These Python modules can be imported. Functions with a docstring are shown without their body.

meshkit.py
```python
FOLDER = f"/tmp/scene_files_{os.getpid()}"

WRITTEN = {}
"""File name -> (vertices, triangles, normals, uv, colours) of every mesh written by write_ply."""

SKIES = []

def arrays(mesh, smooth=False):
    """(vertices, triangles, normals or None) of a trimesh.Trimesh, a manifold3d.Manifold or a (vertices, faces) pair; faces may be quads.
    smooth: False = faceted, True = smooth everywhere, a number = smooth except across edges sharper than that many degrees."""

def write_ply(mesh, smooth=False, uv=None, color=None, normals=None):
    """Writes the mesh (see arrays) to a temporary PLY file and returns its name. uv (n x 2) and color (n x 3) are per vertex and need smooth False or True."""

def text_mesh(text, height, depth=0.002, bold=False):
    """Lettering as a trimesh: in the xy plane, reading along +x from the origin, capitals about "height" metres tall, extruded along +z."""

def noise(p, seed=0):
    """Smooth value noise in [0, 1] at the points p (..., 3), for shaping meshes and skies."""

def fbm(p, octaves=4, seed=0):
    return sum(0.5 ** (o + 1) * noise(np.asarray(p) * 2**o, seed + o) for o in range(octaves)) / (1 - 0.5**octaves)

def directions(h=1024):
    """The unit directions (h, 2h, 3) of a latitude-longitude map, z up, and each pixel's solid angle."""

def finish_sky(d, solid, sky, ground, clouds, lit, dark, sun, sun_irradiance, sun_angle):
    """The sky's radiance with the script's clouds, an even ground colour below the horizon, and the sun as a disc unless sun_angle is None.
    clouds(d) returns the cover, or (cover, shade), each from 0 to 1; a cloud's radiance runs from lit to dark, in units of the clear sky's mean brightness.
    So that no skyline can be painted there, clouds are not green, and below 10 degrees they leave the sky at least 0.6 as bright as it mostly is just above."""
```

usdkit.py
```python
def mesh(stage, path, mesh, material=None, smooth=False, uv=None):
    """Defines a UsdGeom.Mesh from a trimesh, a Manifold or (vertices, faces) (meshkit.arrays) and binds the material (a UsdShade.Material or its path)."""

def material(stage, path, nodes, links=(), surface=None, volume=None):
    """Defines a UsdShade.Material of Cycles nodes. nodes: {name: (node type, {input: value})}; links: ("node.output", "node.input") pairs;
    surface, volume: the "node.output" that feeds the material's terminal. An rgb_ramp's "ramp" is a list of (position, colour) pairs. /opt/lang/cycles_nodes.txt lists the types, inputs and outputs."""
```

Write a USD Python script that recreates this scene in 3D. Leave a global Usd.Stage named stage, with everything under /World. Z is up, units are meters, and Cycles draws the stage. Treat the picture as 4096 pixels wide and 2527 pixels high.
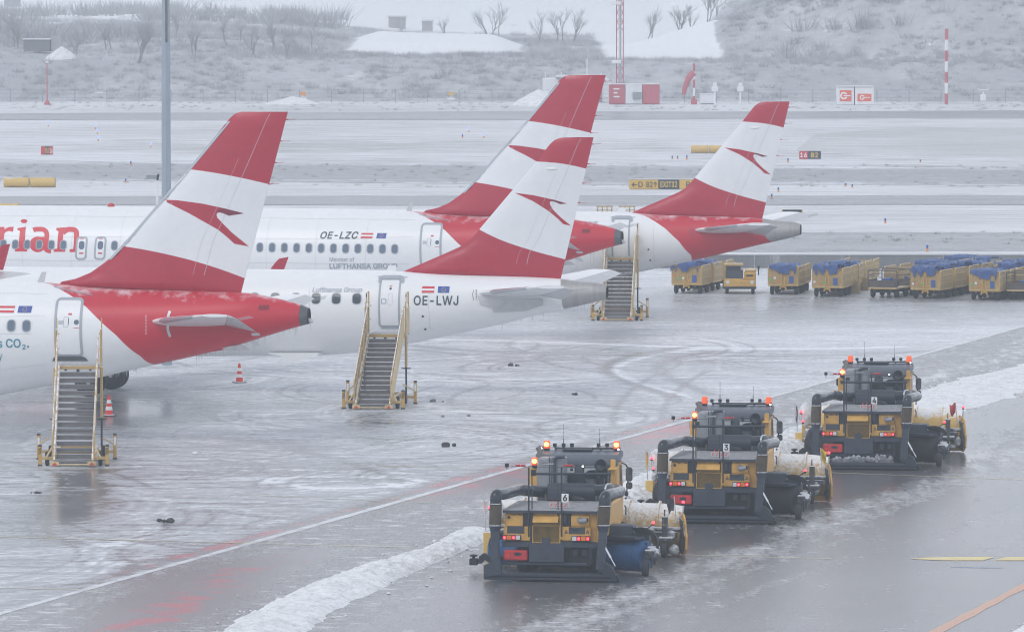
import math, glob, random
import numpy as np
import trimesh, shapely
from shapely import affinity
from shapely.geometry import Polygon, MultiPolygon, LineString, Point, box as sbox
import usdkit, meshkit
from pxr import Usd, UsdGeom, UsdLux, UsdShade, Gf, Sdf, Vt

stage = Usd.Stage.CreateInMemory()
UsdGeom.SetStageUpAxis(stage, 'Z')
UsdGeom.SetStageMetersPerUnit(stage, 1.0)
UsdGeom.Xform.Define(stage, '/World')
UsdGeom.Scope.Define(stage, '/World/Looks')

# ---------------------------------------------------------------- camera, sky, sun, exposure
CAM_H, FPX, HORIZON = 17.0, 27307.0, -272.0
CX, CY = 2048.0, 1263.5
PITCH = math.atan((CY - HORIZON) / FPX)
cam = UsdGeom.Camera.Define(stage, '/World/camera')
cam.CreateHorizontalApertureAttr(36.0)
cam.CreateFocalLengthAttr(36.0 * FPX / 4096.0)
cam.CreateExposureAttr(0.22)
cam.CreateClippingRangeAttr(Gf.Vec2f(1.0, 20000.0))
cam.AddTranslateOp().Set(Gf.Vec3d(0, 0, CAM_H))
cam.AddRotateXOp().Set(90.0 - math.degrees(PITCH))

SUN_EL, SUN_AZ = math.radians(48.0), math.radians(215.0)       # behind the clouds, over the viewer's left shoulder
sunv = np.array([math.sin(SUN_AZ) * math.cos(SUN_EL), math.cos(SUN_AZ) * math.cos(SUN_EL), math.sin(SUN_EL)])
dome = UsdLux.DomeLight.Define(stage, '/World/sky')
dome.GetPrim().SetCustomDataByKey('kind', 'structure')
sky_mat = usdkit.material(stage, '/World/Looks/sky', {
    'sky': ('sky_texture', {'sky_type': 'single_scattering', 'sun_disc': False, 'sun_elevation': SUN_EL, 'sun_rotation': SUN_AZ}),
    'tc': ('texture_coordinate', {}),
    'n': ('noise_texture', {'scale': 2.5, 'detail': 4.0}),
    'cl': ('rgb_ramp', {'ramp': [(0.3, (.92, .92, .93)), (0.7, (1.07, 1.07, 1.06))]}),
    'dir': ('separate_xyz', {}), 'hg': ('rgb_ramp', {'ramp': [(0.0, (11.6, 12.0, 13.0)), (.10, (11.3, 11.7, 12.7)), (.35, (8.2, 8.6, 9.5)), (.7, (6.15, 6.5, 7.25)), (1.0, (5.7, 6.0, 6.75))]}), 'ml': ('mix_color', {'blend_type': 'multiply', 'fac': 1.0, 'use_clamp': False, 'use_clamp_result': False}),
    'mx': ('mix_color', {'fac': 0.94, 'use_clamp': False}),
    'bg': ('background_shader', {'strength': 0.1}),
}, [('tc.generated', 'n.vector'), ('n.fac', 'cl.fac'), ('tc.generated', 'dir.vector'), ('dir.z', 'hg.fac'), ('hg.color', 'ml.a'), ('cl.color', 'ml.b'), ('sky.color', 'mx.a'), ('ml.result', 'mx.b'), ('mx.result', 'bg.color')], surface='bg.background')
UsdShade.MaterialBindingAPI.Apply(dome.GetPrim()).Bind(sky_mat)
sun = UsdLux.DistantLight.Define(stage, '/World/sun')
sun.CreateIntensityAttr(0.2); sun.CreateAngleAttr(25.0); sun.CreateNormalizeAttr(True)
sun.CreateColorAttr(Gf.Vec3f(1.0, 0.97, 0.93))
zax = Gf.Vec3d(*map(float, sunv)); m4 = Gf.Matrix4d(); m4.SetRotate(Gf.Rotation(Gf.Vec3d(0, 0, 1), zax))
sun.AddTransformOp().Set(m4)

# ---------------------------------------------------------------- picture point -> place
K = 4096.0 / 2451.0
_f = np.array([0, math.cos(PITCH), -math.sin(PITCH)]); _u = np.array([0, math.sin(PITCH), math.cos(PITCH)])
EYE = np.array([0, 0, CAM_H])
def ray(x, y): return _f + np.array([(x - CX) / FPX, 0, 0]) + _u * ((CY - y) / FPX)
def G(x, y, z=0.0):
    d = ray(x, y); return EYE + d * ((z - CAM_H) / d[2])
def GD(x, y, z=0.0): return G(x * K, y * K, z)
def atY(x, y, Y):
    d = ray(x, y); return EYE + d * (Y / d[1])

# ---------------------------------------------------------------- helpers
_names = {}
def path_for(name, parent):
    base = parent + '/' + name
    n = _names.get(base, -1) + 1; _names[base] = n
    return base if n == 0 else f'{base}_{n:03d}'
def data(prim, **kw):
    for k, v in kw.items():
        if v: prim.SetCustomDataByKey(k, v)
    return prim
def thing(name, label, cat, loc=(0, 0, 0), rz=0.0, group=None, tilt=None):
    p = path_for(name, '/World'); x = UsdGeom.Xform.Define(stage, p)
    x.AddTranslateOp().Set(Gf.Vec3d(*map(float, loc))); x.AddRotateZOp().Set(float(rz))
    if tilt: x.AddRotateYOp().Set(float(tilt))
    data(x.GetPrim(), label=label, category=cat, group=group)
    return p
def obj(name, mesh, mat, parent='/World', smooth=False, label=None, cat=None, group=None, kind=None):
    p = path_for(name, parent)
    m = usdkit.mesh(stage, p, mesh, MAT[mat] if isinstance(mat, str) else mat, smooth=smooth)
    data(m.GetPrim(), label=label, category=cat, group=group, kind=kind)
    return p
def copy_of(src, name, label, loc, rz=0.0, group=None):
    p = path_for(name, '/World'); x = UsdGeom.Xform.Define(stage, p)
    x.AddTranslateOp().Set(Gf.Vec3d(*map(float, loc))); x.AddRotateZOp().Set(float(rz))
    cat = stage.GetPrimAtPath(src).GetCustomData().get('category')
    body = stage.GetPrimAtPath(src)
    x.GetPrim().GetReferences().AddInternalReference(src); x.GetPrim().SetInstanceable(True)
    data(x.GetPrim(), label=label, category=cat, group=group)
    return p

def cat_(*ms):
    ms = [m for m in ms if m is not None]
    return trimesh.util.concatenate(ms) if len(ms) > 1 else ms[0]
_CH = {}
def bx(x0, x1, y0, y1, z0, z1, ch=0.012):
    """A box with chamfered edges."""
    e = np.array([abs(x1 - x0), abs(y1 - y0), abs(z1 - z0)]); c = np.array([x0 + x1, y0 + y1, z0 + z1]) / 2
    ch = min(ch, e.min() * 0.35)
    if ch <= 0.0015:
        m = trimesh.creation.box(e); m.apply_translation(c); return m
    h = e / 2; pts = []
    for sx in (-1, 1):
        for sy in (-1, 1):
            for sz in (-1, 1):
                s = np.array([sx, sy, sz])
                for k in range(3):
                    d = np.full(3, ch); d[k] = 0; pts.append(s * (h - d))
    m = trimesh.Trimesh(np.array(pts)).convex_hull
    m.apply_translation(c); return m
def rot(m, ang, axis=(0, 0, 1), at=(0, 0, 0)):
    m.apply_transform(trimesh.transformations.rotation_matrix(math.radians(ang), axis, at)); return m
def mv(m, *t): m.apply_translation(t); return m
def cyl(p, q, r, r2=None, n=12, caps=True):
    return tube([p, q], [r, r if r2 is None else r2], n, caps)
def tube(pts, r, n=8, caps=True):
    pts = np.asarray(pts, float); N = len(pts)
    r = np.full(N, r, float) if np.ndim(r) == 0 else np.asarray(r, float)
    t = np.zeros_like(pts); t[1:-1] = pts[2:] - pts[:-2]; t[0] = pts[1] - pts[0]; t[-1] = pts[-1] - pts[-2]
    t /= np.maximum(np.linalg.norm(t, axis=1, keepdims=True), 1e-9)
    ref = np.array([0, 0, 1.0]) if abs(t[0, 2]) < 0.9 else np.array([1.0, 0, 0])
    u = np.cross(ref, t[0]); u /= np.linalg.norm(u); V = []
    a = np.linspace(0, 2 * np.pi, n, endpoint=False)
    for i in range(N):
        u = u - t[i] * (u @ t[i]); u /= max(np.linalg.norm(u), 1e-9); w = np.cross(t[i], u)
        V.append(pts[i] + r[i] * (np.cos(a)[:, None] * u + np.sin(a)[:, None] * w))
    V = np.vstack(V); F = []
    for i in range(N - 1):
        for k in range(n):
            a0, a1, b0, b1 = i * n + k, i * n + (k + 1) % n, (i + 1) * n + k, (i + 1) * n + (k + 1) % n
            F += [[a0, a1, b1], [a0, b1, b0]]
    if caps:
        V = np.vstack([V, pts[:1], pts[-1:]]); c0, c1 = N * n, N * n + 1
        for k in range(n):
            F += [[c0, (k + 1) % n, k], [c1, (N - 1) * n + k, (N - 1) * n + (k + 1) % n]]
    return trimesh.Trimesh(V, np.array(F), process=False)
def bend(pts, rad=0.1, n=5):
    """Rounds the corners of a polyline."""
    pts = [np.asarray(p, float) for p in pts]; out = [pts[0]]
    for a, b, c in zip(pts, pts[1:], pts[2:]):
        d1, d2 = np.linalg.norm(a - b), np.linalg.norm(c - b); r = min(rad, d1 * .49, d2 * .49)
        p, q = b + (a - b) / d1 * r, b + (c - b) / d2 * r
        for t in np.linspace(0, 1, n): out.append((1 - t) ** 2 * p + 2 * t * (1 - t) * b + t * t * q)
    out.append(pts[-1]); return np.array(out)
def ext(poly, h, axis='z', at=0.0):
    """Extrudes a shapely polygon (or point list) by h from at; axis z: (x,y), y: (x,z) , x: (y,z)."""
    if not hasattr(poly, 'area'): poly = Polygon(poly)
    if not poly.is_valid: poly = poly.buffer(0)
    gs = getattr(poly, 'geoms', [poly]); out = []
    for g in gs:
        if g.area < 1e-9: continue
        m = trimesh.creation.extrude_polygon(g, h, engine='earcut'); m.apply_translation([0, 0, at]); out.append(m)
    m = cat_(*out); v = m.vertices
    if axis == 'y': m.vertices = np.stack([v[:, 0], v[:, 2], v[:, 1]], 1); m.invert()
    if axis == 'x': m.vertices = np.stack([v[:, 2], v[:, 0], v[:, 1]], 1)
    return m
def lathe(prof, n=24, axis='z', at=(0, 0, 0)):
    """prof: list of (radius, height)."""
    prof = np.asarray(prof, float); N = len(prof); a = np.linspace(0, 2 * np.pi, n, endpoint=False)
    V = np.vstack([np.stack([r * np.cos(a), r * np.sin(a), np.full(n, h)], 1) for r, h in prof]); F = []
    for i in range(N - 1):
        for k in range(n):
            a0, a1, b0, b1 = i * n + k, i * n + (k + 1) % n, (i + 1) * n + k, (i + 1) * n + (k + 1) % n
            F += [[a0, a1, b1], [a0, b1, b0]]
    m = trimesh.Trimesh(V, np.array(F), process=False)
    if axis == 'x': m.vertices = m.vertices[:, [2, 0, 1]]
    if axis == 'y': m.vertices = m.vertices[:, [1, 2, 0]]
    m.apply_translation(at); return m
def grid_mesh(P):
    """P: (n, m, 3) points."""
    n, m = P.shape[:2]; i = np.arange(n * m).reshape(n, m)
    q = np.stack([i[:-1, :-1], i[1:, :-1], i[1:, 1:], i[:-1, 1:]], -1).reshape(-1, 4)
    F = np.vstack([q[:, [0, 1, 2]], q[:, [0, 2, 3]]])
    return trimesh.Trimesh(P.reshape(-1, 3), F, process=False)
def flat(pts, z): 
    """A flat sheet from picture points or (x, y) places."""
    p = Polygon([(a[0], a[1]) for a in pts])
    v, f = trimesh.creation.triangulate_polygon(p, engine='earcut')
    v = np.column_stack([v, np.full(len(v), z)]); f = np.asarray(f)
    n = np.cross(v[f[:, 1]] - v[f[:, 0]], v[f[:, 2]] - v[f[:, 0]])[:, 2]
    f[n < 0] = f[n < 0][:, ::-1]
    return trimesh.Trimesh(v, f, process=False)
_FONT = {}
def text_shape(text, height, bold=0, italic=0.0, track=0.0):
    """Lettering as a shapely shape, baseline from the origin, capitals `height` tall."""
    from PIL import Image, ImageDraw, ImageFont
    if 'f' not in _FONT: _FONT['f'] = ImageFont.truetype(glob.glob('/opt/blender-*/*/datafiles/fonts/Inter.woff2')[0], 96)
    font, out, x = _FONT['f'], [], 0.0
    for ch in ([text] if track == 0 else list(text)):
        if ch == ' ': x += 26 + track; continue
        x0, y0, x1, y1 = font.getbbox(ch, anchor='ls', stroke_width=bold)
        im = Image.new('L', (int(x1 - x0 + 8), int(y1 - y0 + 8)))
        ImageDraw.Draw(im).text((4 - x0, 4 - y0), ch, 255, font, anchor='ls', stroke_width=bold)
        on = np.pad(np.asarray(im) > 127, ((0, 0), (1, 1))).astype(np.int8)
        rows, st = np.nonzero(np.diff(on, axis=1) == 1); en = np.nonzero(np.diff(on, axis=1) == -1)[1]
        sh = shapely.union_all(shapely.box(st, -rows - 1, en, -rows)).buffer(.6).buffer(-.6).simplify(.7)
        out.append(affinity.translate(sh, x0 - 4 + x, 4 - y0)); x += font.getlength(ch) + track
    sh = shapely.union_all(out); s = height / 70.0
    return affinity.affine_transform(sh, [s, s * italic, 0, s, 0, 0])
def dense(poly, step):
    """(vertices 2d, faces): a triangulation fine enough to be bent over a curved surface."""
    poly = poly if hasattr(poly, 'area') else Polygon(poly)
    if not poly.is_valid: poly = poly.buffer(0)
    x0, y0, x1, y1 = poly.bounds; pieces = []
    nx, ny = max(1, math.ceil((x1 - x0) / step)), max(1, math.ceil((y1 - y0) / step))
    xs, ys = np.linspace(x0, x1, nx + 1), np.linspace(y0, y1, ny + 1)
    for i in range(nx):
        for j in range(ny):
            c = poly.intersection(sbox(xs[i], ys[j], xs[i + 1], ys[j + 1]))
            for g in getattr(c, 'geoms', [c]):
                if g.geom_type == 'Polygon' and g.area > 1e-8: pieces.append(g)
    V, F, n = [], [], 0
    for g in pieces:
        v, f = trimesh.creation.triangulate_polygon(g, engine='earcut')
        if len(f) == 0: continue
        f = np.array(f); c = np.cross(v[f[:, 1]] - v[f[:, 0]], v[f[:, 2]] - v[f[:, 0]]); f[c < 0] = f[c < 0][:, ::-1]
        V.append(v); F.append(f + n); n += len(v)
    return np.vstack(V), np.vstack(F)
def solid_ring(poly_out, t): return poly_out.difference(poly_out.buffer(-t))
def rrect(w, h, r, cx=0, cy=0):
    return affinity.translate(sbox(-w / 2 + r, -h / 2 + r, w / 2 - r, h / 2 - r).buffer(r, quad_segs=5), cx, cy)

# ---------------------------------------------------------------- materials
MAT = {}
def simple(name, col, rough=0.5, metal=0.0, emit=None, es=0.0, var=0.0, vscale=3.0, coat=0.0, spec=0.5):
    """A paint-like surface: an even colour with faint grime and uneven gloss."""
    d = {'p': ('principled_bsdf', {'base_color': col, 'roughness': rough, 'metallic': metal, 'coat_weight': coat, 'specular_ior_level': spec})}
    L = []
    if emit: d['p'][1].update(emission_color=emit, emission_strength=es)
    if var:
        d['g'] = ('geometry', {}); d['n'] = ('noise_texture', {'scale': vscale, 'detail': 5.0, 'roughness': .65})
        d['r'] = ('rgb_ramp', {'ramp': [(0.3, tuple(c * (1 - var) for c in col)), (0.7, tuple(min(1, c * (1 + var * .5)) for c in col))]})
        d['rr'] = ('map_range', {'from_min': .3, 'from_max': .7, 'to_min': max(0.03, rough - .1), 'to_max': min(1, rough + .12), 'clamp': True})
        L = [('g.position', 'n.vector'), ('n.fac', 'r.fac'), ('r.color', 'p.base_color'), ('n.fac', 'rr.value'), ('rr.result', 'p.roughness')]
    MAT[name] = usdkit.material(stage, '/World/Looks/' + name, d, L, surface='p.BSDF')
def frosted(name, col, rough, frost, lo, hi, scale=3.0, snowc=(.82, .84, .87), up=(0.2, 0.8), stretch=(1, 1, 1)):
    """Paint with snow or frost lying on the faces that look up."""
    d = {'p': ('principled_bsdf', {'base_color': col, 'roughness': rough}), 'g': ('geometry', {}),
         'm': ('mapping', {'scale': stretch}), 'n': ('noise_texture', {'scale': scale, 'detail': 7.0, 'roughness': .7}),
         's': ('separate_xyz', {}), 'u': ('map_range', {'from_min': up[0], 'from_max': up[1], 'to_min': 0.0, 'to_max': frost, 'clamp': True}),
         'a': ('math', {'math_type': 'add'}), 'k': ('map_range', {'from_min': lo, 'from_max': hi, 'to_min': 0.0, 'to_max': 1.0, 'clamp': True}),
         'c': ('mix_color', {'a': col, 'b': snowc}), 'rf': ('mix_float', {'a': rough, 'b': .75}),
         'fn': ('noise_texture', {'scale': 40.0, 'detail': 3.0}), 'bm': ('bump', {'strength': .35, 'distance': .02})}
    L = [('g.position', 'm.vector'), ('m.vector', 'n.vector'), ('g.normal', 's.vector'), ('s.z', 'u.value'), ('u.result', 'a.value1'), ('n.fac', 'a.value2'),
         ('a.value', 'k.value'), ('k.result', 'c.fac'), ('c.result', 'p.base_color'), ('k.result', 'rf.fac'), ('rf.result', 'p.roughness'),
         ('g.position', 'fn.vector'), ('fn.fac', 'bm.height'), ('k.result', 'bm.strength'), ('bm.normal', 'p.normal')]
    MAT[name] = usdkit.material(stage, '/World/Looks/' + name, d, L, surface='p.BSDF')

frosted('plane_white', (.78, .79, .80), .32, .25, .75, .95, 1.2)
frosted('plane_red', (.52, .010, .030), .34, .32, .72, 1.05, 1.6, stretch=(1, 1, .6), up=(.45,1.0))
simple('fin_white', (.74, .76, .78), .3, var=.04, vscale=.8)
simple('fin_red', (.42, .010, .035), .33, var=.08, vscale=.8)
simple('logo_dark', (.19, .012, .035), .35)
simple('door_grey', (.36, .39, .43), .4)
simple('metal_light', (.55, .56, .57), .38, .35, var=.1, vscale=2)
simple('metal_leading_edge', (.45, .48, .52), .3, .6)
simple('exhaust_grey', (.12, .13, .14), .45, .4, var=.3)
simple('dark_hole', (.012, .012, .014), .7)
simple('window_grey', (.12, .16, .22), .15)
simple('window_dark', (.035, .045, .065), .12)
simple('ink_dark', (.05, .065, .08), .4)
simple('ink_grey', (.30, .34, .40), .4)
simple('ink_pale', (.40, .43, .49), .4)
simple('ink_teal', (.03, .24, .33), .4)
simple('flag_red', (.6, .03, .05), .4)
simple('flag_white', (.8, .8, .8), .4)
simple('flag_blue', (.015, .06, .32), .4)
simple('flag_gold', (.8, .6, .05), .4)
simple('seam', (.33, .35, .38), .5)
simple('rubber', (.022, .024, .028), .75, var=.3, vscale=6)
simple('tyre_dusty', (.035, .038, .045), .8, var=.4, vscale=5)
frosted('stair_yellow', (.50, .345, .14), .5, .45, .82, 1.0, 6.0)
simple('stair_post', (.55, .34, .09), .5, var=.25, vscale=5)
simple('stair_pale', (.60, .48, .27), .55, var=.2, vscale=3)
simple('tread_metal', (.21, .205, .215), .5, .3, var=.25, vscale=9)
frosted('tread_edge', (.27, .275, .29), .5, .25, .7, 1.0, 14.0)
simple('black_paint', (.02, .021, .024), .5)
simple('reflector_red', (.6, .03, .03), .25)
simple('cone_red', (.72, .045, .03), .5, var=.1, vscale=9)
simple('cone_white', (.8, .8, .8), .5)
# sweeper
simple('truck_yellow', (.60, .345, .08), .42, var=.28, vscale=2.5)
simple('cab_grey', (.085, .105, .14), .42, var=.2, vscale=2)
simple('truck_grey', (.036, .050, .076), .48, var=.3, vscale=3)
simple('truck_dark', (.018, .026, .042), .55, var=.4, vscale=4)
simple('truck_black', (.012, .017, .026), .55)
simple('pipe_grey', (.022, .029, .040), .22, .2, var=.25, vscale=3)
simple('hose_brown', (.105, .085, .062), .7, var=.3, vscale=8)
simple('tank_grey', (.27, .29, .32), .4, .2, var=.15, vscale=3)
simple('grille_amber', (.40, .25, .045), .5, var=.2)
simple('plate_dark', (.05, .058, .07), .5, .2)
simple('box_red', (.55, .03, .035), .45, var=.2, vscale=4)
simple('mirror_black', (.02, .022, .026), .35)
simple('chrome', (.6, .62, .64), .2, .9)
simple('sign_white', (.8, .8, .8), .4)
simple('lens_red', (.5, .015, .02), .2)
simple('lens_amber', (.7, .2, .02), .2)
simple('lens_clear', (.6, .62, .65), .15)
simple('glow_red', (.8, .05, .06), .3, emit=(1, .03, .05), es=5.0)
simple('glow_amber', (.9, .3, .05), .3, emit=(1, .42, .13), es=3.6)
simple('amber_plastic', (.75, .13, .03), .25, emit=(1, .12, .03), es=.35)
simple('glow_white', (.9, .9, .9), .3, emit=(1, .96, .9), es=1.1)
simple('brush_blue', (.02, .115, .30), .6, var=.3, vscale=14)
simple('brush_dark', (.03, .03, .036), .8, var=.4, vscale=14)
frosted('plough_yellow', (.68, .46, .13), .5, .50, .80, 1.02, 5.0)
frosted('plough_snowy', (.50, .34, .125), .5, .36, .62, .86, 9.0, snowc=(.78, .785, .80), up=(-.1, .9))
frosted('iced_metal', (.06, .065, .075), .5, .45, .55, .80, 7.0, snowc=(.6, .62, .66))
simple('cloth_red', (.45, .06, .06), .8); simple('cloth_yellow', (.6, .45, .05), .8); simple('cloth_dark', (.07, .07, .08), .8)
simple('cloth_pale', (.6, .55, .55), .8)
# carts and tug
simple('cart_ochre', (.43, .29, .115), .55, var=.2, vscale=3)
simple('cart_sand', (.42, .325, .17), .55, var=.2, vscale=3)
frosted('cart_rail', (.55, .38, .14), .55, .45, .85, 1.05, 6.0)
simple('cart_under', (.05, .048, .05), .7, var=.3)
simple('cart_dark', (.10, .085, .075), .6, var=.3)
simple('tarp_blue', (.04, .095, .28), .42, var=.3, vscale=3)
simple('sticker_white', (.75, .75, .76), .5); simple('sticker_green', (.05, .5, .15), .5); simple('sticker_orange', (.75, .18, .04), .5)
simple('panel_blue', (.03, .10, .33), .5)
simple('tug_yellow', (.56, .34, .08), .45, var=.15)
simple('glass_dark', (.03, .035, .045), .1)
# airfield
frosted('barrier_yellow', (.62, .42, .13), .5, .3, .8, 1.05, 2.0)
simple('sign_black', (.02, .035, .06), .4); simple('sign_red', (.55, .02, .05), .4); simple('sign_yellow', (.65, .40, .07), .45); simple('sign_grey', (.3, .3, .3), .5)
simple('letter_yellow', (.75, .50, .08), .5); simple('letter_white', (.8, .8, .8), .5)
simple('marker_blue', (.02, .10, .42), .5); simple('marker_orange', (.7, .28, .06), .5)
simple('lamp_blue', (.1, .15, .6), .3, emit=(.25, .3, 1), es=1.5)
simple('mast_steel', (.33, .38, .44), .45, .4, var=.12, vscale=.7)
simple('mast_dark', (.15, .15, .15), .6, var=.3)
simple('container_red', (.48, .10, .13), .5, var=.1, vscale=.6); simple('container_white', (.72, .74, .76), .5, var=.06, vscale=.6)  # container_red is paled, distance haze partly put into the paint
simple('pole_white', (.75, .75, .76), .5); simple('orange_print', (.75, .10, .04), .5)
simple('concrete_wall', (.22, .225, .235), .7)
simple('stone_grey', (.2, .21, .22), .8, var=.2)
simple('bark', (.25, .255, .26), .9)  # lightened, some distance haze is put into the bark colour
simple('clod', (.06, .06, .062), .8, var=.5, vscale=9)

MAT['snow_pile'] = usdkit.material(stage, '/World/Looks/snow_pile', {'g': ('geometry', {}), 'n': ('noise_texture', {'scale': 3.0, 'detail': 8.0, 'roughness': .75}), 'r': ('rgb_ramp', {'ramp': [(.30, (.50, .51, .53)), (.54, (.81, .825, .84))]}), 'b': ('noise_texture', {'scale': 26.0, 'detail': 5.0, 'roughness': .7}), 'bm': ('bump', {'strength': .55, 'distance': .05}), 'p': ('principled_bsdf', {'roughness': .8, 'specular_ior_level': .25})}, [('g.position', 'n.vector'), ('n.fac', 'r.fac'), ('r.color', 'p.base_color'), ('g.position', 'b.vector'), ('b.fac', 'bm.height'), ('bm.normal', 'p.normal')], surface='p.BSDF')

# ---------------------------------------------------------------- ground
def fb(x, y, s, seed=0, o=4):
    x, y = np.broadcast_arrays(x, y)
    return meshkit.fbm(np.stack([x * s, y * s, np.full(x.shape, seed * 7.31)], -1), o, seed)
def primvar(path, **kw):
    api = UsdGeom.PrimvarsAPI(stage.GetPrimAtPath(path))
    for k, v in kw.items():
        api.CreatePrimvar(k, Sdf.ValueTypeNames.FloatArray, 'vertex').Set(Vt.FloatArray.FromNumpy(np.asarray(v, np.float32).ravel()))

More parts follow.
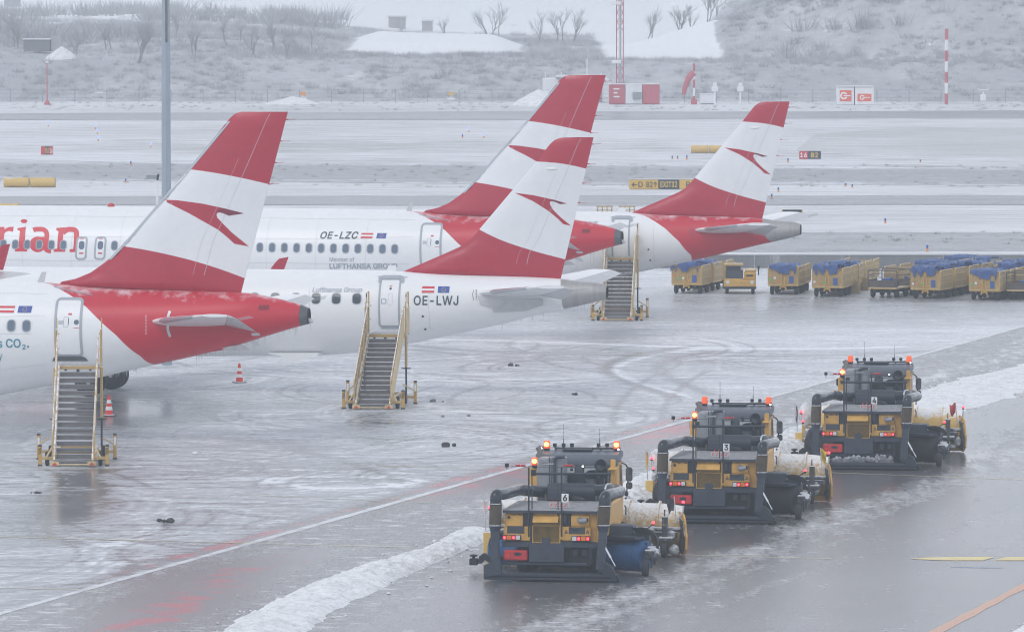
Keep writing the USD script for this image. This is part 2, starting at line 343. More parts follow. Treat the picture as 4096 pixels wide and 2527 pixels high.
def wet_material(name, dark, film, snow, red=None, fine=1.0, fleck=(.60, .70, .9), fsc=2.1, streak=(.25, 2.2, 1.0), r_wet=.10, r_slush=.5, rotz=0.0, amp=1.0, contrast=(.40, .66), bumpw=.35):
    """Soaked pavement: bare wet surface, grey film of melt water and slush, white crumbs; the masks come with the mesh."""
    d = {'g': ('geometry', {}), 'a': ('attribute', {'attribute': 'slush'}), 'w': ('attribute', {'attribute': 'puddle'}),
         'ms': ('mapping', {'scale': streak, 'rotation': (0, 0, rotz)}), 'ns': ('noise_texture', {'scale': 1.0, 'detail': 6.0, 'roughness': .72}),
         'nf': ('noise_texture', {'scale': 4.2 * fine, 'detail': 6.0, 'roughness': .75}),
         'nl': ('noise_texture', {'scale': .12, 'detail': 3.0}),
         'a1': ('math', {'math_type': 'multiply_add', 'value2': .80 * amp, 'value3': -.40 * amp}), 'a2': ('math', {'math_type': 'add'}),
         'a3': ('math', {'math_type': 'multiply_add', 'value2': .75 * amp, 'value3': -.375 * amp}), 'a4': ('math', {'math_type': 'add'}),
         'k': ('map_range', {'from_min': contrast[0], 'from_max': contrast[1], 'to_min': 0.0, 'to_max': 1.0, 'clamp': True}),
         'kw': ('map_range', {'from_min': contrast[1] + .02, 'from_max': contrast[1] + .22, 'to_min': 0.0, 'to_max': 1.0, 'clamp': True}),
         'dk': ('rgb_ramp', {'ramp': [(.3, tuple(c * .75 for c in dark)), (.7, tuple(c * 1.25 for c in dark))]}),
         'c1': ('mix_color', {'b': film}), 'c2': ('mix_color', {'b': snow}),
         'nk': ('noise_texture', {'scale': fsc, 'detail': 4.0, 'roughness': .7}), 'mk': ('mapping', {'scale': (.55, 1.0, 1.0), 'rotation': (0, 0, rotz)}),
         'fa': ('math', {'math_type': 'multiply_add', 'value2': .30}), 'fk': ('map_range', {'from_min': fleck[0] + .15, 'from_max': fleck[1] + .15, 'to_min': 0.0, 'to_max': fleck[2], 'clamp': True}), 'mxk': ('math', {'math_type': 'maximum'}),
         'r1': ('mix_float', {'a': r_wet, 'b': r_slush}),
         'pw': ('math', {'math_type': 'subtract', 'value1': 1.0}), 'bs': ('math', {'math_type': 'multiply_add', 'value2': bumpw, 'value3': .05}),
         'h': ('math', {'math_type': 'add'}), 'bm': ('bump', {'strength': .3, 'distance': .03}),
         'p': ('principled_bsdf', {'ior': 1.36, 'specular_ior_level': .5})}
    L = [('g.position', 'ms.vector'), ('ms.vector', 'ns.vector'), ('g.position', 'nf.vector'), ('g.position', 'nl.vector'),
         ('ns.fac', 'a1.value1'), ('a1.value', 'a2.value1'), ('a.fac', 'a2.value2'), ('nf.fac', 'a3.value1'), ('a3.value', 'a4.value1'), ('a2.value', 'a4.value2'),
         ('a4.value', 'k.value'), ('a4.value', 'kw.value'), ('nl.fac', 'dk.fac'),
         ('g.position', 'mk.vector'), ('mk.vector', 'nk.vector'), ('a.fac', 'fa.value1'), ('nk.fac', 'fa.value3'), ('fa.value', 'fk.value'), ('kw.result', 'mxk.value1'), ('fk.result', 'mxk.value2'),
         ('k.result', 'c1.fac'), ('c1.result', 'c2.a'), ('mxk.value', 'c2.fac'), ('c2.result', 'p.base_color'),
         ('k.result', 'r1.fac'), ('r1.result', 'p.roughness'),
         ('w.fac', 'pw.value2'), ('pw.value', 'bs.value1'), ('bs.value', 'bm.strength'), ('ns.fac', 'h.value1'), ('nf.fac', 'h.value2'), ('h.value', 'bm.height'), ('bm.normal', 'p.normal')]
    if red:
        d['rd'] = ('attribute', {'attribute': 'paint'}); d['c0'] = ('mix_color', {'b': red})
        d['nr'] = ('noise_texture', {'scale': 1.0, 'detail': 5.0, 'roughness': .6}); d['mr'] = ('mapping', {'scale': (.7, .8, 1)})
        d['ra'] = ('math', {'math_type': 'multiply_add', 'value2': 2.4, 'value3': -1.2}); d['rb'] = ('math', {'math_type': 'add'})
        d['rk'] = ('map_range', {'from_min': .50, 'from_max': .85, 'to_min': 0.0, 'to_max': 1.0, 'clamp': True})
        L += [('g.position', 'mr.vector'), ('mr.vector', 'nr.vector'), ('nr.fac', 'ra.value1'), ('ra.value', 'rb.value1'), ('rd.fac', 'rb.value2'), ('rb.value', 'rk.value'),
              ('rk.result', 'c0.fac'), ('dk.color', 'c0.a'), ('c0.result', 'c1.a')]
    else: L.append(('dk.color', 'c1.a'))
    MAT[name] = usdkit.material(stage, '/World/Looks/' + name, d, L, surface='p.BSDF')

APRON_C, TAXI_C = (.10, .10, .107), (.078, .079, .083)
wet_material('apron_wet', APRON_C, (.42, .435, .46), (.78, .80, .83), red=(.34, .05, .06), streak=(.42, 2.8, 1), contrast=(.28, .58), bumpw=.5)
LA, LB = GD(0, 1468), GD(2451, 780)
LDIR = (LB - LA) / np.linalg.norm(LB - LA); LN = np.array([LDIR[1], -LDIR[0], 0])     # to the right of the white edge line
LANG = math.atan2(LDIR[1], LDIR[0])
wet_material('taxiway_wet', TAXI_C, (.33, .335, .345), (.72, .735, .75), red=(.30, .018, .03), streak=(2.3, .30, 1), fleck=(.56, .68, .8), rotz=math.pi / 2 - LANG, r_wet=.18, r_slush=.5, amp=1.35, bumpw=.5)
wet_material('lane_far', (.13, .136, .145), (.38, .39, .41), (.70, .72, .76), streak=(.02, .3, 1), r_wet=.3, r_slush=.6, fine=.15, amp=1.2)

def snow_ground(name, snow, grass, lo, hi, scale=.5, stretch=(.25, 1, 1)):
    d = {'g': ('geometry', {}), 'm': ('mapping', {'scale': stretch}), 'n': ('noise_texture', {'scale': scale, 'detail': 8.0, 'roughness': .72}),
         'n2': ('noise_texture', {'scale': scale * .06, 'detail': 3.0}), 'ad': ('math', {'math_type': 'multiply_add', 'value2': .35}),
         'k': ('rgb_ramp', {'ramp': [(lo, grass), (hi, snow)]}), 'bm': ('bump', {'strength': .4, 'distance': .08}), 'p': ('principled_bsdf', {'roughness': .8, 'specular_ior_level': .2})}
    L = [('g.position', 'm.vector'), ('m.vector', 'n.vector'), ('g.position', 'n2.vector'), ('n2.fac', 'ad.value1'), ('n.fac', 'ad.value3'),
         ('ad.value', 'k.fac'), ('k.color', 'p.base_color'), ('n.fac', 'bm.height'), ('bm.normal', 'p.normal')]
    MAT[name] = usdkit.material(stage, '/World/Looks/' + name, d, L, surface='p.BSDF')
snow_ground('snow_field', (.72, .735, .76), (.42, .42, .42), .46, .78)
snow_ground('snow_thin', (.72, .74, .77), (.30, .29, .27), .46, .76, .6)

FAR = 5200.0
obj('ground', flat([(-2600, 60), (2600, 60), (2600, FAR), (-2600, FAR)], -0.012), 'snow_field', kind='structure')

def seg_dist(px, py, pts):
    best = np.full(px.shape, 1e9)
    for (x0, y0), (x1, y1) in zip(pts[:-1], pts[1:]):
        dx, dy = x1 - x0, y1 - y0; t = np.clip(((px - x0) * dx + (py - y0) * dy) / max(dx * dx + dy * dy, 1e-9), 0, 1)
        best = np.minimum(best, np.hypot(px - x0 - t * dx, py - y0 - t * dy))
    return best
def lines_for(a, b, fa, fb_, step, coarse):
    inner = np.arange(fa, fb_ + step * .5, step)
    lo = fa - np.geomspace(coarse, fa - a + coarse, 14)[::-1] + coarse if a < fa else np.array([])
    hi = fb_ + np.geomspace(coarse, b - fb_ + coarse, 14) - coarse if b > fb_ else np.array([])
    return np.unique(np.concatenate([lo[:-1], inner, hi[1:]]))

WALL_Y = GD(2000, 641)[1]
# apron: fine where the picture looks, coarse elsewhere
xs = lines_for(-320, 320, -33, 40, .13, 1.0); ys = lines_for(70, WALL_Y - .2, 160, WALL_Y - .2, .36, 1.0)
AX, AY = np.meshgrid(xs, ys, indexing='ij')
rng = np.random.default_rng(5)
slush = .585 + .20 * (fb(AX, AY, .07, 1) - .5) + .16 * (fb(AX * .4, AY * 1.5, .35, 2) - .5)
slush += .10 * np.clip((AY - 200) / 90, 0, 1)
for k in range(300):                                            # swirls left by tyres and brushes
    px, py = rng.uniform(0, 1900), rng.uniform(830, 1450); c = GD(px, py)
    r = rng.uniform(3, 15); a0 = rng.uniform(0, 6.28); sp = rng.uniform(.5, 2.2); n = rng.integers(1, 4)
    cx, cy = c[0] - r * math.cos(a0 + sp / 2), c[1] - r * math.sin(a0 + sp / 2)
    i0, i1 = np.searchsorted(xs, [c[0] - 2 * r - 1, c[0] + 2 * r + 1]); j0, j1 = np.searchsorted(ys, [c[1] - 2 * r - 1, c[1] + 2 * r + 1])
    X, Y = AX[i0:i1, j0:j1] - cx, AY[i0:i1, j0:j1] - cy
    if X.size == 0: continue
    rr = np.hypot(X, Y); ang = (np.arctan2(Y, X) - a0) % 6.283
    inside = np.clip(np.minimum(ang, sp - ang) * r / .8, 0, 1)
    for q in range(n):
        w = rng.uniform(.06, .11); amp = rng.choice([-.20, -.16, .10, .09])
        slush[i0:i1, j0:j1] += amp * inside * np.exp(-((rr - r - q * rng.uniform(.35, .8)) / w) ** 2)
def track(pts, w, amp, curve=True):
    global slush
    p = np.array([GD(*q)[:2] for q in pts])
    if curve and len(p) > 2:
        from scipy.interpolate import CubicSpline
        t = np.r_[0, np.cumsum(np.linalg.norm(np.diff(p, axis=0), axis=1))]; p = CubicSpline(t, p)(np.linspace(0, t[-1], 40))
    i0, i1 = np.searchsorted(xs, [p[:, 0].min() - 2, p[:, 0].max() + 2]); j0, j1 = np.searchsorted(ys, [p[:, 1].min() - 2, p[:, 1].max() + 2])
    d = seg_dist(AX[i0:i1, j0:j1], AY[i0:i1, j0:j1], [tuple(q) for q in p])
    slush[i0:i1, j0:j1] += amp * np.exp(-(d / w) ** 2)
for k in range(34):                                             # long pairs of tyre tracks
    c = GD(rng.uniform(100, 2000), rng.uniform(790, 1400)); a = rng.uniform(-.5, .5) + (0 if rng.random() < .7 else 1.57); Lk = rng.uniform(10, 34); kap = rng.normal(0, .035)
    tt_ = np.linspace(-Lk / 2, Lk / 2, 26); hd = a + kap * tt_; px_ = c[0] + np.cumsum(np.cos(hd)) * Lk / 26 - np.cos(hd).sum() * Lk / 52; py_ = c[1] + np.cumsum(np.sin(hd)) * Lk / 26 - np.sin(hd).sum() * Lk / 52
    for off in (-.85, .85):
        qx, qy = px_ - np.sin(hd) * off, py_ + np.cos(hd) * off
        i0, i1 = np.searchsorted(xs, [qx.min() - 1, qx.max() + 1]); j0, j1 = np.searchsorted(ys, [qy.min() - 1, qy.max() + 1])
        if i1 <= i0 or j1 <= j0: continue
        slush[i0:i1, j0:j1] -= .17 * np.exp(-(seg_dist(AX[i0:i1, j0:j1], AY[i0:i1, j0:j1], list(zip(qx, qy))) / .13) ** 2)
track([(1660, 828), (1520, 850), (1450, 878), (1480, 905), (1620, 950)], .28, -.26); track([(1680, 834), (1540, 856), (1475, 882), (1505, 908), (1650, 950)], .2, .2)
track([(1700, 842), (1600, 862), (1580, 885), (1640, 920), (1700, 945)], .3, -.2)
track([(985, 826), (1300, 846), (1800, 852), (2400, 820)], .35, -.25); track([(985, 836), (1300, 858), (1900, 866)], .22, -.2)
track([(1000, 812), (1300, 818), (1700, 832), (2150, 830)], .4, .28); track([(700, 1075), (840, 1110), (960, 1150)], .3, -.2)
track([(0, 1190), (120, 1200), (240, 1180), (200, 1140), (330, 1120)], .3, -.24)
track([(650, 1155), (780, 1140), (1000, 1150), (820, 1168), (700, 1160)], .3, .25)
track([(1000, 965), (1500, 1010), (1560, 1000)], .5, .1)
puddle = np.zeros_like(slush)
def wet_spot(x, y, rx, ry, s=.34, p=1.0):
    c = GD(x, y); e = np.exp(-((AX - c[0]) / rx) ** 2 - ((AY - c[1]) / ry) ** 2)
    slush[...] -= s * e; puddle[...] = np.maximum(puddle, p * e)
wet_spot(60, 975, 5, 6); wet_spot(330, 985, 2.6, 7, .30); wet_spot(180, 1160, .9, 14, .2); wet_spot(180, 1225, 1.2, 8, .25); wet_spot(900, 1010, 1.1, 8, .22)
wet_spot(1475, 805, 1.8, 12, .14); wet_spot(2000, 740, 12, 9, .16); wet_spot(1750, 735, 6, 8, .12); wet_spot(40, 1010, 4, 5, .3)
wet_spot(2200, 715, 16, 4, .2)
v_ap = (AX - LA[0]) * LN[0] + (AY - LA[1]) * LN[1]
paint = .0 * AX
for (x, y, rx, ry, s) in [(1180, 1010, 6, 14, .2), (640, 1190, 4, 10, .12), (1500, 960, 5, 8, .08), (350, 1180, 4, 8, .06)]:
    c = GD(x, y); paint = np.maximum(paint, s * np.exp(-((AX - c[0]) / rx) ** 2 - ((AY - c[1]) / ry) ** 2))
edge = np.exp(-((v_ap + .55) / .4) ** 2)
for (x, y, L) in [(640, 1290, 16), (1130, 1150, 12), (1600, 1020, 9)]:
    c = GD(x, y); paint = np.maximum(paint, .75 * edge * np.exp(-((AX - c[0]) ** 2 + (AY - c[1]) ** 2) / L ** 2))
    slush -= .3 * edge * np.exp(-((AX - c[0]) ** 2 + (AY - c[1]) ** 2) / L ** 2)
ap = obj('apron', grid_mesh(np.stack([AX, AY, np.zeros_like(AX)], -1)), 'apron_wet', kind='structure')
primvar(ap, slush=np.clip(slush, 0, 1), puddle=np.clip(puddle, 0, 1), paint=paint)

# taxiway to the right of the white edge line: u along, v across
us = lines_for(-140, 420, -8, 170, .42, 1.0); vs = np.unique(np.concatenate([np.arange(0, 34, .13), np.geomspace(34, 260, 16)]))
U, V = np.meshgrid(us, vs, indexing='ij')
TX, TY = LA[0] + U * LDIR[0] + V * LN[0], LA[1] + U * LDIR[1] + V * LN[1]
keep_u = TY < WALL_Y - 3
def uv(p): d = np.asarray(p) - LA; return float(d @ LDIR), float(d @ LN)
slt = .47 + .34 * (fb(U * .25, V, .30, 11) - .5) + .36 * (fb(U * .10, V, .9, 12) - .5) + .20 * (fb(U * .08, V * 1.6, 1.6, 13) - .5)
film = np.exp(-((V - 3.2) / 3.0) ** 2); slt += .16 * film                    # thin white film beside the line
red = np.zeros_like(U)
def red_at(x, y, ru, rv, s=.95):
    u, v = uv(GD(x, y)); e = np.exp(-((U - u) / ru) ** 2 - ((V - v) / rv) ** 2)
    red[...] = np.maximum(red, s * e); slt[...] -= .66 * e
red_at(430, 1440, 5, 1.0, .78); red_at(520, 1395, 6, .9, .60); red_at(330, 1490, 5, .8, .85); red_at(590, 1362, 6, 1.0, .55); red_at(400, 1475, 3, .6, .9)
red_at(1180, 1142, 12, .9, .72); red_at(1600, 1035, 8, 1.3, .80); red_at(1290, 1130, 8, 1.0, .52)
bank = [GD(*q)[:2] for q in [(560, 1512), (760, 1425), (930, 1365), (1080, 1310), (1180, 1262)]]
dk = np.clip((V - 8) / 5, 0, 1); slt -= .10 * dk
u0, v0 = uv(GD(1400, 1460)); u1, v1 = uv(GD(2300, 1110))
vb = v0 + (U - u0) * (v1 - v0) / (u1 - u0)
slt += .30 * np.exp(-((V - vb - .4) / 1.15) ** 2) * (.55 + .9 * fb(U * .3, V, .8, 15))                # crumbs swept beside the cleared lane
slt -= .13 * np.clip((V - vb - 1.5) / 1.5, 0, 1)
slt -= .10 * np.exp(-((V - vb + 3.2) / 1.8) ** 2)
for (a, b, amp, w) in [((1640, 1465), (1940, 1370), .22, .22), ((1900, 1380), (2120, 1290), .18, .25), ((1700, 1380), (2451, 1150), -.12, .3), ((1300, 1440), (2451, 1080), -.1, .35), ((1620, 1420), (2000, 1300), .12, .2), ((1900, 1490), (2300, 1340), .1, .2)]:
    ua, va = uv(GD(*a)); ub, vb2 = uv(GD(*b)); vv = va + (U - ua) * (vb2 - va) / (ub - ua)
    slt += amp * np.exp(-((V - vv) / w) ** 2) * np.clip(1.4 * fb(U * .15, V, .5, 21) - .1, 0, 1)
pud = np.zeros_like(U)
for (x, y, ru, rv, s) in [(2010, 1180, 6, 1.1, .24), (1760, 1215, 5, .9, .2), (1690, 1300, 4, .9, .2), (1800, 1290, 3, 1.2, .2), (2330, 1100, 8, 1.3, .18), (1820, 1170, 9, 1.1, .16), (2100, 1150, 9, 1.4, .2)]:
    u, v = uv(GD(x, y)); e = np.exp(-((U - u) / ru) ** 2 - ((V - v) / rv) ** 2); slt -= s * e; pud = np.maximum(pud, e)
g = grid_mesh(np.stack([TX, TY, np.full_like(TX, .004)], -1))
fk = (g.vertices[g.faces][:, :, 1] < WALL_Y - .4).all(1); used = np.unique(g.faces[fk]); back = np.zeros(len(g.vertices), int); back[used] = np.arange(len(used))
g = trimesh.Trimesh(g.vertices[used], back[g.faces[fk]], process=False)
tw = obj('taxiway', g, 'taxiway_wet', kind='structure')
primvar(tw, slush=np.clip(slt, 0, 1).ravel()[used], puddle=pud.ravel()[used], paint=red.ravel()[used])

# far strips: (near edge, far edge in the picture at the left, the same at the right, how much slush)
def strip(name, ln, lf, rn, rf, mat, z, s=None):
    q = [GD(0, ln), GD(2451, rn), GD(2451, rf), GD(0, lf)]
    def e(a, b): 
        d = (b - a) / (b[0] - a[0]); return a + d * (-900 - a[0]), a + d * (900 - a[0])
    n0, n1 = e(q[0], q[1]); f0, f1 = e(q[3], q[2])
    tx = np.unique(np.concatenate([np.linspace(-900, -70, 12), np.arange(-70, 70.1, .6), np.linspace(70, 900, 12)]))[:, None]; ty = np.linspace(0, 1, 40)[None]
    w = (tx + 900) / 1800
    wob = .0
    Y = (n0[1] + (n1[1] - n0[1]) * w) * (1 - ty) + (f0[1] + (f1[1] - f0[1]) * w) * ty
    X = tx + 0 * ty; wd = abs(f0[1] - n0[1])
    Y = Y + (ty - .5) * 2 * wd * .16 * (fb(X, (ty > .5) * 9.0, .035, 31) - .5) * 2
    p = obj(name, grid_mesh(np.stack([X, Y, np.full_like(X, z)], -1)), mat, kind='structure')
    if s is not None:
        em = np.minimum(ty, 1 - ty) + 0 * tx
        primvar(p, slush=np.clip(s + .25 * (fb(X * .15, Y, .12, 33) - .5) + .55 * np.exp(-(em / .13) ** 2) * fb(X, Y, .3, 34), 0, 1), puddle=0 * X)
    return p
FAR_STRIPS = [
    ('far_taxiway', 601, 556, 601, 556, .34), ('far_taxiway_2', 491, 470, 491, 466, .30),
    ('far_taxiway_3', 424, 388, 436, 400, .44), ('runway', 290, 271, 283, 264, .26)]
strip('taxi_lane', 601, 556, 601, 556, 'lane_far', .004, .36)
strip('service_road', 491, 470, 491, 467, 'lane_far', .004, .33)
strip('far_taxiway', 430, 386, 446, 402, 'lane_far', .004, .52)
strip('runway', 290, 271, 283, 265, 'lane_far', .004, .30)
strip('connector', 386, 330, 402, 345, 'snow_thin', .002)
snow_ground('frozen_grass', (.66, .67, .69), (.36, .35, .335), .40, .86, .5)
q_ = [GD(*a) for a in ((1905, 360), (2120, 372), (2451, 378), (2700, 378), (2700, 306), (2451, 306), (2150, 306), (1950, 322))]; obj('frozen_grass', flat(q_, .003), 'frozen_grass', kind='structure')

# painted lines
def paint_line(name, a, b, w, mat, z=.009, dash=None):
    a, b = np.array(a), np.array(b); L = np.linalg.norm(b - a); d = (b - a) / L; n = np.array([d[1], -d[0], 0])
    t = np.linspace(0, L, max(2, int(L / 1.5))); wv = w * (1 + .15 * np.sin(t * 1.7) + .1 * np.sin(t * 4.3)) / 2
    P = np.stack([a + t[:, None] * d - wv[:, None] * n, a + t[:, None] * d + wv[:, None] * n], 1); P[..., 2] = z
    return obj(name, grid_mesh(P), mat, kind='structure')
def worn(name, col, ground, lo, hi):
    d = {'g': ('geometry', {}), 'm': ('mapping', {'scale': (.6, .5, 1)}), 'n': ('noise_texture', {'scale': 2.2, 'detail': 6.0, 'roughness': .7}), 'r': ('rgb_ramp', {'ramp': [(lo, ground), (hi, col)]}), 'p': ('principled_bsdf', {'roughness': .35})}
    MAT[name] = usdkit.material(stage, '/World/Looks/' + name, d, [('g.position', 'm.vector'), ('m.vector', 'n.vector'), ('n.fac', 'r.fac'), ('r.color', 'p.base_color')], surface='p.BSDF')
worn('line_white', (.62, .64, .66), (.32, .34, .36), .32, .55)
worn('line_yellow', (.66, .58, .28), (.42, .42, .40), .34, .60)
worn('line_yellow_bold', (.62, .48, .10), (.45, .40, .22), .25, .5)
worn('line_orange', (.50, .22, .10), (.40, .24, .15), .25, .6)
worn('line_blue', (.06, .20, .42), (.1, .12, .16), .3, .6)
paint_line('white_edge_line', LA - LDIR * 120, LA + LDIR * 260, .26, 'line_white', z=.0085)
for a, b, w in [((-60, 1283), (1120, 1313), .12), ((1620, 1327), (1990, 1337), .12), ((-60, 1405), (260, 1413), .10), ((900, 1115), (1300, 1123), .09), ((1990, 1131), (2500, 1150), .11), ((560, 1183), (1100, 1207), .07), ((-40, 1120), (420, 1124), .07), ((1150, 1022), (1560, 1032), .06), ((1040, 978), (1500, 982), .06)]:
    paint_line('yellow_lead_line', GD(*a), GD(*b), w, 'line_yellow')
paint_line('orange_line', GD(2225, 1520), GD(2560, 1345), .32, 'line_orange')
# yellow arrow-headed band with grey gaps
tip = GD(2178, 1337); e1 = GD(2560, 1337)
ax_ = (e1 - tip) / np.linalg.norm(e1 - tip); an_ = np.array([-ax_[1], ax_[0], 0])
def loc(s, t): return tip + ax_ * s + an_ * t
Lb = np.linalg.norm(e1 - tip); hw = .52
arrow = [loc(0, 0), loc(.35, hw * .5), loc(.9, hw * .95), loc(1.6, hw), loc(Lb, hw), loc(Lb, -hw), loc(1.6, -hw), loc(.9, -hw * .95), loc(.35, -hw * .5)]
ap_ = Polygon([(q[0], q[1]) for q in arrow])
for s in np.arange(1.9, Lb, 1.25):
    gap = Polygon([tuple(loc(s, -hw * 1.2)[:2]), tuple(loc(s + .28, -hw * 1.2)[:2]), tuple(loc(s + .75, hw * .9)[:2]), tuple(loc(s + .45, hw * .9)[:2])]); ap_ = ap_.difference(gap)
gs = [flat(list(g.exterior.coords)[:-1], .012) for g in getattr(ap_, 'geoms', [ap_])]
obj('yellow_arrow_marking', cat_(*gs), 'line_yellow_bold', kind='structure')
paint_line('blue_line', GD(2275, 1357), GD(2400, 1359), .12, 'line_blue')

# ---------------------------------------------------------------- haze
HAZE = 0.00054
MAT['haze'] = usdkit.material(stage, '/World/Looks/haze', {'v': ('principled_volume', {'color': (.84, .92, 1.0), 'density': HAZE, 'anisotropy': 0.0})}, [], volume='v.volume')
hz = trimesh.creation.box([5400, FAR + 1400, 46.0]); hz.apply_translation([0, (FAR + 1400) / 2 - 300, 46 / 2 - 1.5])
obj('haze', hz, 'haze', kind='stuff')

# ---------------------------------------------------------------- aircraft
class Frame:
    """An aircraft's own axes: s aft along the ground, y to starboard, z up; (xd, yd) are points of the photograph."""
    def __init__(self, xd, Y, phi=15.0):
        d = ray(xd * K, 900); self.P0 = np.array([d[0] / d[1] * Y, Y, 0]); self.turn(phi)
    def turn(self, phi): 
        p = math.radians(phi); self.phi = phi; self.AFT = np.array([math.cos(p), -math.sin(p), 0]); self.STB = np.array([math.sin(p), math.cos(p), 0])
    def at(self, xd, yd, y=0.0):
        d = ray(xd * K, yd * K); o = self.P0 + self.STB * y; t = ((o - EYE) @ self.STB) / (d @ self.STB); p = EYE + d * t
        return float((p - self.P0) @ self.AFT), float(p[2])
    def skin(self, body, xd, yd):
        h = 1.5
        for _ in range(8):
            s, z = self.at(xd, yd, -h); h = body.half(s, z)
        return s, z
class Body:
    def __init__(self, top, bot, wide):
        top, bot = sorted(top), sorted(bot); self.t, self.b, self.wide = np.array(top), np.array(bot), wide
        from scipy.interpolate import PchipInterpolator as PI
        self.ft, self.fbm = PI(self.t[:, 0], self.t[:, 1]), PI(self.b[:, 0], self.b[:, 1])
    def sec(self, s):
        s = np.asarray(s, float); zt = self.ft(np.clip(s, self.t[0, 0], self.t[-1, 0])); zb = self.fbm(np.clip(s, self.b[0, 0], self.b[-1, 0]))
        return (zt + zb) / 2, (zt - zb) / 2
    def half(self, s, z):
        c, r = self.sec(s); return r * self.wide * np.sqrt(np.maximum(1e-6, 1 - np.clip((z - c) / r, -1, 1) ** 2))
    def pt(self, s, th, off=0.0):
        c, r = self.sec(s); return np.stack([s + 0 * th, -(r * self.wide + off) * np.sin(th), c + (r + off) * np.cos(th)], -1)
    def theta(self, s, z):
        c, r = self.sec(s); return np.arccos(np.clip((z - c) / r, -1, 1))
    def loft(self, a, b, n, m=64):
        m = m * 2
        """Skin between two ends, each a number or a function of the angle (0 on top, pi below)."""
        th = np.linspace(0, 2 * np.pi, m + 1); fold = np.minimum(th, 2 * np.pi - th)
        A = a(fold) if callable(a) else np.full(m + 1, float(a)); B = b(fold) if callable(b) else np.full(m + 1, float(b))
        u = np.linspace(0, 1, n)[:, None]; S = A + (B - A) * u
        P = self.pt(S, np.broadcast_to(th, S.shape)); g = grid_mesh(P[:, :]); g.merge_vertices(); return g
    def sheet(self, poly, off=.006, step=.35, side=-1):
        step = min(step, .16); off = off + .006
        """A flat print or panel, drawn in side view (s, z), laid on the skin."""
        v, f = dense(poly, step); y = side * (self.half(v[:, 0], v[:, 1]) + off)
        if side < 0: f = f
        else: f = f[:, ::-1]
        m = trimesh.Trimesh(np.column_stack([v[:, 0], y, v[:, 1]]), f, process=False); m.merge_vertices(); return m
class Fin:
    def __init__(self, outline, t=.115, cmax=5.6):
        self.poly = Polygon(outline).buffer(0); x0, z0, x1, z1 = self.poly.bounds
        self.zs = np.linspace(z0 + .003, z1 - .003, 160); le, te = [], []
        for z in self.zs:
            b = self.poly.intersection(LineString([(x0 - 1, z), (x1 + 1, z)])).bounds; le.append(b[0]); te.append(b[2])
        self.le, self.te, self.tt, self.cmax = np.array(le), np.array(te), t, cmax
    def h(self, s, z):
        le, te = np.interp(z, self.zs, self.le), np.interp(z, self.zs, self.te); ch = np.maximum(te - le, .05); c = np.clip((s - le) / ch, 0, 1)
        return .012 + self.tt * np.minimum(ch, self.cmax) * 5 * np.maximum(0, .2969 * np.sqrt(c) - .126 * c - .3516 * c ** 2 + .2843 * c ** 3 - .1015 * c ** 4)
    def part(self, poly, off=0.0, step=.22, both=True):
        v, f = dense(self.poly.intersection(poly) if both else poly, step); h = self.h(v[:, 0], v[:, 1]) + off
        a = trimesh.Trimesh(np.column_stack([v[:, 0], -h, v[:, 1]]), f, process=False); a.merge_vertices()
        b = trimesh.Trimesh(np.column_stack([v[:, 0], h, v[:, 1]]), f[:, ::-1], process=False); b.merge_vertices()
        return cat_(a, b)
def rim(fin, pts, w=.03):
    """A strip closing the fin's edge along pts (s, z)."""
    P = []
    for s, z in pts:
        h = float(fin.h(s, z)); P.append([[s, -h, z], [s, h, z]])
    return grid_mesh(np.array(P))
def spline(pts, n=40):
    from scipy.interpolate import PchipInterpolator as PI
    p = np.array(pts, float); t = np.r_[0, np.cumsum(np.linalg.norm(np.diff(p, axis=0), axis=1))]; u = np.linspace(0, t[-1], n)
    return np.stack([PI(t, p[:, 0])(u), PI(t, p[:, 1])(u)], 1)

def airfoil(n=12):
    c = (1 - np.cos(np.linspace(0, np.pi, n))) / 2
    y = 5 * (.2969 * np.sqrt(c) - .126 * c - .3516 * c ** 2 + .2843 * c ** 3 - .1036 * c ** 4); return c, y
def lifting(sections, t, c0=0.0, c1=1.0, droop=0.0):
    """sections: (s_le, y, z, chord); the slice c0..c1 of the chord, turned down about c0 by droop degrees."""
    c, y = airfoil(15); k = (c >= c0 - 1e-6) & (c <= c1 + 1e-6); cc = np.unique(np.r_[c0, c[k], c1]); yy = np.interp(cc, c, y)
    R = []
    for s, yv, z, ch in sections:
        up = np.stack([cc * ch, yy * t * ch], 1); lo = np.stack([cc * ch, -yy * t * ch * .8], 1); loop = np.vstack([up, lo[::-1]])
        a = math.radians(droop); d = loop - [c0 * ch, 0]; loop = np.stack([c0 * ch + d[:, 0] * math.cos(a) + d[:, 1] * math.sin(a), -d[:, 0] * math.sin(a) + d[:, 1] * math.cos(a)], 1)
        R.append(np.column_stack([s + loop[:, 0], np.full(len(loop), yv), z + loop[:, 1]]))
    P = np.array(R); P = np.concatenate([P, P[:, :1]], 1); g = grid_mesh(P); g.merge_vertices()
    caps = []
    for r, flip in ((R[0], False), (R[-1], True)):
        n = len(r); h = n // 2; F = []
        for i in range(h - 1): F += [[i, i + 1, n - 2 - i], [i, n - 2 - i, n - 1 - i]]
        caps.append(trimesh.Trimesh(r, np.array(F)[:, ::-1] if flip else np.array(F), process=False))
    return cat_(g, *caps)

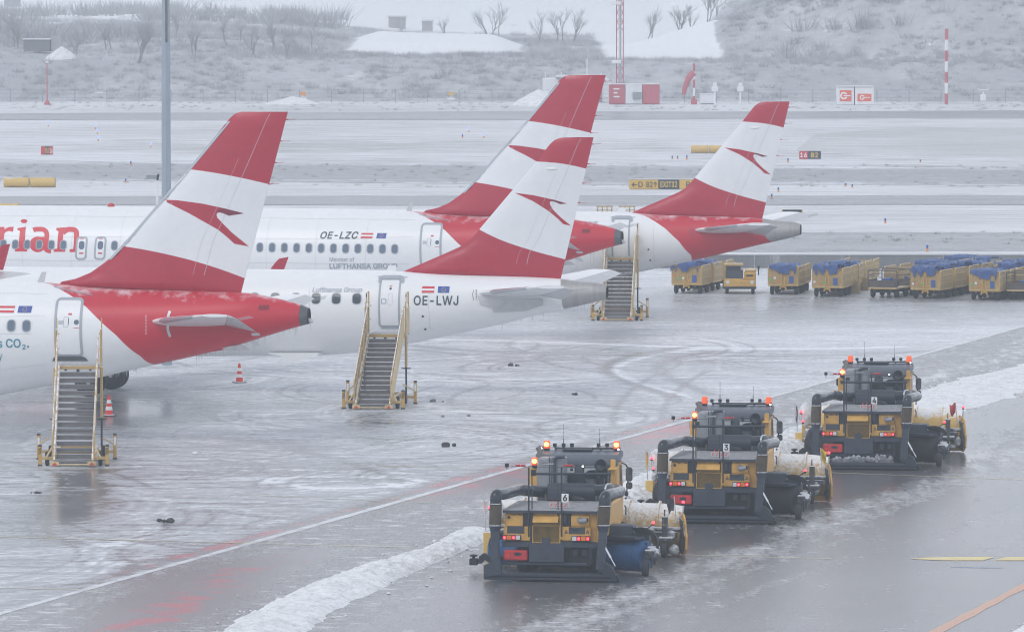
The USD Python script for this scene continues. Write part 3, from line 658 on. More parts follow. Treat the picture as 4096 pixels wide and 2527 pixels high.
def star(cx, cy, r):
    a = np.pi / 2 + np.arange(10) * np.pi / 5; rr = np.where(np.arange(10) % 2 == 0, r, r * .4); return Polygon(np.stack([cx + rr * np.cos(a), cy + rr * np.sin(a)], 1))
def slant(poly, k, z0): return affinity.affine_transform(poly, [1, k, 0, 1, -k * z0, 0])
class Plane:
    def __init__(self, name, label, fr, body, fin, group=None):
        self.p = thing(name, label, 'airliner', fr.P0, -fr.phi, group); self.fr, self.b, self.f = fr, body, fin
    def put(self, name, mesh, mat, parent=None, smooth=35, label=None): return obj(name, mesh, mat, parent or self.p, smooth=smooth, label=label)
    def S(self, x, y): return self.fr.skin(self.b, x, y)
    def quad(self, pts): return Polygon([self.S(*q) for q in pts])
    def text(self, name, txt, x0, x1, ybase, cap, mat, italic=0.0, bold=1, track=0.0, ref=None):
        """Lettering between two picture columns on a base line, `cap` picture rows tall."""
        s0, z0 = self.S(x0, ybase); s1, z1 = self.S(x1, ybase); _, z2 = self.S(x0, ybase - cap)
        sh = text_shape(txt, z2 - z0, bold, italic, track); b = sh.bounds
        sh = affinity.translate(sh, -b[0], 0); sh = affinity.scale(sh, (s1 - s0) / (b[2] - b[0]), 1, origin=(0, 0)); 
        sh = affinity.translate(affinity.affine_transform(sh, [1, 0, (z1 - z0) / (s1 - s0), 1, 0, 0]), s0, z0)
        return self.put(name, self.b.sheet(sh, .007, .5), mat, smooth=False)
    def flags(self, x0, x1, x2, x3, y0, y1, k=0.0):
        s0, zt = self.S(x0, y0); s1, zb = self.S(x1, y1); h = zt - zb
        fl = self.put('national_flag', self.b.sheet(slant(sbox(s0, zb, s1, zt), k, zb), .006), 'flag_white', smooth=False)
        for a, b_ in ((0, .34), (.66, 1)):
            self.put('stripe', self.b.sheet(slant(sbox(s0, zb + h * a, s1, zb + h * b_), k, zb), .009), 'flag_red', fl, False)
        s2, _ = self.S(x2, y0); s3, _ = self.S(x3, y0)
        fe = self.put('star_flag', self.b.sheet(slant(sbox(s2, zb, s3, zt), k, zb), .006), 'flag_blue', smooth=False)
        for i in range(12):
            a = i * math.pi / 6; self.put('star', self.b.sheet(slant(star((s2 + s3) / 2 + .31 * h * math.cos(a), (zt + zb) / 2 + .31 * h * math.sin(a), h * .075), k, zb), .009), 'flag_gold', fe, False)
    def window(self, x, y, w, h, mat, rr=.10, fw=.035, parent=None):
        s, z = self.S(x, y); wn = self.put('window', self.b.sheet(rrect(w, h, rr, s, z), .006), mat, parent, False)
        if parent is None: self.put('window_frame', self.b.sheet(solid_ring(rrect(w + 2 * fw, h + 2 * fw, rr + fw, s, z), fw), .012), 'door_grey', wn, False)
    def door(self, corners, rr=.14, band=.075, mat='plane_white', sill=True, name='rear_door'):
        (s0, z1), (s1, _), (s2, z0), _ = [self.S(*c) for c in corners]
        lean = ((self.S(*corners[3])[0] - s0)) / (z1 - z0)
        pol = slant(rrect(s1 - s0, z1 - z0, rr, (s0 + s1) / 2, (z0 + z1) / 2), -lean, z1)
        self.dr = pol; inner = pol.buffer(-band)
        d = self.put(name, self.b.sheet(inner, .005, .2), mat)
        self.put('door_frame', self.b.sheet(solid_ring(pol, band), .010, .2), 'door_grey', d, False)
        self.put('door_gap', self.b.sheet(solid_ring(inner, .012), .012, .2), 'seam', d, False)
        return d, (s0 + s1) / 2, z0, z1, s1 - s0

# ---- the two airframes, traced in the photograph on the aircraft's middle plane
FA = Frame(577, 227.0, 10.0)
A_TOP = [(-60, 669), (0, 673), (60, 673.5), (107, 676), (150, 680), (200, 683.5), (300, 689), (400, 693), (500, 697), (585, 700.5), (664, 714), (720.5, 729), (739, 737)]
A_BOT = [(-90, 961), (-40, 954.5), (0, 946), (107.6, 924), (226.4, 905.7), (316, 884.5), (373.7, 872), (468, 851.5), (541, 833), (583, 822), (639, 804), (720, 780), (740, 775)]
BODY_A = Body([FA.at(*q) for q in A_TOP], [FA.at(*q) for q in A_BOT], .955)
A_FIN = [(140, 683), (148, 674), (181.7, 667), (218.7, 651.5), (255.7, 624.6), (290, 589.3), (450.8, 404.2), (545, 289.8), (551, 282.5), (558.5, 276.4), (567, 270.8), (578.7, 268), (689, 268), (577, 700.3), (500, 702), (300, 697)]
FIN_A = Fin([FA.at(*q) for q in A_FIN])
A_TIPLINE = [(430, 401), (450.8, 404.2), (505, 411.5), (578.7, 425.5), (645, 441.5), (690, 454)]
A_ROOTLINE = [(270, 586), (290, 588), (354, 597.5), (438, 616), (504.8, 635.5), (586, 665.8), (620, 681)]
def zoom4(pts): return [(x / 1.7785 / K, (y / 1.7785 + 400) / K) for x, y in pts]
A_ARROW = zoom4([(1158, 708), (1280, 713), (1450, 736), (1600, 769), (1742, 806), (1635, 822), (1598, 806), (1572, 798), (1555, 802), (1548, 815), (1554, 836), (1590, 875), (1650, 938), (1772, 1041), (1672, 1022), (1620, 972), (1560, 922), (1480, 875), (1350, 801)])
A_BARB = zoom4([(1552, 792), (1556, 781), (1580, 772), (1610, 772), (1742, 806), (1635, 822), (1598, 806), (1572, 798)])
A_EDGE = [(101, 675.7), (129.5, 685), (153, 697.7), (172.6, 709), (205.8, 734), (278.6, 802.3), (335.7, 851.4), (369, 871.5)]

FB = Frame(1342, 251.0, 9.0)
B_TOP = [(500, 642), (590, 644), (700, 645), (900, 647), (970, 650), (1100, 655.5), (1342, 667), (1375, 672), (1440, 678.5), (1453, 684)]
B_BOT = [(400, 852), (540, 852), (690, 851.5), (760, 850), (861, 843), (975, 824), (1075, 803), (1190, 778), (1275, 757), (1340, 742), (1420, 724), (1455, 714)]
BODY_B = Body([FB.at(*q) for q in B_TOP], [FB.at(*q) for q in B_BOT], .91)
def zoom8(pts): return [((1600 + x / 2.0156) / K, (250 + y / 2.0156) / K) for x, y in pts]
B_FIN = [(955, 655), (966, 649.5), (1060, 609), (1100, 591), (1118, 581), (1133, 567)] + zoom8([(640, 1345), (1100, 800), (1205, 665), (1228, 641), (1258, 621), (1285, 611), (1320, 605.5), (1400, 604), (1560, 604)]) + [(1342, 667.5), (1342, 672), (1150, 664)]
FIN_B = Fin([FB.at(*q) for q in B_FIN], .11, 4.6)
B_TIPLINE = zoom8([(1040, 795), (1097, 798), (1250, 808), (1380, 828), (1503, 858), (1560, 875)])
B_ROOTLINE = [(1135, 543)] + zoom8([(640, 1345), (800, 1420)]) + [(1220, 581), (1290, 603.5), (1352, 620.5), (1375, 627)]
B_ARROW = zoom8([(930, 1050), (1080, 1069), (1230, 1103), (1350, 1137), (1295, 1142), (1245, 1120), (1222, 1117), (1211, 1128), (1214, 1145), (1240, 1190), (1300, 1250), (1380, 1316), (1318, 1303), (1280, 1262), (1200, 1195), (1080, 1118)])
B_BARB = zoom8([(1212, 1118), (1222, 1106), (1245, 1106), (1350, 1137), (1295, 1142), (1245, 1120), (1222, 1117)])

def fin_parts(pl, fr, fin, tipl, rootl, arrow, barb, lead):
    tip = spline([fr.at(*q) for q in tipl]); root = spline([fr.at(*q) for q in rootl])
    hi = Polygon([*map(tuple, tip), (tip[-1][0], 40), (tip[0][0], 40)]); lo = Polygon([*map(tuple, root), (root[-1][0], -5), (root[0][0], -5)])
    lo = lo.union(sbox(-60, -5, root[0][0] + .02, float(root[0][1])))
    o = pl.put('tail_fin', fin.part(fin.poly.difference(hi).difference(lo)), 'fin_white')
    pl.put('fin_tip', cat_(fin.part(fin.poly.intersection(hi)), rim(fin, [(s, float(fin.poly.bounds[3]) - .002) for s in np.linspace(float(fin.le[-1]), float(fin.te[-1]), 12)])), 'fin_red', smooth=35)
    pl.put('fin_root', fin.part(fin.poly.intersection(lo)), 'fin_red')
    te = spline([(float(np.interp(z, fin.zs, fin.te)) - .004, z) for z in np.linspace(fin.zs[2], fin.zs[-2], 12)], 24)
    pl.put('rudder_edge', rim(fin, te), 'fin_white', o, False)
    A = spline_closed([fr.at(*q) for q in arrow]); B = Polygon([fr.at(*q) for q in barb]).buffer(0)
    lg = pl.put('arrow_emblem', fin.part(Polygon(A).buffer(0), .004), 'fin_red', smooth=False)
    pl.put('emblem_shade', fin.part(B.intersection(Polygon(A).buffer(.02)), .007), 'logo_dark', lg, False)  # darker printed part of the barb
    # rudder hinge line and panel joints
    zs = np.linspace(fin.zs[0] + .6, fin.zs[-1] - .05, 30); hs = np.array([float(np.interp(z, fin.zs, fin.te)) - .30 * min(4.4, float(np.interp(z, fin.zs, fin.te) - np.interp(z, fin.zs, fin.le))) - .05 for z in zs])
    pl.put('rudder_joint', fin.part(LineString(np.stack([hs, zs], 1)).buffer(.007), .005, .4), 'seam_soft', o, False)
    hs2 = hs - .38
    pl.put('panel_joint', fin.part(LineString(np.stack([hs2, zs], 1)[:22]).buffer(.004), .005, .4), 'seam_soft', o, False)
    if lead:
        zz = np.linspace(lead[0], lead[1], 24); le = np.interp(zz, fin.zs, fin.le)
        strip_ = Polygon([*zip(le - .01, zz), *zip(le[::-1] + .13, zz[::-1])]); pl.put('leading_edge', fin.part(strip_, .006, .12), 'metal_leading_edge', o)
    for z in np.linspace(fin.zs[-1] - .25, fin.zs[-1] - 2.4, 4):
        s = float(np.interp(z, fin.zs, fin.te)); pl.put('static_wick', cat_(cyl((s - .02, 0, z), (s + .09, 0, z), .03, .012, 6), cyl((s + .09, 0, z), (s + .34, 0, z + .01), .007, n=5)), 'fin_red' , o, False)
def spline_closed(p): return p

def stab(pl, sr, zr, chord, tipc, span, sweep, dih, y0, mat='metal_light', droop=16):
    for side, sfx in ((-1, 'port'), (1, 'starboard')):
        sec = []
        for t in np.linspace(0, 1, 6):
            y = side * (y0 + (span - y0) * t); sec.append((sr + (span - y0) * t * math.tan(sweep), y, zr + (span - y0) * t * math.tan(dih), chord + (tipc - chord) * t))
        st = pl.put('tailplane', lifting(sec, .10, 0, .70), 'plane_white', smooth=40)
        pl.put('elevator', lifting([(a, b, c, d) for a, b, c, d in sec], .10, .712, 1.0, droop), 'metal_light', st, 40)
        e = [sec[0], sec[-1]]; pl.put('leading_edge', lifting([(a - .004, b, c, d) for a, b, c, d in sec[1:5]], .108, 0, .06), 'metal_leading_edge', st, 40)
        a, b, c, d = sec[-1]
        for k in range(3):
            x = a + d * (.95 + .02 * k); z = c - .1 - k * .03; pl.put('static_wick', cyl((x, b - side * .2 * k, z), (x + .45, b - side * .2 * k, z + .10), .008, n=5), 'seam', st, False)

def icicles(pl, body, s0, s1, n, seed, lmax=.45):
    r = np.random.default_rng(seed); out = []
    for k in range(n):
        s = r.uniform(s0, s1); L = r.uniform(.05, 1) ** 2 * lmax + .05; c, rr = body.sec(s); z = float(c - rr) + .02
        out.append(cyl((s, r.uniform(-.1, .1), z), (s, 0, z - L), r.uniform(.008, .016), .002, 5))
    obj('icicles', cat_(*out), 'ice', pl.p, kind='stuff')
simple('seam_soft', (.52, .54, .56), .5)
MAT['ice'] = usdkit.material(stage, '/World/Looks/ice', {'p': ('principled_bsdf', {'base_color': (.78, .82, .86), 'roughness': .15, 'transmission_weight': .35, 'ior': 1.31})}, [], surface='p.BSDF')

def nose(pl, B, s0, L):
    """The rounded front end, far outside the picture."""
    u = np.linspace(0, 1, 18)[:, None]; th = np.linspace(0, 2 * np.pi, 97)[None]; c, r = map(float, B.sec(s0)); k = np.sqrt(np.maximum(0, 1 - u ** 2.2))
    g = grid_mesh(np.stack([s0 - L * u + 0 * th, -r * B.wide * k * np.sin(th), c - .45 * u ** 2 + r * k * np.cos(th)], -1)); g.invert(); pl.put('nose', g, 'plane_white')

def jetliner_a(name, label, fr, first, group):
    pl = Plane(name, label, fr, BODY_A, FIN_A, group); B = BODY_A
    eb = [FA.skin(B, *q) for q in A_EDGE]; th = [float(B.theta(*q)) for q in eb]; th[0] = 0.0
    edge = lambda t: np.interp(t, th, [q[0] for q in eb])
    s_col = FA.at(720.5, 750)[0]; s_end = B.t[-1, 0] - .01
    pl.put('fuselage', B.loft(-42.0 if not first else -30.0, edge, 90, 72), 'plane_white')
    pl.put('tail_cone', B.loft(edge, s_col, 46, 72), 'plane_red', label='red painted tail cone with a film of frost')
    ex = pl.put('exhaust_collar', B.loft(s_col + .004, s_end, 8, 48), 'exhaust_grey')
    c, r = B.sec(s_end); c, r = float(c), float(r)
    rg = lathe([(r * .96, 0), (r * .99, .03), (r * .80, .035), (r * .74, -.05), (r * .70, -.5), (0.001, -.5)], 36, 'x', (s_end, 0, c)); rg.invert()
    pl.put('exhaust_opening', rg, 'dark_hole', ex, 30)
    pl.put('tail_light', cat_(cyl((s_end - .02, -.02, c - r * .55), (s_end + .16, -.02, c - r * .62), .09, .07, 10)), 'metal_light', ex, 30)
    for f in (.3, .75):
        s = s_col - .0; 
    nose(pl, B, -42.0 if not first else -30.0, 6.0)
    fin_parts(pl, FA, FIN_A, A_TIPLINE, A_ROOTLINE, A_ARROW, A_BARB, (float(FIN_A.zs[-1]) - 4.95, float(FIN_A.zs[-1]) - .32))
    s_le, z_le = FA.skin(B, 354, 771); stab(pl, s_le - .1, z_le - .02, 3.75, 1.15, 6.22, math.radians(29.5), math.radians(5.7), .75)
    # louvres, trim scale and panel on the tail cone
    gs, gz = FA.skin(B, 632, 735)
    for k in range(8): pl.put('louvre', B.sheet(slant(sbox(gs - .16 + k * .042, gz - .09, gs - .14 + k * .042, gz + .07), .12, gz), .006), 'dark_hole', None, False)
    s1, z1 = FA.skin(B, 612, 800); pl.put('access_panel', B.sheet(rrect(.26, .10, .03, s1, z1), .007), 'metal_light', None, False)
    ar = [FA.skin(B, *q) for q in ((407, 744), (402, 762), (402, 786), (408, 806))]
    pl.put('trim_plate', B.sheet(LineString(spline(ar, 16)).buffer(.045, cap_style=2), .012, .2), 'metal_light', None, False)
    for k, q in enumerate(np.linspace(755, 800, 14)):
        s, z = FA.skin(B, 349, q); pl.put('trim_mark', B.sheet(sbox(s - .02, z - .006, s + .03, z + .006), .007), 'sign_white', None, False)
    a0 = FA.at(97, 672); pl.put('blade_antenna', ext([(a0[0] - .16, a0[1] - .15), (a0[0] + .05, a0[1] + .30), (a0[0] + .2, a0[1] + .30), (a0[0] + .1, a0[1] - .15)], .04, 'y', -.02), 'metal_light')
    j = [FA.skin(B, *q) for q in ((131, 686), (170, 695), (222, 705.5))]
    pl.put('drip_rail', B.sheet(LineString(j).buffer(.012), .02, .3), 'seam', None, False)
    for q in ((455, 712, 457, 800), (560, 722, 566, 812)):
        l = LineString([FA.skin(B, q[0], q[1]), FA.skin(B, q[2], q[3])]); pl.put('skin_joint', B.sheet(l.buffer(.006), .004, .5), 'plane_red', None, False)
    s_f = FA.skin(B, 120, 780)[0]
    for k in range(1, 12):
        th_ = np.linspace(.25, 2.6, 24); sk = s_f - 2.13 * k; P2 = B.pt(np.full(24, sk), th_); pl.put('skin_joint', B.sheet(LineString(P2[:, [0, 2]]).buffer(.005), .002, .5), 'seam_soft', None, False)
    for f in (.62, 1.15, 2.15):
        P2 = B.pt(np.linspace(s_f - 26, s_f - .2, 30), np.full(30, f)); pl.put('skin_joint', B.sheet(LineString(P2[:, [0, 2]]).buffer(.004), .002, .8), 'seam_soft', None, False)
    # rear door
    d, sc, z0, z1, w = Plane_door_a(pl)
    # belly fittings
    s, z = FA.at(600, 812); c, r = B.sec(s)
    pl.put('drain_mast', ext([(s, float(c - r) + .02), (s + .28, float(c - r) - .13), (s + .42, float(c - r) - .12), (s + .3, float(c - r) + .03)], .03, 'y', -.4), 'metal_light')
    s = FA.at(545, 812)[0]; c, r = B.sec(s)
    pl.put('belly_blade', ext([(s - .3, float(c - r) + .05), (s + .1, float(c - r) - .10), (s + .8, float(c - r) - .05), (s + .6, float(c - r) + .1)], .06, 'y', -.25), 'metal_light')
    s = FA.at(500, 812)[0]; c, r = B.sec(s)
    pl.put('tail_bumper', ext([(s - 1.0, float(c - r) + .02), (s - .6, float(c - r) - .08), (s + .5, float(c - r) + .10), (s + .8, float(c - r) + .25)], .4, 'y', -.2), 'plane_red')
    return pl
def Plane_door_a(pl):
    save = pl.fr; pl.fr = FA
    d, sc, z0, z1, w = pl.door([(136.5, 711), (203.5, 710.5), (199, 854), (134, 856)], .17, .075)
    S = pl.S
    s, z = S(183, 771); pl.put('porthole', pl.b.sheet(Point(s, z).buffer(.085), .008, .1), 'window_grey', d, False)
    s, z = S(164, 770); pl.put('door_handle', pl.b.sheet(sbox(s - .012, z - .10, s + .012, z + .12), .009), 'ink_dark', d, False)
    s, z = S(158, 771); pl.put('handle_outline', pl.b.sheet(solid_ring(rrect(.16, .34, .03, s, z), .012), .008), 'seam', d, False)
    s, z = S(168, 751.5); pl.put('exit_plate', pl.b.sheet(sbox(s - .06, z - .03, s + .06, z + .03), .008), 'flag_red', d, False)
    s, z = S(183, 784); pl.put('warning_print', pl.b.sheet(sbox(s - .1, z - .02, s + .1, z + .0), .008), 'reflector_red', d, False)
    for k in range(4):
        s, z = S(146, 768 + 2.4 * k); pl.put('small_print', pl.b.sheet(sbox(s - .09, z - .010, s + .09 - .02 * (k % 2), z + .008), .008), 'ink_grey', d, False)
    s0, z0 = S(128, 857); s1, _ = S(207, 857); hw = pl.b
    pl.put('sill_guard', hw.sheet(Polygon([(s0 - .05, z0 - .10), (s0 + .02, z0 + .02), (s0 + .14, z0 + .07), (s1 - .14, z0 + .07), (s1 - .02, z0 + .02), (s1 + .05, z0 - .10)]), .02), 'exhaust_grey', d, False)
    pl.fr = save; return d, sc, z0, z1, w

GROUP_A = None
# nearest airliner, at the left
pA = jetliner_a('airliner', 'nearest white airliner with frosted red tail cone and fin, leftmost stair at its door', FA, True, None)
pA.flags(-8, 33, 44, 76.5, 731.5, 748, .10)
for x, y in ((27, 779), (63.5, 779.8)): pA.window(x, y, .235, .345, 'window_grey')
pA.text('lettering', 's CO', -6, 50, 831, 19.5, 'ink_teal', 0, 2)
pA.text('lettering', '2', 53.5, 62, 835.5, 11, 'ink_teal', 0, 2); pA.text('lettering', '.', 65, 70, 831, 19.5, 'ink_teal', 0, 2)
pA.text('lettering', 'ity', -11, 7, 860, 18, 'ink_teal', .22, 0)
s_a, _ = FA.skin(BODY_A, 0, 798); s_b, z_l = FA.skin(BODY_A, 75, 799)
pA.put('skin_joint', BODY_A.sheet(sbox(s_a - 8, z_l - .004, s_b, z_l + .004), .004), 'seam', None, False)
icicles(pA, BODY_A, FA.at(470, 850)[0], FA.at(720, 785)[0], 46, 3)
icicles(pA, BODY_A, FA.at(240, 900)[0], FA.at(330, 885)[0], 14, 4, .2)
sA, zA = FA.at(-4, 640, 15.8); 
wing = lifting([(sA - 12.9 + 12.9 * t - .2, 1.9 + 13.6 * t, zA - 1.6 + 1.4 * t, 6.1 - 4.6 * t) for t in np.linspace(0, 1, 6)], .11)
wA = pA.put('wing', wing, 'metal_light', smooth=40)
tipA = Polygon([FA.at(*q, 15.6) for q in ((-22, 646), (-8, 612), (0, 592), (8, 586), (25, 583.5), (14, 625), (8, 646))])
pA.put('wing_tip_fence', ext(tipA, .10, 'y', 15.5), 'fin_red', wA)

# airliner behind the middle one, same type: OE-LZC
# slide the traced airframe so that its door falls where the photograph has it
s_door = FA.skin(BODY_A, 168.5, 785)[0]
class Shift(Frame):
    def __init__(self, P0, phi): self.P0 = P0; self.turn(phi)
def place_by(s_ref, h_ref, xd, Y, phi):
    """Ground place of an airframe whose point (s_ref, port skin h_ref) is seen in picture column xd, its middle plane at depth Y there."""
    f = Frame(0, 100, phi); off = f.AFT * s_ref - f.STB * h_ref
    d = ray(xd * K, 930); P = np.array([d[0] / d[1] * Y, Y, 0]); return P - off
FC = Shift(place_by(s_door, 1.9, 1029.5, 284.5, 13.0), 13.0)
pC = jetliner_a('airliner', 'white airliner with red tail cone, half hidden behind the middle one, OE-LZC on its side', FC, False, None)
for i in range(12): pC.window(622 + 29.35 * i, 592 + .36 * i, .235, .345, 'window_grey')
for x in (8, 36.5, 65, 94, 123, 151.6, 274, 303.5, 333, 362, 391, 420, 449, 478.5, 507, 536, 565, 593): pC.window(x, 584.5 + x * .0115, .235, .345, 'window_grey')
for x in (195.5, 240.5):
    (s0, z1), (s1, z0) = pC.S(x - 13, 565.5), pC.S(x + 11.5, 622); pol = slant(rrect(s1 - s0, z1 - z0, .16, (s0 + s1) / 2, (z0 + z1) / 2), .03, z0)
    d = pC.put('overwing_exit', BODY_A.sheet(pol.buffer(-.06), .005), 'plane_white'); pC.put('door_frame', BODY_A.sheet(solid_ring(pol, .075), .011), 'door_grey', d, False)
    s, z = pC.S(x, 587); pC.put('porthole', BODY_A.sheet(rrect(.235, .345, .1, s, z), .010), 'window_grey', d, False)
    s, z = pC.S(x + 1, 569); pC.put('exit_plate', BODY_A.sheet(sbox(s - .09, z - .05, s + .09, z + .04), .010), 'flag_red', d, False)
    s, z = pC.S(x - 1, 606); pC.put('warning_print', BODY_A.sheet(sbox(s - .09, z - .03, s + .09, z + .03), .010), 'reflector_red', d, False)
pC.text('registration', 'OE-LZC', 766, 857, 570.5, 15.6, 'ink_dark', .20, 3, 5)
pC.flags(864.5, 891, 902, 924.5, 557.5, 570.3, .12)
pC.text('lettering', 'Member of', 789, 848, 626, 10.2, 'ink_grey', 0, 0)
pC.text('lettering', 'LUFTHANSA GROUP', 789, 952, 642.8, 11.8, 'ink_grey', 0, 3)
# slab-serif letters drawn after the photograph
def zoomp(pts): return [(x / 3.064 / K, (820 + y / 3.064) / K) for x, y in pts]
def ell(cx, cy, rx, ry): a = np.linspace(0, 2 * np.pi, 28, endpoint=False); return Polygon(np.stack([cx + rx * np.cos(a), cy + ry * np.sin(a)], 1))
def ls(p, w): return LineString(spline(p, 24)).buffer(w, cap_style=2)
LET = {
 'r': Polygon([(-70, 270), (55, 268), (57, 300), (78, 283), (110, 270), (168, 265), (160, 328), (110, 318), (80, 325), (55, 347), (46, 425), (40, 535), (75, 540), (74, 572), (-75, 572), (-73, 540), (-30, 535), (-15, 318), (-72, 303)]),
 'i': ell(295, 198, 40, 24).union(Polygon([(212, 303), (217, 282), (318, 269), (308, 400), (300, 533), (333, 536), (331, 569), (184, 569), (186, 536), (230, 528), (246, 318)])),
 'a': ls([(408, 308), (450, 297), (510, 296), (558, 318), (575, 360), (568, 440), (560, 520), (575, 552), (626, 562)], 29).union(ell(462, 482, 98, 96).difference(ell(487, 482, 42, 50))).union(Polygon([(470, 392), (560, 388), (555, 425), (480, 430)])),
 'n': Polygon([(688, 305), (694, 281), (800, 274), (797, 310), (779, 330), (765, 534), (800, 537), (798, 573), (659, 574), (661, 540), (702, 535), (718, 322)]).union(ls([(770, 345), (800, 316), (850, 298), (905, 302), (938, 335), (938, 420), (925, 560)], 31)).union(Polygon([(855, 541), (996, 538), (996, 575), (854, 577)])),
}
for k_, pol in LET.items():
    def m_(x, y): return pC.S(x / 3.064 / K, (820 + y / 3.064) / K)
    def mp(g): return Polygon([m_(*q) for q in np.asarray(g.exterior.coords)[:-1]], [[m_(*q) for q in np.asarray(h.coords)[:-1]] for h in g.interiors]).buffer(0)
    sh = shapely.union_all([mp(g) for g in getattr(pol, 'geoms', [pol])])
    pC.put('lettering', BODY_A.sheet(sh, .004, .4), 'flag_red', None, False, )
s_a, z_l = pC.S(150, 610); 
pC.put('skin_joint', BODY_A.sheet(sbox(-30, z_l - .25, s_door - 1, z_l - .242), .004, .6), 'seam', None, False)
bc = pC.fr.at(266, 499); c, r = BODY_A.sec(bc[0]); bz = float(c + r)
pC.put('beacon', lathe([(.16, bz - .02), (.16, bz + .05), (.11, bz + .12), (.02, bz + .15)], 14, 'z', (bc[0], 0, 0)), 'lens_red')
icicles(pC, BODY_A, FA.at(600, 815)[0], FA.at(720, 785)[0], 16, 5)

# the smaller type: built twice
def jetliner_b(name, label, fr, red, group=None):
    pl = Plane(name, label, fr, BODY_B, FIN_B, group); B = BODY_B
    s_end = B.t[-1, 0] - .01; th = np.linspace(0, math.pi, 12)
    cone = lambda t: FB.at(1343, 670)[0] + (FB.at(1352, 735)[0] - FB.at(1343, 670)[0]) * (t / math.pi) + (.9 * np.clip(t / math.pi - .55, 0, 1) if red else 0 * t)
    if red:
        Dd = [pl.S(*q) for q in ((1512.5, 503.5), (1554, 522), (1593.5, 548), (1625, 577.5), (1654, 610))]; td = [float(B.theta(*q)) for q in Dd]; td[0] = 0
        edge = lambda t: np.interp(t, td, [q[0] for q in Dd])
        pl.put('fuselage', B.loft(-34.0, edge, 80, 72), 'plane_white'); pl.put('tail_cone', B.loft(edge, cone, 36, 72), 'plane_red', label='red painted tail cone')
    else: pl.put('fuselage', B.loft(-36.0, cone, 100, 72), 'plane_white')
    ex = pl.put('exhaust_cone', B.loft(lambda t: cone(t) + .004, s_end, 12, 48), 'cone_metal')
    for k in range(4):
        s = float(cone(np.array(1.5))) + .35 + .3 * k; rb = B.loft(s, s + .02, 2, 40); rb.vertices[:, 1:] = (rb.vertices[:, 1:] - [0, float(B.sec(s)[0])]) * 1.006 + [0, float(B.sec(s)[0])]; pl.put('cone_band', rb, 'seam', ex)
    c, r = map(float, B.sec(s_end)); rg = lathe([(r * .97, 0), (r * .99, .02), (r * .86, .03), (r * .80, -.05), (r * .76, -.5), (.001, -.5)], 36, 'x', (s_end, 0, c)); rg.invert()
    pl.put('exhaust_opening', rg, 'dark_hole', ex, 30)
    nose(pl, B, -34.0 if red else -36.0, 5.0)
    fin_parts(pl, FB, FIN_B, B_TIPLINE, B_ROOTLINE, B_ARROW, B_BARB, None)
    s_le, z_le = FB.skin(B, 1145, 702); stab(pl, s_le - .05, z_le, 3.2, 1.35, 6.0, math.radians(30), math.radians(5.6), .7, droop=14)
    d, *_ = door_b(pl)
    for k, q in enumerate(np.linspace(693, 717, 14)):
        s, z = FB.skin(B, 1140.5, q); pl.put('trim_mark', B.sheet(sbox(s - .03, z - .005, s + .02, z + .005), .007), 'ink_dark', None, False)
    l = [FB.skin(B, *q) for q in ((1134, 694), (1131, 705), (1134, 718))]; pl.put('trim_mark', B.sheet(LineString(l).buffer(.008), .007), 'ink_dark', None, False)
    a = [FB.skin(B, *q) for q in ((1143, 706), (1150, 728), (1178, 736), (1182, 748), (1260, 744), (1300, 730), (1300, 716), (1200, 716))]
    pl.put('tailplane_fairing', B.sheet(Polygon(a), .03, .2), 'metal_light' if not red else 'plane_red')
    for q in ((1012, 757), (1018, 788), (955, 781)): s, z = FB.skin(B, *q); pl.put('drain_port', B.sheet(Point(s, z).buffer(.04), .006), 'dark_hole', None, False)
    s0 = FB.skin(B, 905, 661); s1 = FB.skin(B, 975, 663); pl.put('drip_rail', B.sheet(LineString([s0, s1]).buffer(.01), .02, .4), 'seam', None, False)
    for x in (558, 741, 1028): l = LineString([FB.skin(B, x, 690), FB.skin(B, x + 3, 790)]); pl.put('skin_joint', B.sheet(l.buffer(.004), .004, .5), 'seam', None, False)
    s, z = FB.at(1245, 768); 
    a0 = FB.at(935, 648); pl.put('blade_antenna', ext([(a0[0] - .22, a0[1] - .15), (a0[0] - .08, a0[1] + .20), (a0[0] + .20, a0[1] + .20), (a0[0] + .22, a0[1] - .15)], .04, 'y', -.02), 'plane_white')
    t = FB.at(1366, 380, 0); sl = FB.at(1321, 404); pl.put('tail_lamp', trimesh.Trimesh(*_ellipsoid((sl[0], -float(FIN_B.h(*sl)) - .0, sl[1]), (.22, .05, .045))), 'sign_white')
    return pl
def _ellipsoid(c, r):
    m = trimesh.creation.icosphere(2); return m.vertices * np.array(r) + np.array(c), m.faces
def door_b(pl):
    save = pl.fr; pl.fr = FB
    d, *rest = pl.door([(911, 664.5), (963, 664.5), (957.5, 783), (907, 783)], .12, .06)
    S = pl.S
    tp = [S(910, 672), S(911, 665), S(918, 662.5), (S(957, 662.5)), S(964, 665.5), S(964, 672)]
    pl.put('rain_gutter', pl.b.sheet(LineString(tp).buffer(.06), .03, .15), 'door_grey', d, False)
    s, z = S(935, 690.5); pl.put('porthole', pl.b.sheet(Point(s, z).buffer(.045), .008), 'ink_dark', d, False)
    s, z = S(918.5, 721); pl.put('latch_plate', pl.b.sheet(solid_ring(rrect(.19, .19, .04, s, z), .03), .008), 'ink_grey', d, False)
    s, z = S(934, 716); pl.put('handle_outline', pl.b.sheet(solid_ring(rrect(.16, .42, .03, s, z), .008), .008), 'seam', d, False)
    s, z = S(936, 684); pl.put('exit_plate', pl.b.sheet(sbox(s - .05, z - .012, s + .05, z + .012), .008), 'reflector_red', d, False)
    s, z = S(934, 785); pl.put('sill_guard', pl.b.sheet(sbox(s - .32, z - .03, s + .32, z + .03), .02), 'door_grey', d, False)
    pl.fr = save; return (d, *rest)
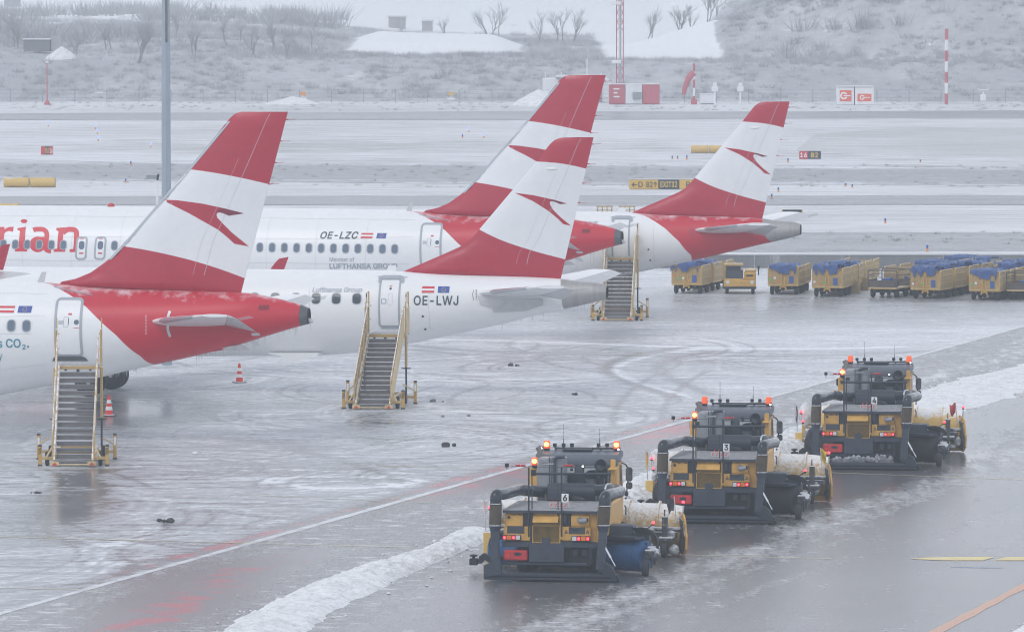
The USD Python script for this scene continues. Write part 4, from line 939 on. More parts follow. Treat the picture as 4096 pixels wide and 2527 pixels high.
MAT['cone_metal'] = usdkit.material(stage, '/World/Looks/cone_metal', {'g': ('texture_coordinate', {}), 'm': ('mapping', {'scale': (.9, .1, .1)}), 'n': ('noise_texture', {'scale': 2.2, 'detail': 4.0}), 'r': ('rgb_ramp', {'ramp': [(.3, (.26, .255, .26)), (.5, (.40, .385, .37)), (.7, (.30, .30, .31))]}), 'p': ('principled_bsdf', {'metallic': .55, 'roughness': .38})}, [('g.object', 'm.vector'), ('m.vector', 'n.vector'), ('n.fac', 'r.fac'), ('r.color', 'p.base_color')], surface='p.BSDF')

pB = jetliner_b('airliner', 'middle airliner with plain white tail cone, OE-LWJ behind its rear door', FB, False)
for i, x in enumerate((560, 609, 658.5, 707.5, 756.5, 805, 854)): pB.window(x, 713.2 + i * .25, .30, .36, 'window_dark', .11, .03)
pB.text('lettering', 'Lufthansa Group', 747, 867, 698.5, 10.6, 'ink_pale', .18, 3)
pB.text('registration', 'OE-LWJ', 990, 1097, 729.5, 21.5, 'ink_dark', 0, 2, 5)
pB.flags(1011, 1039, 1049, 1076.5, 685, 700.5, 0)

s, z = FB.at(676, 853); q = [FB.at(*k, -1.4) for k in ((640, 846), (672, 851), (687, 869), (698, 866.5), (762, 852), (760, 846))]
pB.put('belly_fairing', ext(Polygon(q), 2.2, 'y', -1.4), 'plane_white', smooth=False)
# wings and main gear of the middle airliner
sW, zW = FB.at(650, 646, 13.6)
for side in (-1, 1):
    w = pB.put('wing', lifting([(sW - 7.3 + 7.0 * t, side * (1.3 + 12.5 * t), zW - 1.25 + 1.05 * t, 5.2 - 3.7 * t) for t in np.linspace(0, 1, 6)], .11), 'metal_light', smooth=40)
    q = [FB.at(*k, 13.8) for k in ((640, 655), (648, 643), (658, 629), (668, 619), (690, 615), (680, 643), (674, 655))]
    pB.put('winglet', ext(Polygon(q), .09, 'y', side * 13.85 - .045), 'fin_red', w)
gx, gz = FB.at(275, 942); 
for side, (xw) in ((-1, 0), (1, 0)):
    y = .4 if side > 0 else -3.4
    gc = FB.at(271, 942, .4)[0]
    g = pB.put('landing_gear', cat_(cyl((gc, y, .5), (gc - .15, y, 2.4), .11, .13, 12), cyl((gc, y - .5, .52), (gc, y + .5, .52), .08, n=10)), 'metal_light', smooth=30)
    for dy in (-.36, .36):
        tyre = lathe([(.30, -.17), (.44, -.17), (.505, -.12), (.52, -.05), (.52, .05), (.505, .12), (.44, .17), (.30, .17)], 36, 'y', (gc, y + dy, .52))
        t = pB.put('tyre', tyre, 'rubber', g, 40); pB.put('rim', lathe([(.02, -.10), (.20, -.11), (.26, -.15), (.31, -.16), (.31, .16), (.26, .15), (.20, .11), (.02, .10)], 24, 'y', (gc, y + dy, .52)), 'truck_dark', g, 40)
    pB.put('gear_door', bx(gc + .25, gc + .75, y - .55, y - .5, 1.02, 1.12), 'flag_red', g)
icicles(pB, BODY_B, FB.at(1200, 770)[0], FB.at(1440, 715)[0], 22, 6, .3)

# farthest airliner: same small type with a red tail cone
s_dB = FB.skin(BODY_B, 935, 722)[0]
FDr = Shift(place_by(s_dB, 1.35, 1487.5, 303.5, 9.0), 9.0)
pD = jetliner_b('airliner', 'farthest airliner, rightmost, with red tail cone and grey exhaust cone', FDr, True)
pD.text('lettering', 'LUFTHANSA GROUP', 1320, 1430, 539.5, 9.2, 'ink_grey', 0, 3)

# ---------------------------------------------------------------- passenger stairs, cones
def stairs(label, loc, rz, top, tread_w=1.15, n=15, solid=False, run=.275, jack=-1):
    """Wheeled boarding stair: x across, y towards the aircraft, z up."""
    p = thing('boarding_stair', label, 'stairs', loc, rz, None)
    hw = tread_w / 2; rise = (top - .16) / n; L = n * run
    for k in range(n):
        z = .16 + rise * k; y = run * k + .12
        t = obj('tread', cat_(bx(-hw, hw, y, y + .24, z - .022, z, .004), bx(-hw, hw, y, y + .022, z - .135, z - .024, .004)), 'tread_metal', p)
        obj('tread_edge', bx(-hw, hw, y - .014, y + .05, z + .002, z + .016, .004), 'tread_edge', t)
        dots = [bx(x - .012, x + .012, y - .004, y - .001, z - .074, z - .05, 0) for x in np.linspace(-hw + .05, hw - .05, 16)]
        obj('tread_holes', cat_(*dots), 'dark_hole', t)
    for s in (-1, 1):
        x = s * (hw + .045)
        pr = [(-.02, .02), (.14, .02), (L + .18, top - .06), (L + .18, top + .03), (L + .02, top + .03), (-.02, .22)]
        obj('stringer', ext(pr, .06, 'x', x - .03), 'stair_yellow', p)
        # handrail: one bent tube with posts and a lower rail
        xr = s * (hw + .09); rl = [tube(bend([(xr, -.06, .25), (xr, -.10, 1.0), (xr, .1, 1.17), (xr, L + .1, top + 1.0), (xr, L + 1.3, top + 1.0)], .14), .024, 8)]
        obj('handrail', cat_(*rl), 'stair_yellow', p, 40)
        obj('lower_rail', tube([(xr, .08, .70), (xr, L + .1, top + .52), (xr, L + 1.3, top + .52)], .018, 6), 'stair_yellow', p, 40)
        for f in (.12, .38, .64, .9):
            y = L * f; z = .16 + rise * n * f; obj('rail_post', tube([(xr, y, z - .02), (xr, y, z + .97)], .020, 6), 'stair_yellow', p, 40)
        if solid:
            pn = [(.1, .22), (L + .1, top + .02), (L + .1, top + .92), (.1, 1.05)]
            obj('side_panel', ext(pn, .018, 'x', xr + s * .03 - .009), 'stair_pale', p)
            obj('panel_rim', tube([(xr + s * .03, .08, .24), (xr + s * .03, L + .1, top + .04)], .022, 6), 'stair_yellow', p)
        # cage beside the landing
        xc = s * (hw + .16)
        cg = obj('landing_cage', cat_(*[bx(xc - .02, xc + .02, L + a - .022, L + a + .022, top - .06, top + h, .006) for a, h in ((.30, 1.18), (1.32, 1.5))], bx(xc - .02, xc + .02, L + .3, L + 1.32, top + 1.12, top + 1.16, .006), bx(xc - .02, xc + .02, L + .3, L + 1.32, top - .02, top + .04, .006)), 'stair_yellow', p)
        if solid:
            obj('cage_panel', bx(xc - .012 + s * .03, xc + .012 + s * .03, L + .25, L + 1.3, top + .0, top + .98, .004), 'stair_pale', cg)
            fr = tube([(xc, L + .5, top + 1.16), (xc, L + .5, top + 1.48), (xc, L + 1.1, top + 1.52), (xc, L + 1.1, top + 1.16)], .02, 6)
            obj('top_frame', fr, 'stair_yellow', cg); obj('stripe', tube([(xc, L + .498, top + 1.34), (xc, L + .498, top + 1.46)], .023, 6), 'black_paint', cg)
        else:
            for a in np.linspace(.45, 1.2, 5): obj('cage_slat', bx(xc - .012, xc + .012, L + a - .02, L + a + .02, top + .06, top + 1.1, .004), 'stair_yellow', cg)
            obj('cage_slat', bx(xc - .014, xc + .014, L + .3, L + 1.3, top + .52, top + .57, .004), 'stair_yellow', cg)
        # chassis, outriggers, wheels
        for yy, xo, h in ((.25, hw + .50, .62), (3.0, hw + .66, .78)):
            xx = s * xo; o = obj('outrigger_post', bx(xx - .055, xx + .055, yy - .05, yy + .05, .05, h, .008), 'stair_post', p)
            obj('post_cap', bx(xx - .06, xx + .06, yy - .055, yy + .055, h + .001, h + .06, .008), 'plate_dark', o)
            obj('post_foot', bx(xx - .07, xx + .07, yy - .07, yy + .07, .0, .05, .008), 'plate_dark', o)
            if yy < 1:
                for k in range(3):
                    z = .36 + .07 * k; q = Polygon([(xx - .05, z), (xx + .05, z + .07), (xx + .05, z + .105), (xx - .05, z + .035)]); obj('stripe', ext(q, .003, 'y', yy - .054), 'black_paint', o)
            else: obj('decal', bx(xx - .035, xx + .035, yy - .056, yy - .052, h - .32, h - .06, 0), 'sign_white', o)
            obj('crossbar', bx(min(s * hw, xx), max(s * hw, xx), yy - .035, yy + .035, .20, .30, .006), 'stair_yellow', p)
        for yy in (.45, 3.1):
            xw = s * (hw + .28); w = obj('tyre', lathe([(.10, -.06), (.20, -.06), (.225, -.03), (.225, .03), (.20, .06), (.10, .06)], 24, 'x', (xw, yy, .225)), 'rubber', p, 40)
            obj('rim', lathe([(.01, -.045), (.10, -.05), (.10, .05), (.01, .045)], 16, 'x', (xw, yy, .225)), 'stair_post', w, 40)
        obj('brace', tube([(s * (hw + .1), .3, .62), (s * (hw + .3), .1, .28)], .03, 6), 'stair_pale', p, 40)
        obj('brace', tube([(s * (hw + .3), 2.2, .75), (s * (hw + .62), 2.9, .5)], .028, 6), 'stair_pale', p, 40)
        obj('bumper_end', bx(s * (hw + .02) - .14, s * (hw + .02) + .14, -.08, .02, .03, .16, .01), 'stair_pale', p)
        xt = s * (hw + .02); obj('warning_triangle', ext([(xt - .09, .05), (xt + .09, .05), (xt, .14)], .006, 'y', -.088), 'reflector_red', p)
    obj('bumper', bx(-hw, hw, -.06, .0, .05, .09, .006), 'stair_pale', p)
    obj('chassis', cat_(bx(-hw - .1, -hw + .02, .3, L + .3, .24, .36), bx(hw - .02, hw + .1, .3, L + .3, .24, .36), bx(-hw, hw, 2.2, 2.3, .24, .34), bx(-hw, hw, L + .2, L + .3, .24, .34)), 'stair_yellow', p)
    pl = obj('landing', bx(-hw - .02, hw + .02, L + .2, L + 1.35, top - .02, top + .03, .006), 'tread_edge', p)
    obj('landing_beam', bx(-hw - .18, hw + .18, L + .13, L + .19, top - .10, top + .015, .008), 'stair_yellow', pl)
    obj('landing_frame', cat_(bx(-hw - .1, -hw, L + .2, L + 1.3, top - .10, top - .03), bx(hw, hw + .1, L + .2, L + 1.3, top - .10, top - .03), cyl((0, L + .16, top - .19), (0, L + .16, top - .1), .05), *[bx(x - .04, x + .04, L + .15, L + .25, top - .15, top - .1) for x in (-.4, .4)]), 'truck_dark', pl)
    for s in (-1, 1):
        xj = s * (hw + .19)
        j = obj('support_leg', tube([(xj, L + .2, .3), (xj, L + .2, 1.25)], .035, 10), 'truck_dark', p, 40)
        obj('leg_tube', tube([(xj, L + .2, 1.25), (xj, L + .2, top - .05)], .05, 10), 'stair_yellow', j, 40)
        if s == -jack or not solid:
            a = np.linspace(0, 2 * np.pi, 21); obj('hand_wheel', cat_(tube(np.stack([xj + .17 * np.cos(a), L + .2 + .17 * np.sin(a), np.full(21, 1.2)], 1), .012, 6, False), tube([(xj - .17, L + .2, 1.2), (xj + .17, L + .2, 1.2)], .01, 5)), 'truck_dark', j, 40)
    obj('tow_hitch', cat_(bx(-.05, .05, L + .3, L + 1.2, .25, .33), cyl((0, L + 1.2, .2), (0, L + 1.2, .4), .05)), 'truck_dark', p)
    return p
def base_at(xd, yd): g = GD(xd, yd); return (g[0], g[1], 0)
stairs('yellow boarding stair with open rails, leftmost, under the nearest red-tailed airliner', base_at(175.5, 1116), 1.5, 2.93, 1.14)
stairs('yellow boarding stair with beige side panels at the door of the middle airliner', base_at(892, 979.5), -5.0, 2.42, 1.13, solid=True)
stairs('yellow boarding stair at the farthest airliner, half behind the grey tail cone', base_at(1477, 768), -3.0, 2.56, 1.13, solid=True)

def cone(label, xd, yd, group=None):
    p = thing('traffic_cone', label, 'cone', base_at(xd, yd), 20, group)
    obj('cone_body', lathe([(.155, .035), (.145, .05), (.045, .70), (.030, .735), (.001, .735)], 28), 'cone_red', p, 40)
    for z0, z1 in ((.20, .33), (.44, .565)):
        r = lambda z: .145 + (.045 - .145) * (z - .05) / .65
        obj('white_band', lathe([(r(z0), z0), (r(z0) + .004, z0 + .001), (r(z1) + .004, z1 - .001), (r(z1), z1)], 28), 'cone_white', p, 40)
    obj('base', ext(rrect(.46, .46, .06), .035), 'plate_dark', p)
    obj('snow', lathe([(.001, .05), (.12, .055), (.21, .037), (.22, .035)], 20), 'snow_pile', p, 40)
cone('red and white cone beside the leftmost stair', 261, 994.5)
cone('red and white cone standing alone under the exhaust of the nearest airliner', 573, 915.5)

# ---------------------------------------------------------------- snow sweepers
HD = 8.0
def q(X, Y, d):
    """Place in the truck's own axes (x right, y ahead, z up) of a point of the nearest truck's enlarged photograph, at distance d ahead of its blower."""
    x = ((X - 711) / 308 - .139 * d) / .99; return np.array([x, d, (1365 - Y - 29 * d + 4 * x) / 308])
def rect(X0, Y0, X1, Y1, d, depth, ch=.012):
    a, b = q(X0, Y1, d), q(X1, Y0, d); return bx(a[0], b[0], d, d + depth, a[2], b[2], ch)
def wheel(p, x, y, r, w, mat='rubber', n=32):
    h = w / 2; t = obj('tyre', lathe([(r * .58, -h), (r * .9, -h), (r * .98, -h * .75), (r, -h * .4), (r, h * .4), (r * .98, h * .75), (r * .9, h), (r * .58, h)], n, 'x', (x, y, r)), mat, p, 40)
    obj('rim', lathe([(.02, -h * .3), (r * .3, -h * .35), (r * .5, -h * .8), (r * .6, -h * .9), (r * .6, h * .9), (r * .5, h * .8), (r * .3, h * .35), (.02, h * .3)], 20, 'x', (x, y, r)), 'truck_dark', t, 40)
    return t
def flag_cloth(p0, w, h, seed, side):
    r = np.random.default_rng(seed); u, v = np.meshgrid(np.linspace(0, 1, 9), np.linspace(0, 1, 11), indexing='ij')
    x = p0[0] + side * w * u * (.75 + .25 * v); y = p0[1] + .06 * np.sin(5 * v + 2 * u + seed) * (.3 + u); z = p0[2] + h * v - .35 * h * u * (1 - .3 * v) + .03 * np.sin(7 * u + seed)
    return grid_mesh(np.stack([x, y, z], -1))
def beacon(p, c, lit, s=1.0):
    b = obj('beacon', lathe([(.09 * s, 0), (.095 * s, .03), (.088 * s, .18 * s), (.06 * s, .21 * s), (.001, .215 * s)], 18, 'z', tuple(c)), 'amber_plastic', p, 40)
    obj('beacon_base', lathe([(.001, -.06), (.07 * s, -.06), (.09 * s, 0), (.001, 0)], 14, 'z', tuple(c)), 'truck_black', b, 40)
    if lit: obj('beacon_bulb', mv(trimesh.creation.icosphere(2, .072 * s), c[0], c[1] - .055 * s, c[2] + .11 * s), 'glow_amber', b, True)
def work_lamp(p, c, lit=False, tilt=0):
    w = obj('work_lamp', cat_(bx(c[0] - .05, c[0] + .05, c[1] - .03, c[1] + .03, c[2], c[2] + .10, .01), cyl((c[0], c[1], c[2] - .06), (c[0], c[1], c[2]), .012, n=6)), 'truck_black', p)
    if lit: obj('lens', trimesh.Trimesh(*_ellipsoid((c[0], c[1] - .03, c[2] + .05), (.032, .012, .032))), 'glow_white', w)
def marker_lamp(p, c): 
    m = obj('marker_lamp', lathe([(.001, -.05), (.035, -.045), (.04, 0), (.001, 0)], 10, 'z', tuple(c)), 'truck_black', p, 40)
    obj('lens', mv(trimesh.creation.icosphere(2, .042), c[0], c[1], c[2] + .03), 'glow_red', m, True)

def sweeper(label, loc, number, lit, brush, flags, snow, snowy_blower, seed, lamp_on):
    p = thing('snow_sweeper', label, 'sweeper truck', loc, -HD, None)
    P = lambda name, mesh, mat, par=None, sm=False, label=None: obj(name, mesh, mat, par or p, sm, label)
    rng = np.random.default_rng(seed)
    # --- blower bar at the tail
    bar = P('blower_bar', cat_(bx(-1.77, 1.74, -.02, .10, .05, .11), bx(-1.77, 1.74, .0, .5, .115, .22, .03), bx(-1.74, -1.36, .02, .55, .2, .43, .05), bx(1.25, 1.62, .05, .5, .2, .42, .06)), 'truck_dark')
    P('skid_strip', bx(-1.76, 1.73, -.045, -.022, .06, .085, 0), 'pipe_grey', bar)
    arch = ext(Polygon([(1.36, .2), (1.42, .55), (1.56, .46), (1.68, .30), (1.74, .12), (1.60, .12)]), .12, 'y', -.02); P('bar_end', arch, 'truck_dark', bar)
    P('bar_end', ext(Polygon([(-1.77, .1), (-1.77, .42), (-1.5, .55), (-1.34, .60), (-1.30, .2)]), .1, 'y', -.02), 'truck_grey', bar)
    P('caster', lathe([(.02, -.03), (.10, -.03), (.11, 0), (.10, .03), (.02, .03)], 18, 'x', (1.78, .1, .12)), 'rubber', bar, 40)
    a_, b_ = q(1150, 1085, .35), q(1232, 1235, .25); P('strut', cat_(tube([a_, (a_ * .45 + b_ * .55)], .035, 8), tube([a_ * .45 + b_ * .55, b_], .018, 8)), 'chrome', bar, 40)
    P('hose', tube(bend([q(1150, 1075, .4), q(1185, 1150, .3), q(1165, 1215, .3), q(1240, 1245, .3)], .2), .016, 6), 'truck_black', bar, 40)
    # --- vertical air ducts, ribbed hoses, elbows, pipes to the fan
    for side, xs_, pts in ((-1, -1.45, None), (1, 1.38, None)):
        d0 = .42
        if side < 0: b0, b1, b2 = q(262, 1215, d0), q(262, 905, d0), q(268, 730, d0); elbow = [q(268, 728, d0), q(266, 655, d0), q(330, 650, .9), q(455, 606, 2.4), q(500, 608, 3.3), q(690, 622, 3.7)]
        else: b0, b1, b2 = q(1112, 1200, d0), q(1136, 905, d0), q(1146, 748, d0); elbow = [q(1146, 746, d0), q(1148, 672, d0), q(1190, 652, .9), q(1290, 625, 2.3), q(1255, 600, 3.2), q(1000, 610, 3.7)]
        dk = P('air_duct', cat_(ext(Polygon([(b0[0] - .11, b0[2] - .2), (b0[0] + .11, b0[2] - .2), (b1[0] + .10, b1[2] - .16), (b1[0] - .10, b1[2] - .16)]), .24, 'y', d0 - .12), tube([(b1[0], d0, b1[2] - .20), (b1[0], d0, b1[2])], [.115, .165], 18)), 'truck_grey', None, 40)
        n = 44; zz = np.linspace(b1[2], b2[2], n); rr = .162 + .006 * np.where(np.arange(n) % 2 == 0, 1, -1)
        P('ribbed_hose', tube(np.stack([np.linspace(b1[0], b2[0], n), np.full(n, d0), zz], 1), rr, 18), 'hose_brown', None)
        for z, xx in ((b1[2] + .01, b1[0]), (b2[2] + .01, b2[0])): P('hose_clamp', lathe([(.165, -.012), (.178, -.012), (.178, .012), (.165, .012)], 20, 'z', (xx, d0, z)), 'chrome', dk, 40)
        P('air_pipe', tube(bend(elbow, .42, 8), .150, 18), 'pipe_grey', None, 50)
        e = np.array(elbow); 
        for t in (.3,):
            c = e[3] * .5 + e[4] * .5
        P('pipe_band', tube([e[4] + (e[5] - e[4]) * .2, e[4] + (e[5] - e[4]) * .26], .172, 18), 'chrome', dk, 40)
    P('pipe_flap', bx(*sorted((q(232, 660, .5)[0], q(300, 660, .5)[0])), .7, 1.0, q(0, 665, .7)[2], q(0, 642, .7)[2], .02), 'truck_black')
    # --- engine housing
    d = .55
    hz0, hz1 = q(0, 1030, d)[2], q(0, 790, d)[2]; xl, xr = q(330, 0, d)[0], q(1088, 0, d)[0]
    hs = P('engine_housing', cat_(bx(xl + .03, xr - .02, d + .12, d + 3.0, hz0 - .02, hz1 + .02, .02)), 'truck_yellow')
    P('side_panel', bx(xr - .02, xr + .015, d + .06, d + 3.0, hz0, hz1 - .02, .01), 'truck_yellow', hs)
    for k in range(9): 
        z = q(0, 1000 - 21 * k, d)[2]; P('side_louvre', bx(xr + .014, xr + .03, d + .16, d + 1.0, z, z + .035, .006), 'truck_grey', hs)
    P('rear_panel', cat_(rect(330, 1028, 545, 912, d - .02, .16), rect(342, 912, 488, 815, d + .02, .1)), 'truck_yellow', hs)
    P('rear_panel', cat_(rect(806, 1030, 1035, 915, d - .02, .16), rect(876, 915, 1022, 824, d + .02, .1)), 'truck_yellow', hs)
    P('recess', cat_(rect(345, 812, 1060, 785, d + .06, .1), rect(490, 905, 545, 800, d + .06, .1), rect(812, 915, 880, 800, d + .06, .1)), 'truck_black', hs)
    P('duct_post', rect(812, 892, 840, 800, d + .0, .08), 'truck_grey', hs)
    P('locker_handle', rect(362, 848, 384, 828, d - .0, .03, .004), 'truck_black', hs)
    for X in (402, 455): P('hinge', rect(X, 822, X + 24, 814, d, .03, 0), 'truck_grey', hs)
    P('number_recess', rect(360, 970, 498, 908, d - .03, .02, .004), 'plate_dark', hs); P('number_recess', rect(858, 976, 988, 918, d - .03, .02, .004), 'plate_dark', hs)
    for X in (838, 1010):
        a = q(X - 15, 968, d - .03); b = q(X + 15, 940, d - .03); mid = (a[0] + b[0]) / 2
        P('warning_triangle', ext(Polygon([(a[0], a[2]), (b[0], a[2]), (mid, b[2])]).difference(Polygon([(a[0] + .025, a[2] + .014), (b[0] - .025, a[2] + .014), (mid, b[2] - .03)])), .008, 'y', d - .035), 'truck_grey', hs)
    P('cable', tube(bend([q(862, 880, d), q(868, 925, d - .04), q(925, 950, d - .05), q(945, 920, d - .03)], .12), .012, 6), 'truck_black', hs, 40)
    # round exhaust that points right
    P('tail_pipe', tube(bend([q(948, 852, d + .05), q(948, 875, d - .12), q(1008, 862, d - .18)], .12, 6), [.07] + [.072] * 6 + [.062], 14), 'tank_grey', hs, 40)
    P('pipe_mouth', tube([q(1006, 862, d - .185), q(1012, 861, d - .187)], .052, 12), 'dark_hole', hs)
    # middle: hood and grille
    hood = ext(Polygon([(d - .16, q(0, 868, d)[2]), (d + .1, q(0, 868, d)[2]), (d + .1, q(0, 820, d)[2]), (d + .0, q(0, 820, d)[2])]), q(775, 0, d)[0] - q(570, 0, d)[0], 'x', q(570, 0, d)[0]); P('hood', hood, 'truck_yellow', hs)
    P('louvre_box', rect(575, 906, 776, 868, d, .1, .004), 'grille_amber', hs)
    for k in range(5): P('slat', rect(578, 902 - 7 * k, 774, 899 - 7 * k, d - .02, .02, 0), 'truck_dark', hs)
    P('grille_back', rect(566, 1044, 784, 908, d + .02, .05, 0), 'truck_black', hs)
    P('grille_frame', cat_(rect(563, 1048, 787, 1040, d - .02, .04, 0), rect(563, 912, 787, 904, d - .02, .04, 0), rect(561, 1046, 569, 906, d - .02, .04, 0), rect(781, 1046, 789, 906, d - .02, .04, 0)), 'truck_yellow', hs)
    bars = [rect(X, 1040, X + 2.6, 912, d - .012, .012, 0) for X in np.arange(574, 780, 8.8)] + [rect(569, Y + 2.4, 781, Y, d - .012, .012, 0) for Y in np.arange(918, 1038, 8.6)]
    P('grille', cat_(*bars), 'grille_amber', hs)
    P('grille_lock', rect(640, 1050, 706, 1002, d - .03, .02), 'truck_grey', hs)
    for X0, X1 in ((548, 566), (784, 806)): P('centre_post', rect(X0, 1020, X1, 815, d - .02, .1), 'truck_yellow' if X0 > 700 else 'truck_grey', hs)
    # grating deck
    dz = q(0, 770, d - .05)[2]
    dk = P('deck', bx(xl - .01, xr + .0, d - .06, d + 2.95, dz - .09, dz - .02, .008), 'truck_grey')
    P('deck_grating', cat_(*[bx(xl, xr - .01, y, y + .022, dz - .019, dz, 0) for y in np.arange(d - .05, d + 2.9, .085)], *[bx(x, x + .012, d - .05, d + 2.9, dz - .019, dz - .002, 0) for x in np.linspace(xl + .01, xr - .03, 24)]), 'deck_metal', dk)
    # lamp clusters
    for X0, cols in ((316, ('r', 'a', 'r', 'w')), (880, ('w', 'r', 'a', 'r'))):
        Y0 = 980 if X0 < 500 else 990
        t = P('lamp_cluster', rect(X0, Y0 + 45, X0 + 152, Y0, d - .09, .06), 'truck_black'); X = X0 + 5
        w = {'r': 34, 'a': 36, 'w': 34}
        for k, c in enumerate(cols):
            P('lens', rect(X, Y0 + 40, X + w[c], Y0 + 5, d - .10, .015, .004), {'r': 'lens_red', 'a': 'lens_amber', 'w': 'lens_clear'}[c], t)
            if c == 'r': P('tail_bulb', trimesh.Trimesh(*_ellipsoid(q(X + w[c] / 2, Y0 + 23, d - .10) , (.036, .012, .036))), 'glow_red', t, True)
            X += w[c] + 1.5
    # --- lower body
    P('chassis_skirt', cat_(rect(318, 1088, 1075, 1030, d + .0, .4), rect(330, 1232, 1000, 1200, d + .02, .08)), 'truck_grey')
    P('mud_flap', rect(536, 1205, 820, 1048, d - .05, .03), 'truck_grey')
    P('perforated_plate', cat_(*[rect(648 + 10 * i, 1152 + 10 * j, 652 + 10 * i, 1148 + 10 * j, d - .056, .005, 0) for i in range(5) for j in range(4)]), 'dark_hole')
    P('chassis', cat_(bx(-.55, .35, d + .2, 7.2, .55, .85), bx(-1.0, .9, d + .3, 1.6, .35, .9), bx(-.9, .8, 3.8, 5.6, .4, 1.0)), 'truck_black')
    rb = P('extinguisher_box', rect(330, 1190, 522, 1106, d - .06, .35, .03), 'box_red')
    P('box_label', rect(354, 1164, 376, 1140, d - .066, .005, 0), 'cone_red', rb); P('box_latch', ext(affinity.scale(Point(*q(425, 1150, 0)[[0, 2]]).buffer(.1), 1, .45), .02, 'y', d - .075), 'truck_dark', rb)
    for X in (912, 985): P('socket_box', rect(X - 26, 1160, X + 22, 1095, d + .1, .15), 'truck_dark')
    for X in (908, 980): P('socket', cyl(q(X, 1138, d + .1), q(X, 1138, d + .05), .045, n=12), 'truck_black')
    for X in (292, 300): P('cable', tube(bend([q(X, 905, .7), q(X - 70 + 3 * (X - 292), 1010, .9), q(X - 80, 1060, .9), q(X - 50, 1200, .6)], .4), .014, 6), 'truck_black', None, 40)
    if snowy_blower:
        for k in range(13):
            X = 455 + 44 * k + rng.uniform(-12, 12); c = q(X, 1258 + rng.uniform(-4, 14), d - .12); m = trimesh.creation.icosphere(3); v = m.vertices * [rng.uniform(.08, .14), .09, rng.uniform(.10, .17)]; v *= (1 + 1.3 * (meshkit.fbm(v * 9 + k * 3, 4, 3) - .5))[:, None]; P('snow_lump', trimesh.Trimesh(v + c, m.faces), 'snow_dirty', bar, True)
    # --- wheels of the truck
    for y in (2.3, 3.6):
        for s in (-1, 1): wheel(p, s * .93 - .05, y, .52, .36, 'tyre_dusty')
    for s in (-1, 1): wheel(p, s * 1.0 - .05, 6.75, .52, .34, 'tyre_dusty')
    # --- lamp rack on the tail
    rk = P('lamp_rack', rect(392, 436, 936, 426, .36, .05, .006), 'truck_dark')
    for X in (527, 792): P('rack_post', rect(X, 1000, X + 13, 434, .38, .05), 'truck_dark', rk)
    P('ladder_bar', rect(556, 820, 565, 470, .62, .03, .004), 'truck_dark', rk); P('ladder_bar', rect(767, 860, 775, 570, .62, .03, .004), 'truck_dark', rk); P('camera_case', rect(553, 487, 592, 452, .6, .08), 'truck_dark', rk)
    for X in (427, 470, 813, 855):
        P('brake_lamp', rect(X, 428, X + 38, 413, .35, .05, .01), 'lens_red', rk)
    P('light_bar', cat_(rect(640, 416, 738, 398, .36, .06, .006)), 'truck_black', rk)
    P('light_bar_cells', cat_(*[rect(646 + 9 * k, 412, 652 + 9 * k, 402, .355, .004, 0) for k in range(10)]), 'lens_clear', rk)
    for X, Y, on in ((358, 418, 0), (972, 428, 1)):
        c = q(X, Y + 15, .35); work_lamp(rk, c, bool(on and lamp_on))
    P('camera', mv(trimesh.creation.icosphere(2, .045), *q(880, 452, .38)), 'truck_black', rk, True)
    # number board and barrier lattice on the deck
    nb = P('number_board', rect(799, 718, 855, 648, .34, .02, .003), 'sign_white')
    a = q(827, 706, .33); ts = text_shape(number, 48 / 308, 3); b = ts.bounds; P('numeral', ext(affinity.translate(ts, a[0] - (b[0] + b[2]) / 2, a[2]), .006, 'y', .332), 'truck_black', nb)
    lat = P('folding_barrier', cat_(rect(697, 760, 865, 753, 1.0, .03, 0), rect(697, 724, 865, 717, 1.0, .03, 0), rect(700, 760, 708, 717, 1.0, .03, 0), rect(856, 760, 864, 717, 1.0, .03, 0), rect(720, 742, 865, 735, 1.15, .03, 0)), 'cloth_pale')
    P('lattice_bar', cat_(*[tube([q(705 + 40 * k, 757, 1.02), q(735 + 40 * k, 700, 1.4)], .014, 6) for k in range(4)]), 'cone_red', lat)
    # --- fan and machinery behind the deck
    P('fan_casing', cat_(cyl(q(700, 620, 3.6), q(1090, 625, 3.6), .24, n=24), bx(q(690, 0, 3.9)[0], q(1080, 0, 3.9)[0], 3.7, 4.3, 1.2, q(0, 570, 4.0)[2], .05)), 'truck_dark', None, 40)
    P('machinery_box', rect(688, 690, 845, 620, 3.2, .4), 'truck_grey'); P('filler_neck', rect(666, 690, 682, 640, 3.15, .06), 'hose_brown')
    for k in range(4): P('hydraulic_hose', tube(bend([q(895 + 14 * k, 690, 3.0), q(900 + 18 * k, 655 + 4 * k, 3.1), q(960 + 12 * k, 690, 3.05)], .2), .022, 6), 'truck_black', None, 40)
    P('hydraulic_hose', tube(bend([q(690, 570, 4.2), q(820, 545, 4.2), q(900, 565, 4.2), q(1010, 560, 4.2)], .2), .03, 6), 'truck_black', None, 40)
    P('guard_rail', cat_(tube([q(575, 468, 4.2), q(1215, 470, 4.2)], .034, 8), rect(555, 486, 592, 450, 4.2, .1)), 'truck_dark', None, 40)
    tk = P('air_filter_tank', cat_(tube([q(790, 570, 4.9), q(790, 325, 4.9)], .22, 28), bx(q(610, 0, 4.9)[0], q(742, 0, 4.9)[0], 4.75, 5.4, q(0, 575, 4.9)[2], q(0, 322, 4.9)[2], .05)), 'tank_grey', None, 40)
    P('tank_band', cat_(rect(705, 570, 711, 325, 4.73, .02, 0), rect(735, 570, 740, 325, 4.73, .02, 0)), 'truck_grey', tk)
    P('bent_pipe', tube(bend([q(748, 560, 4.6), q(748, 345, 4.6), q(770, 328, 4.6), q(835, 326, 4.6)], .12), .045, 10), 'truck_grey', None, 40)
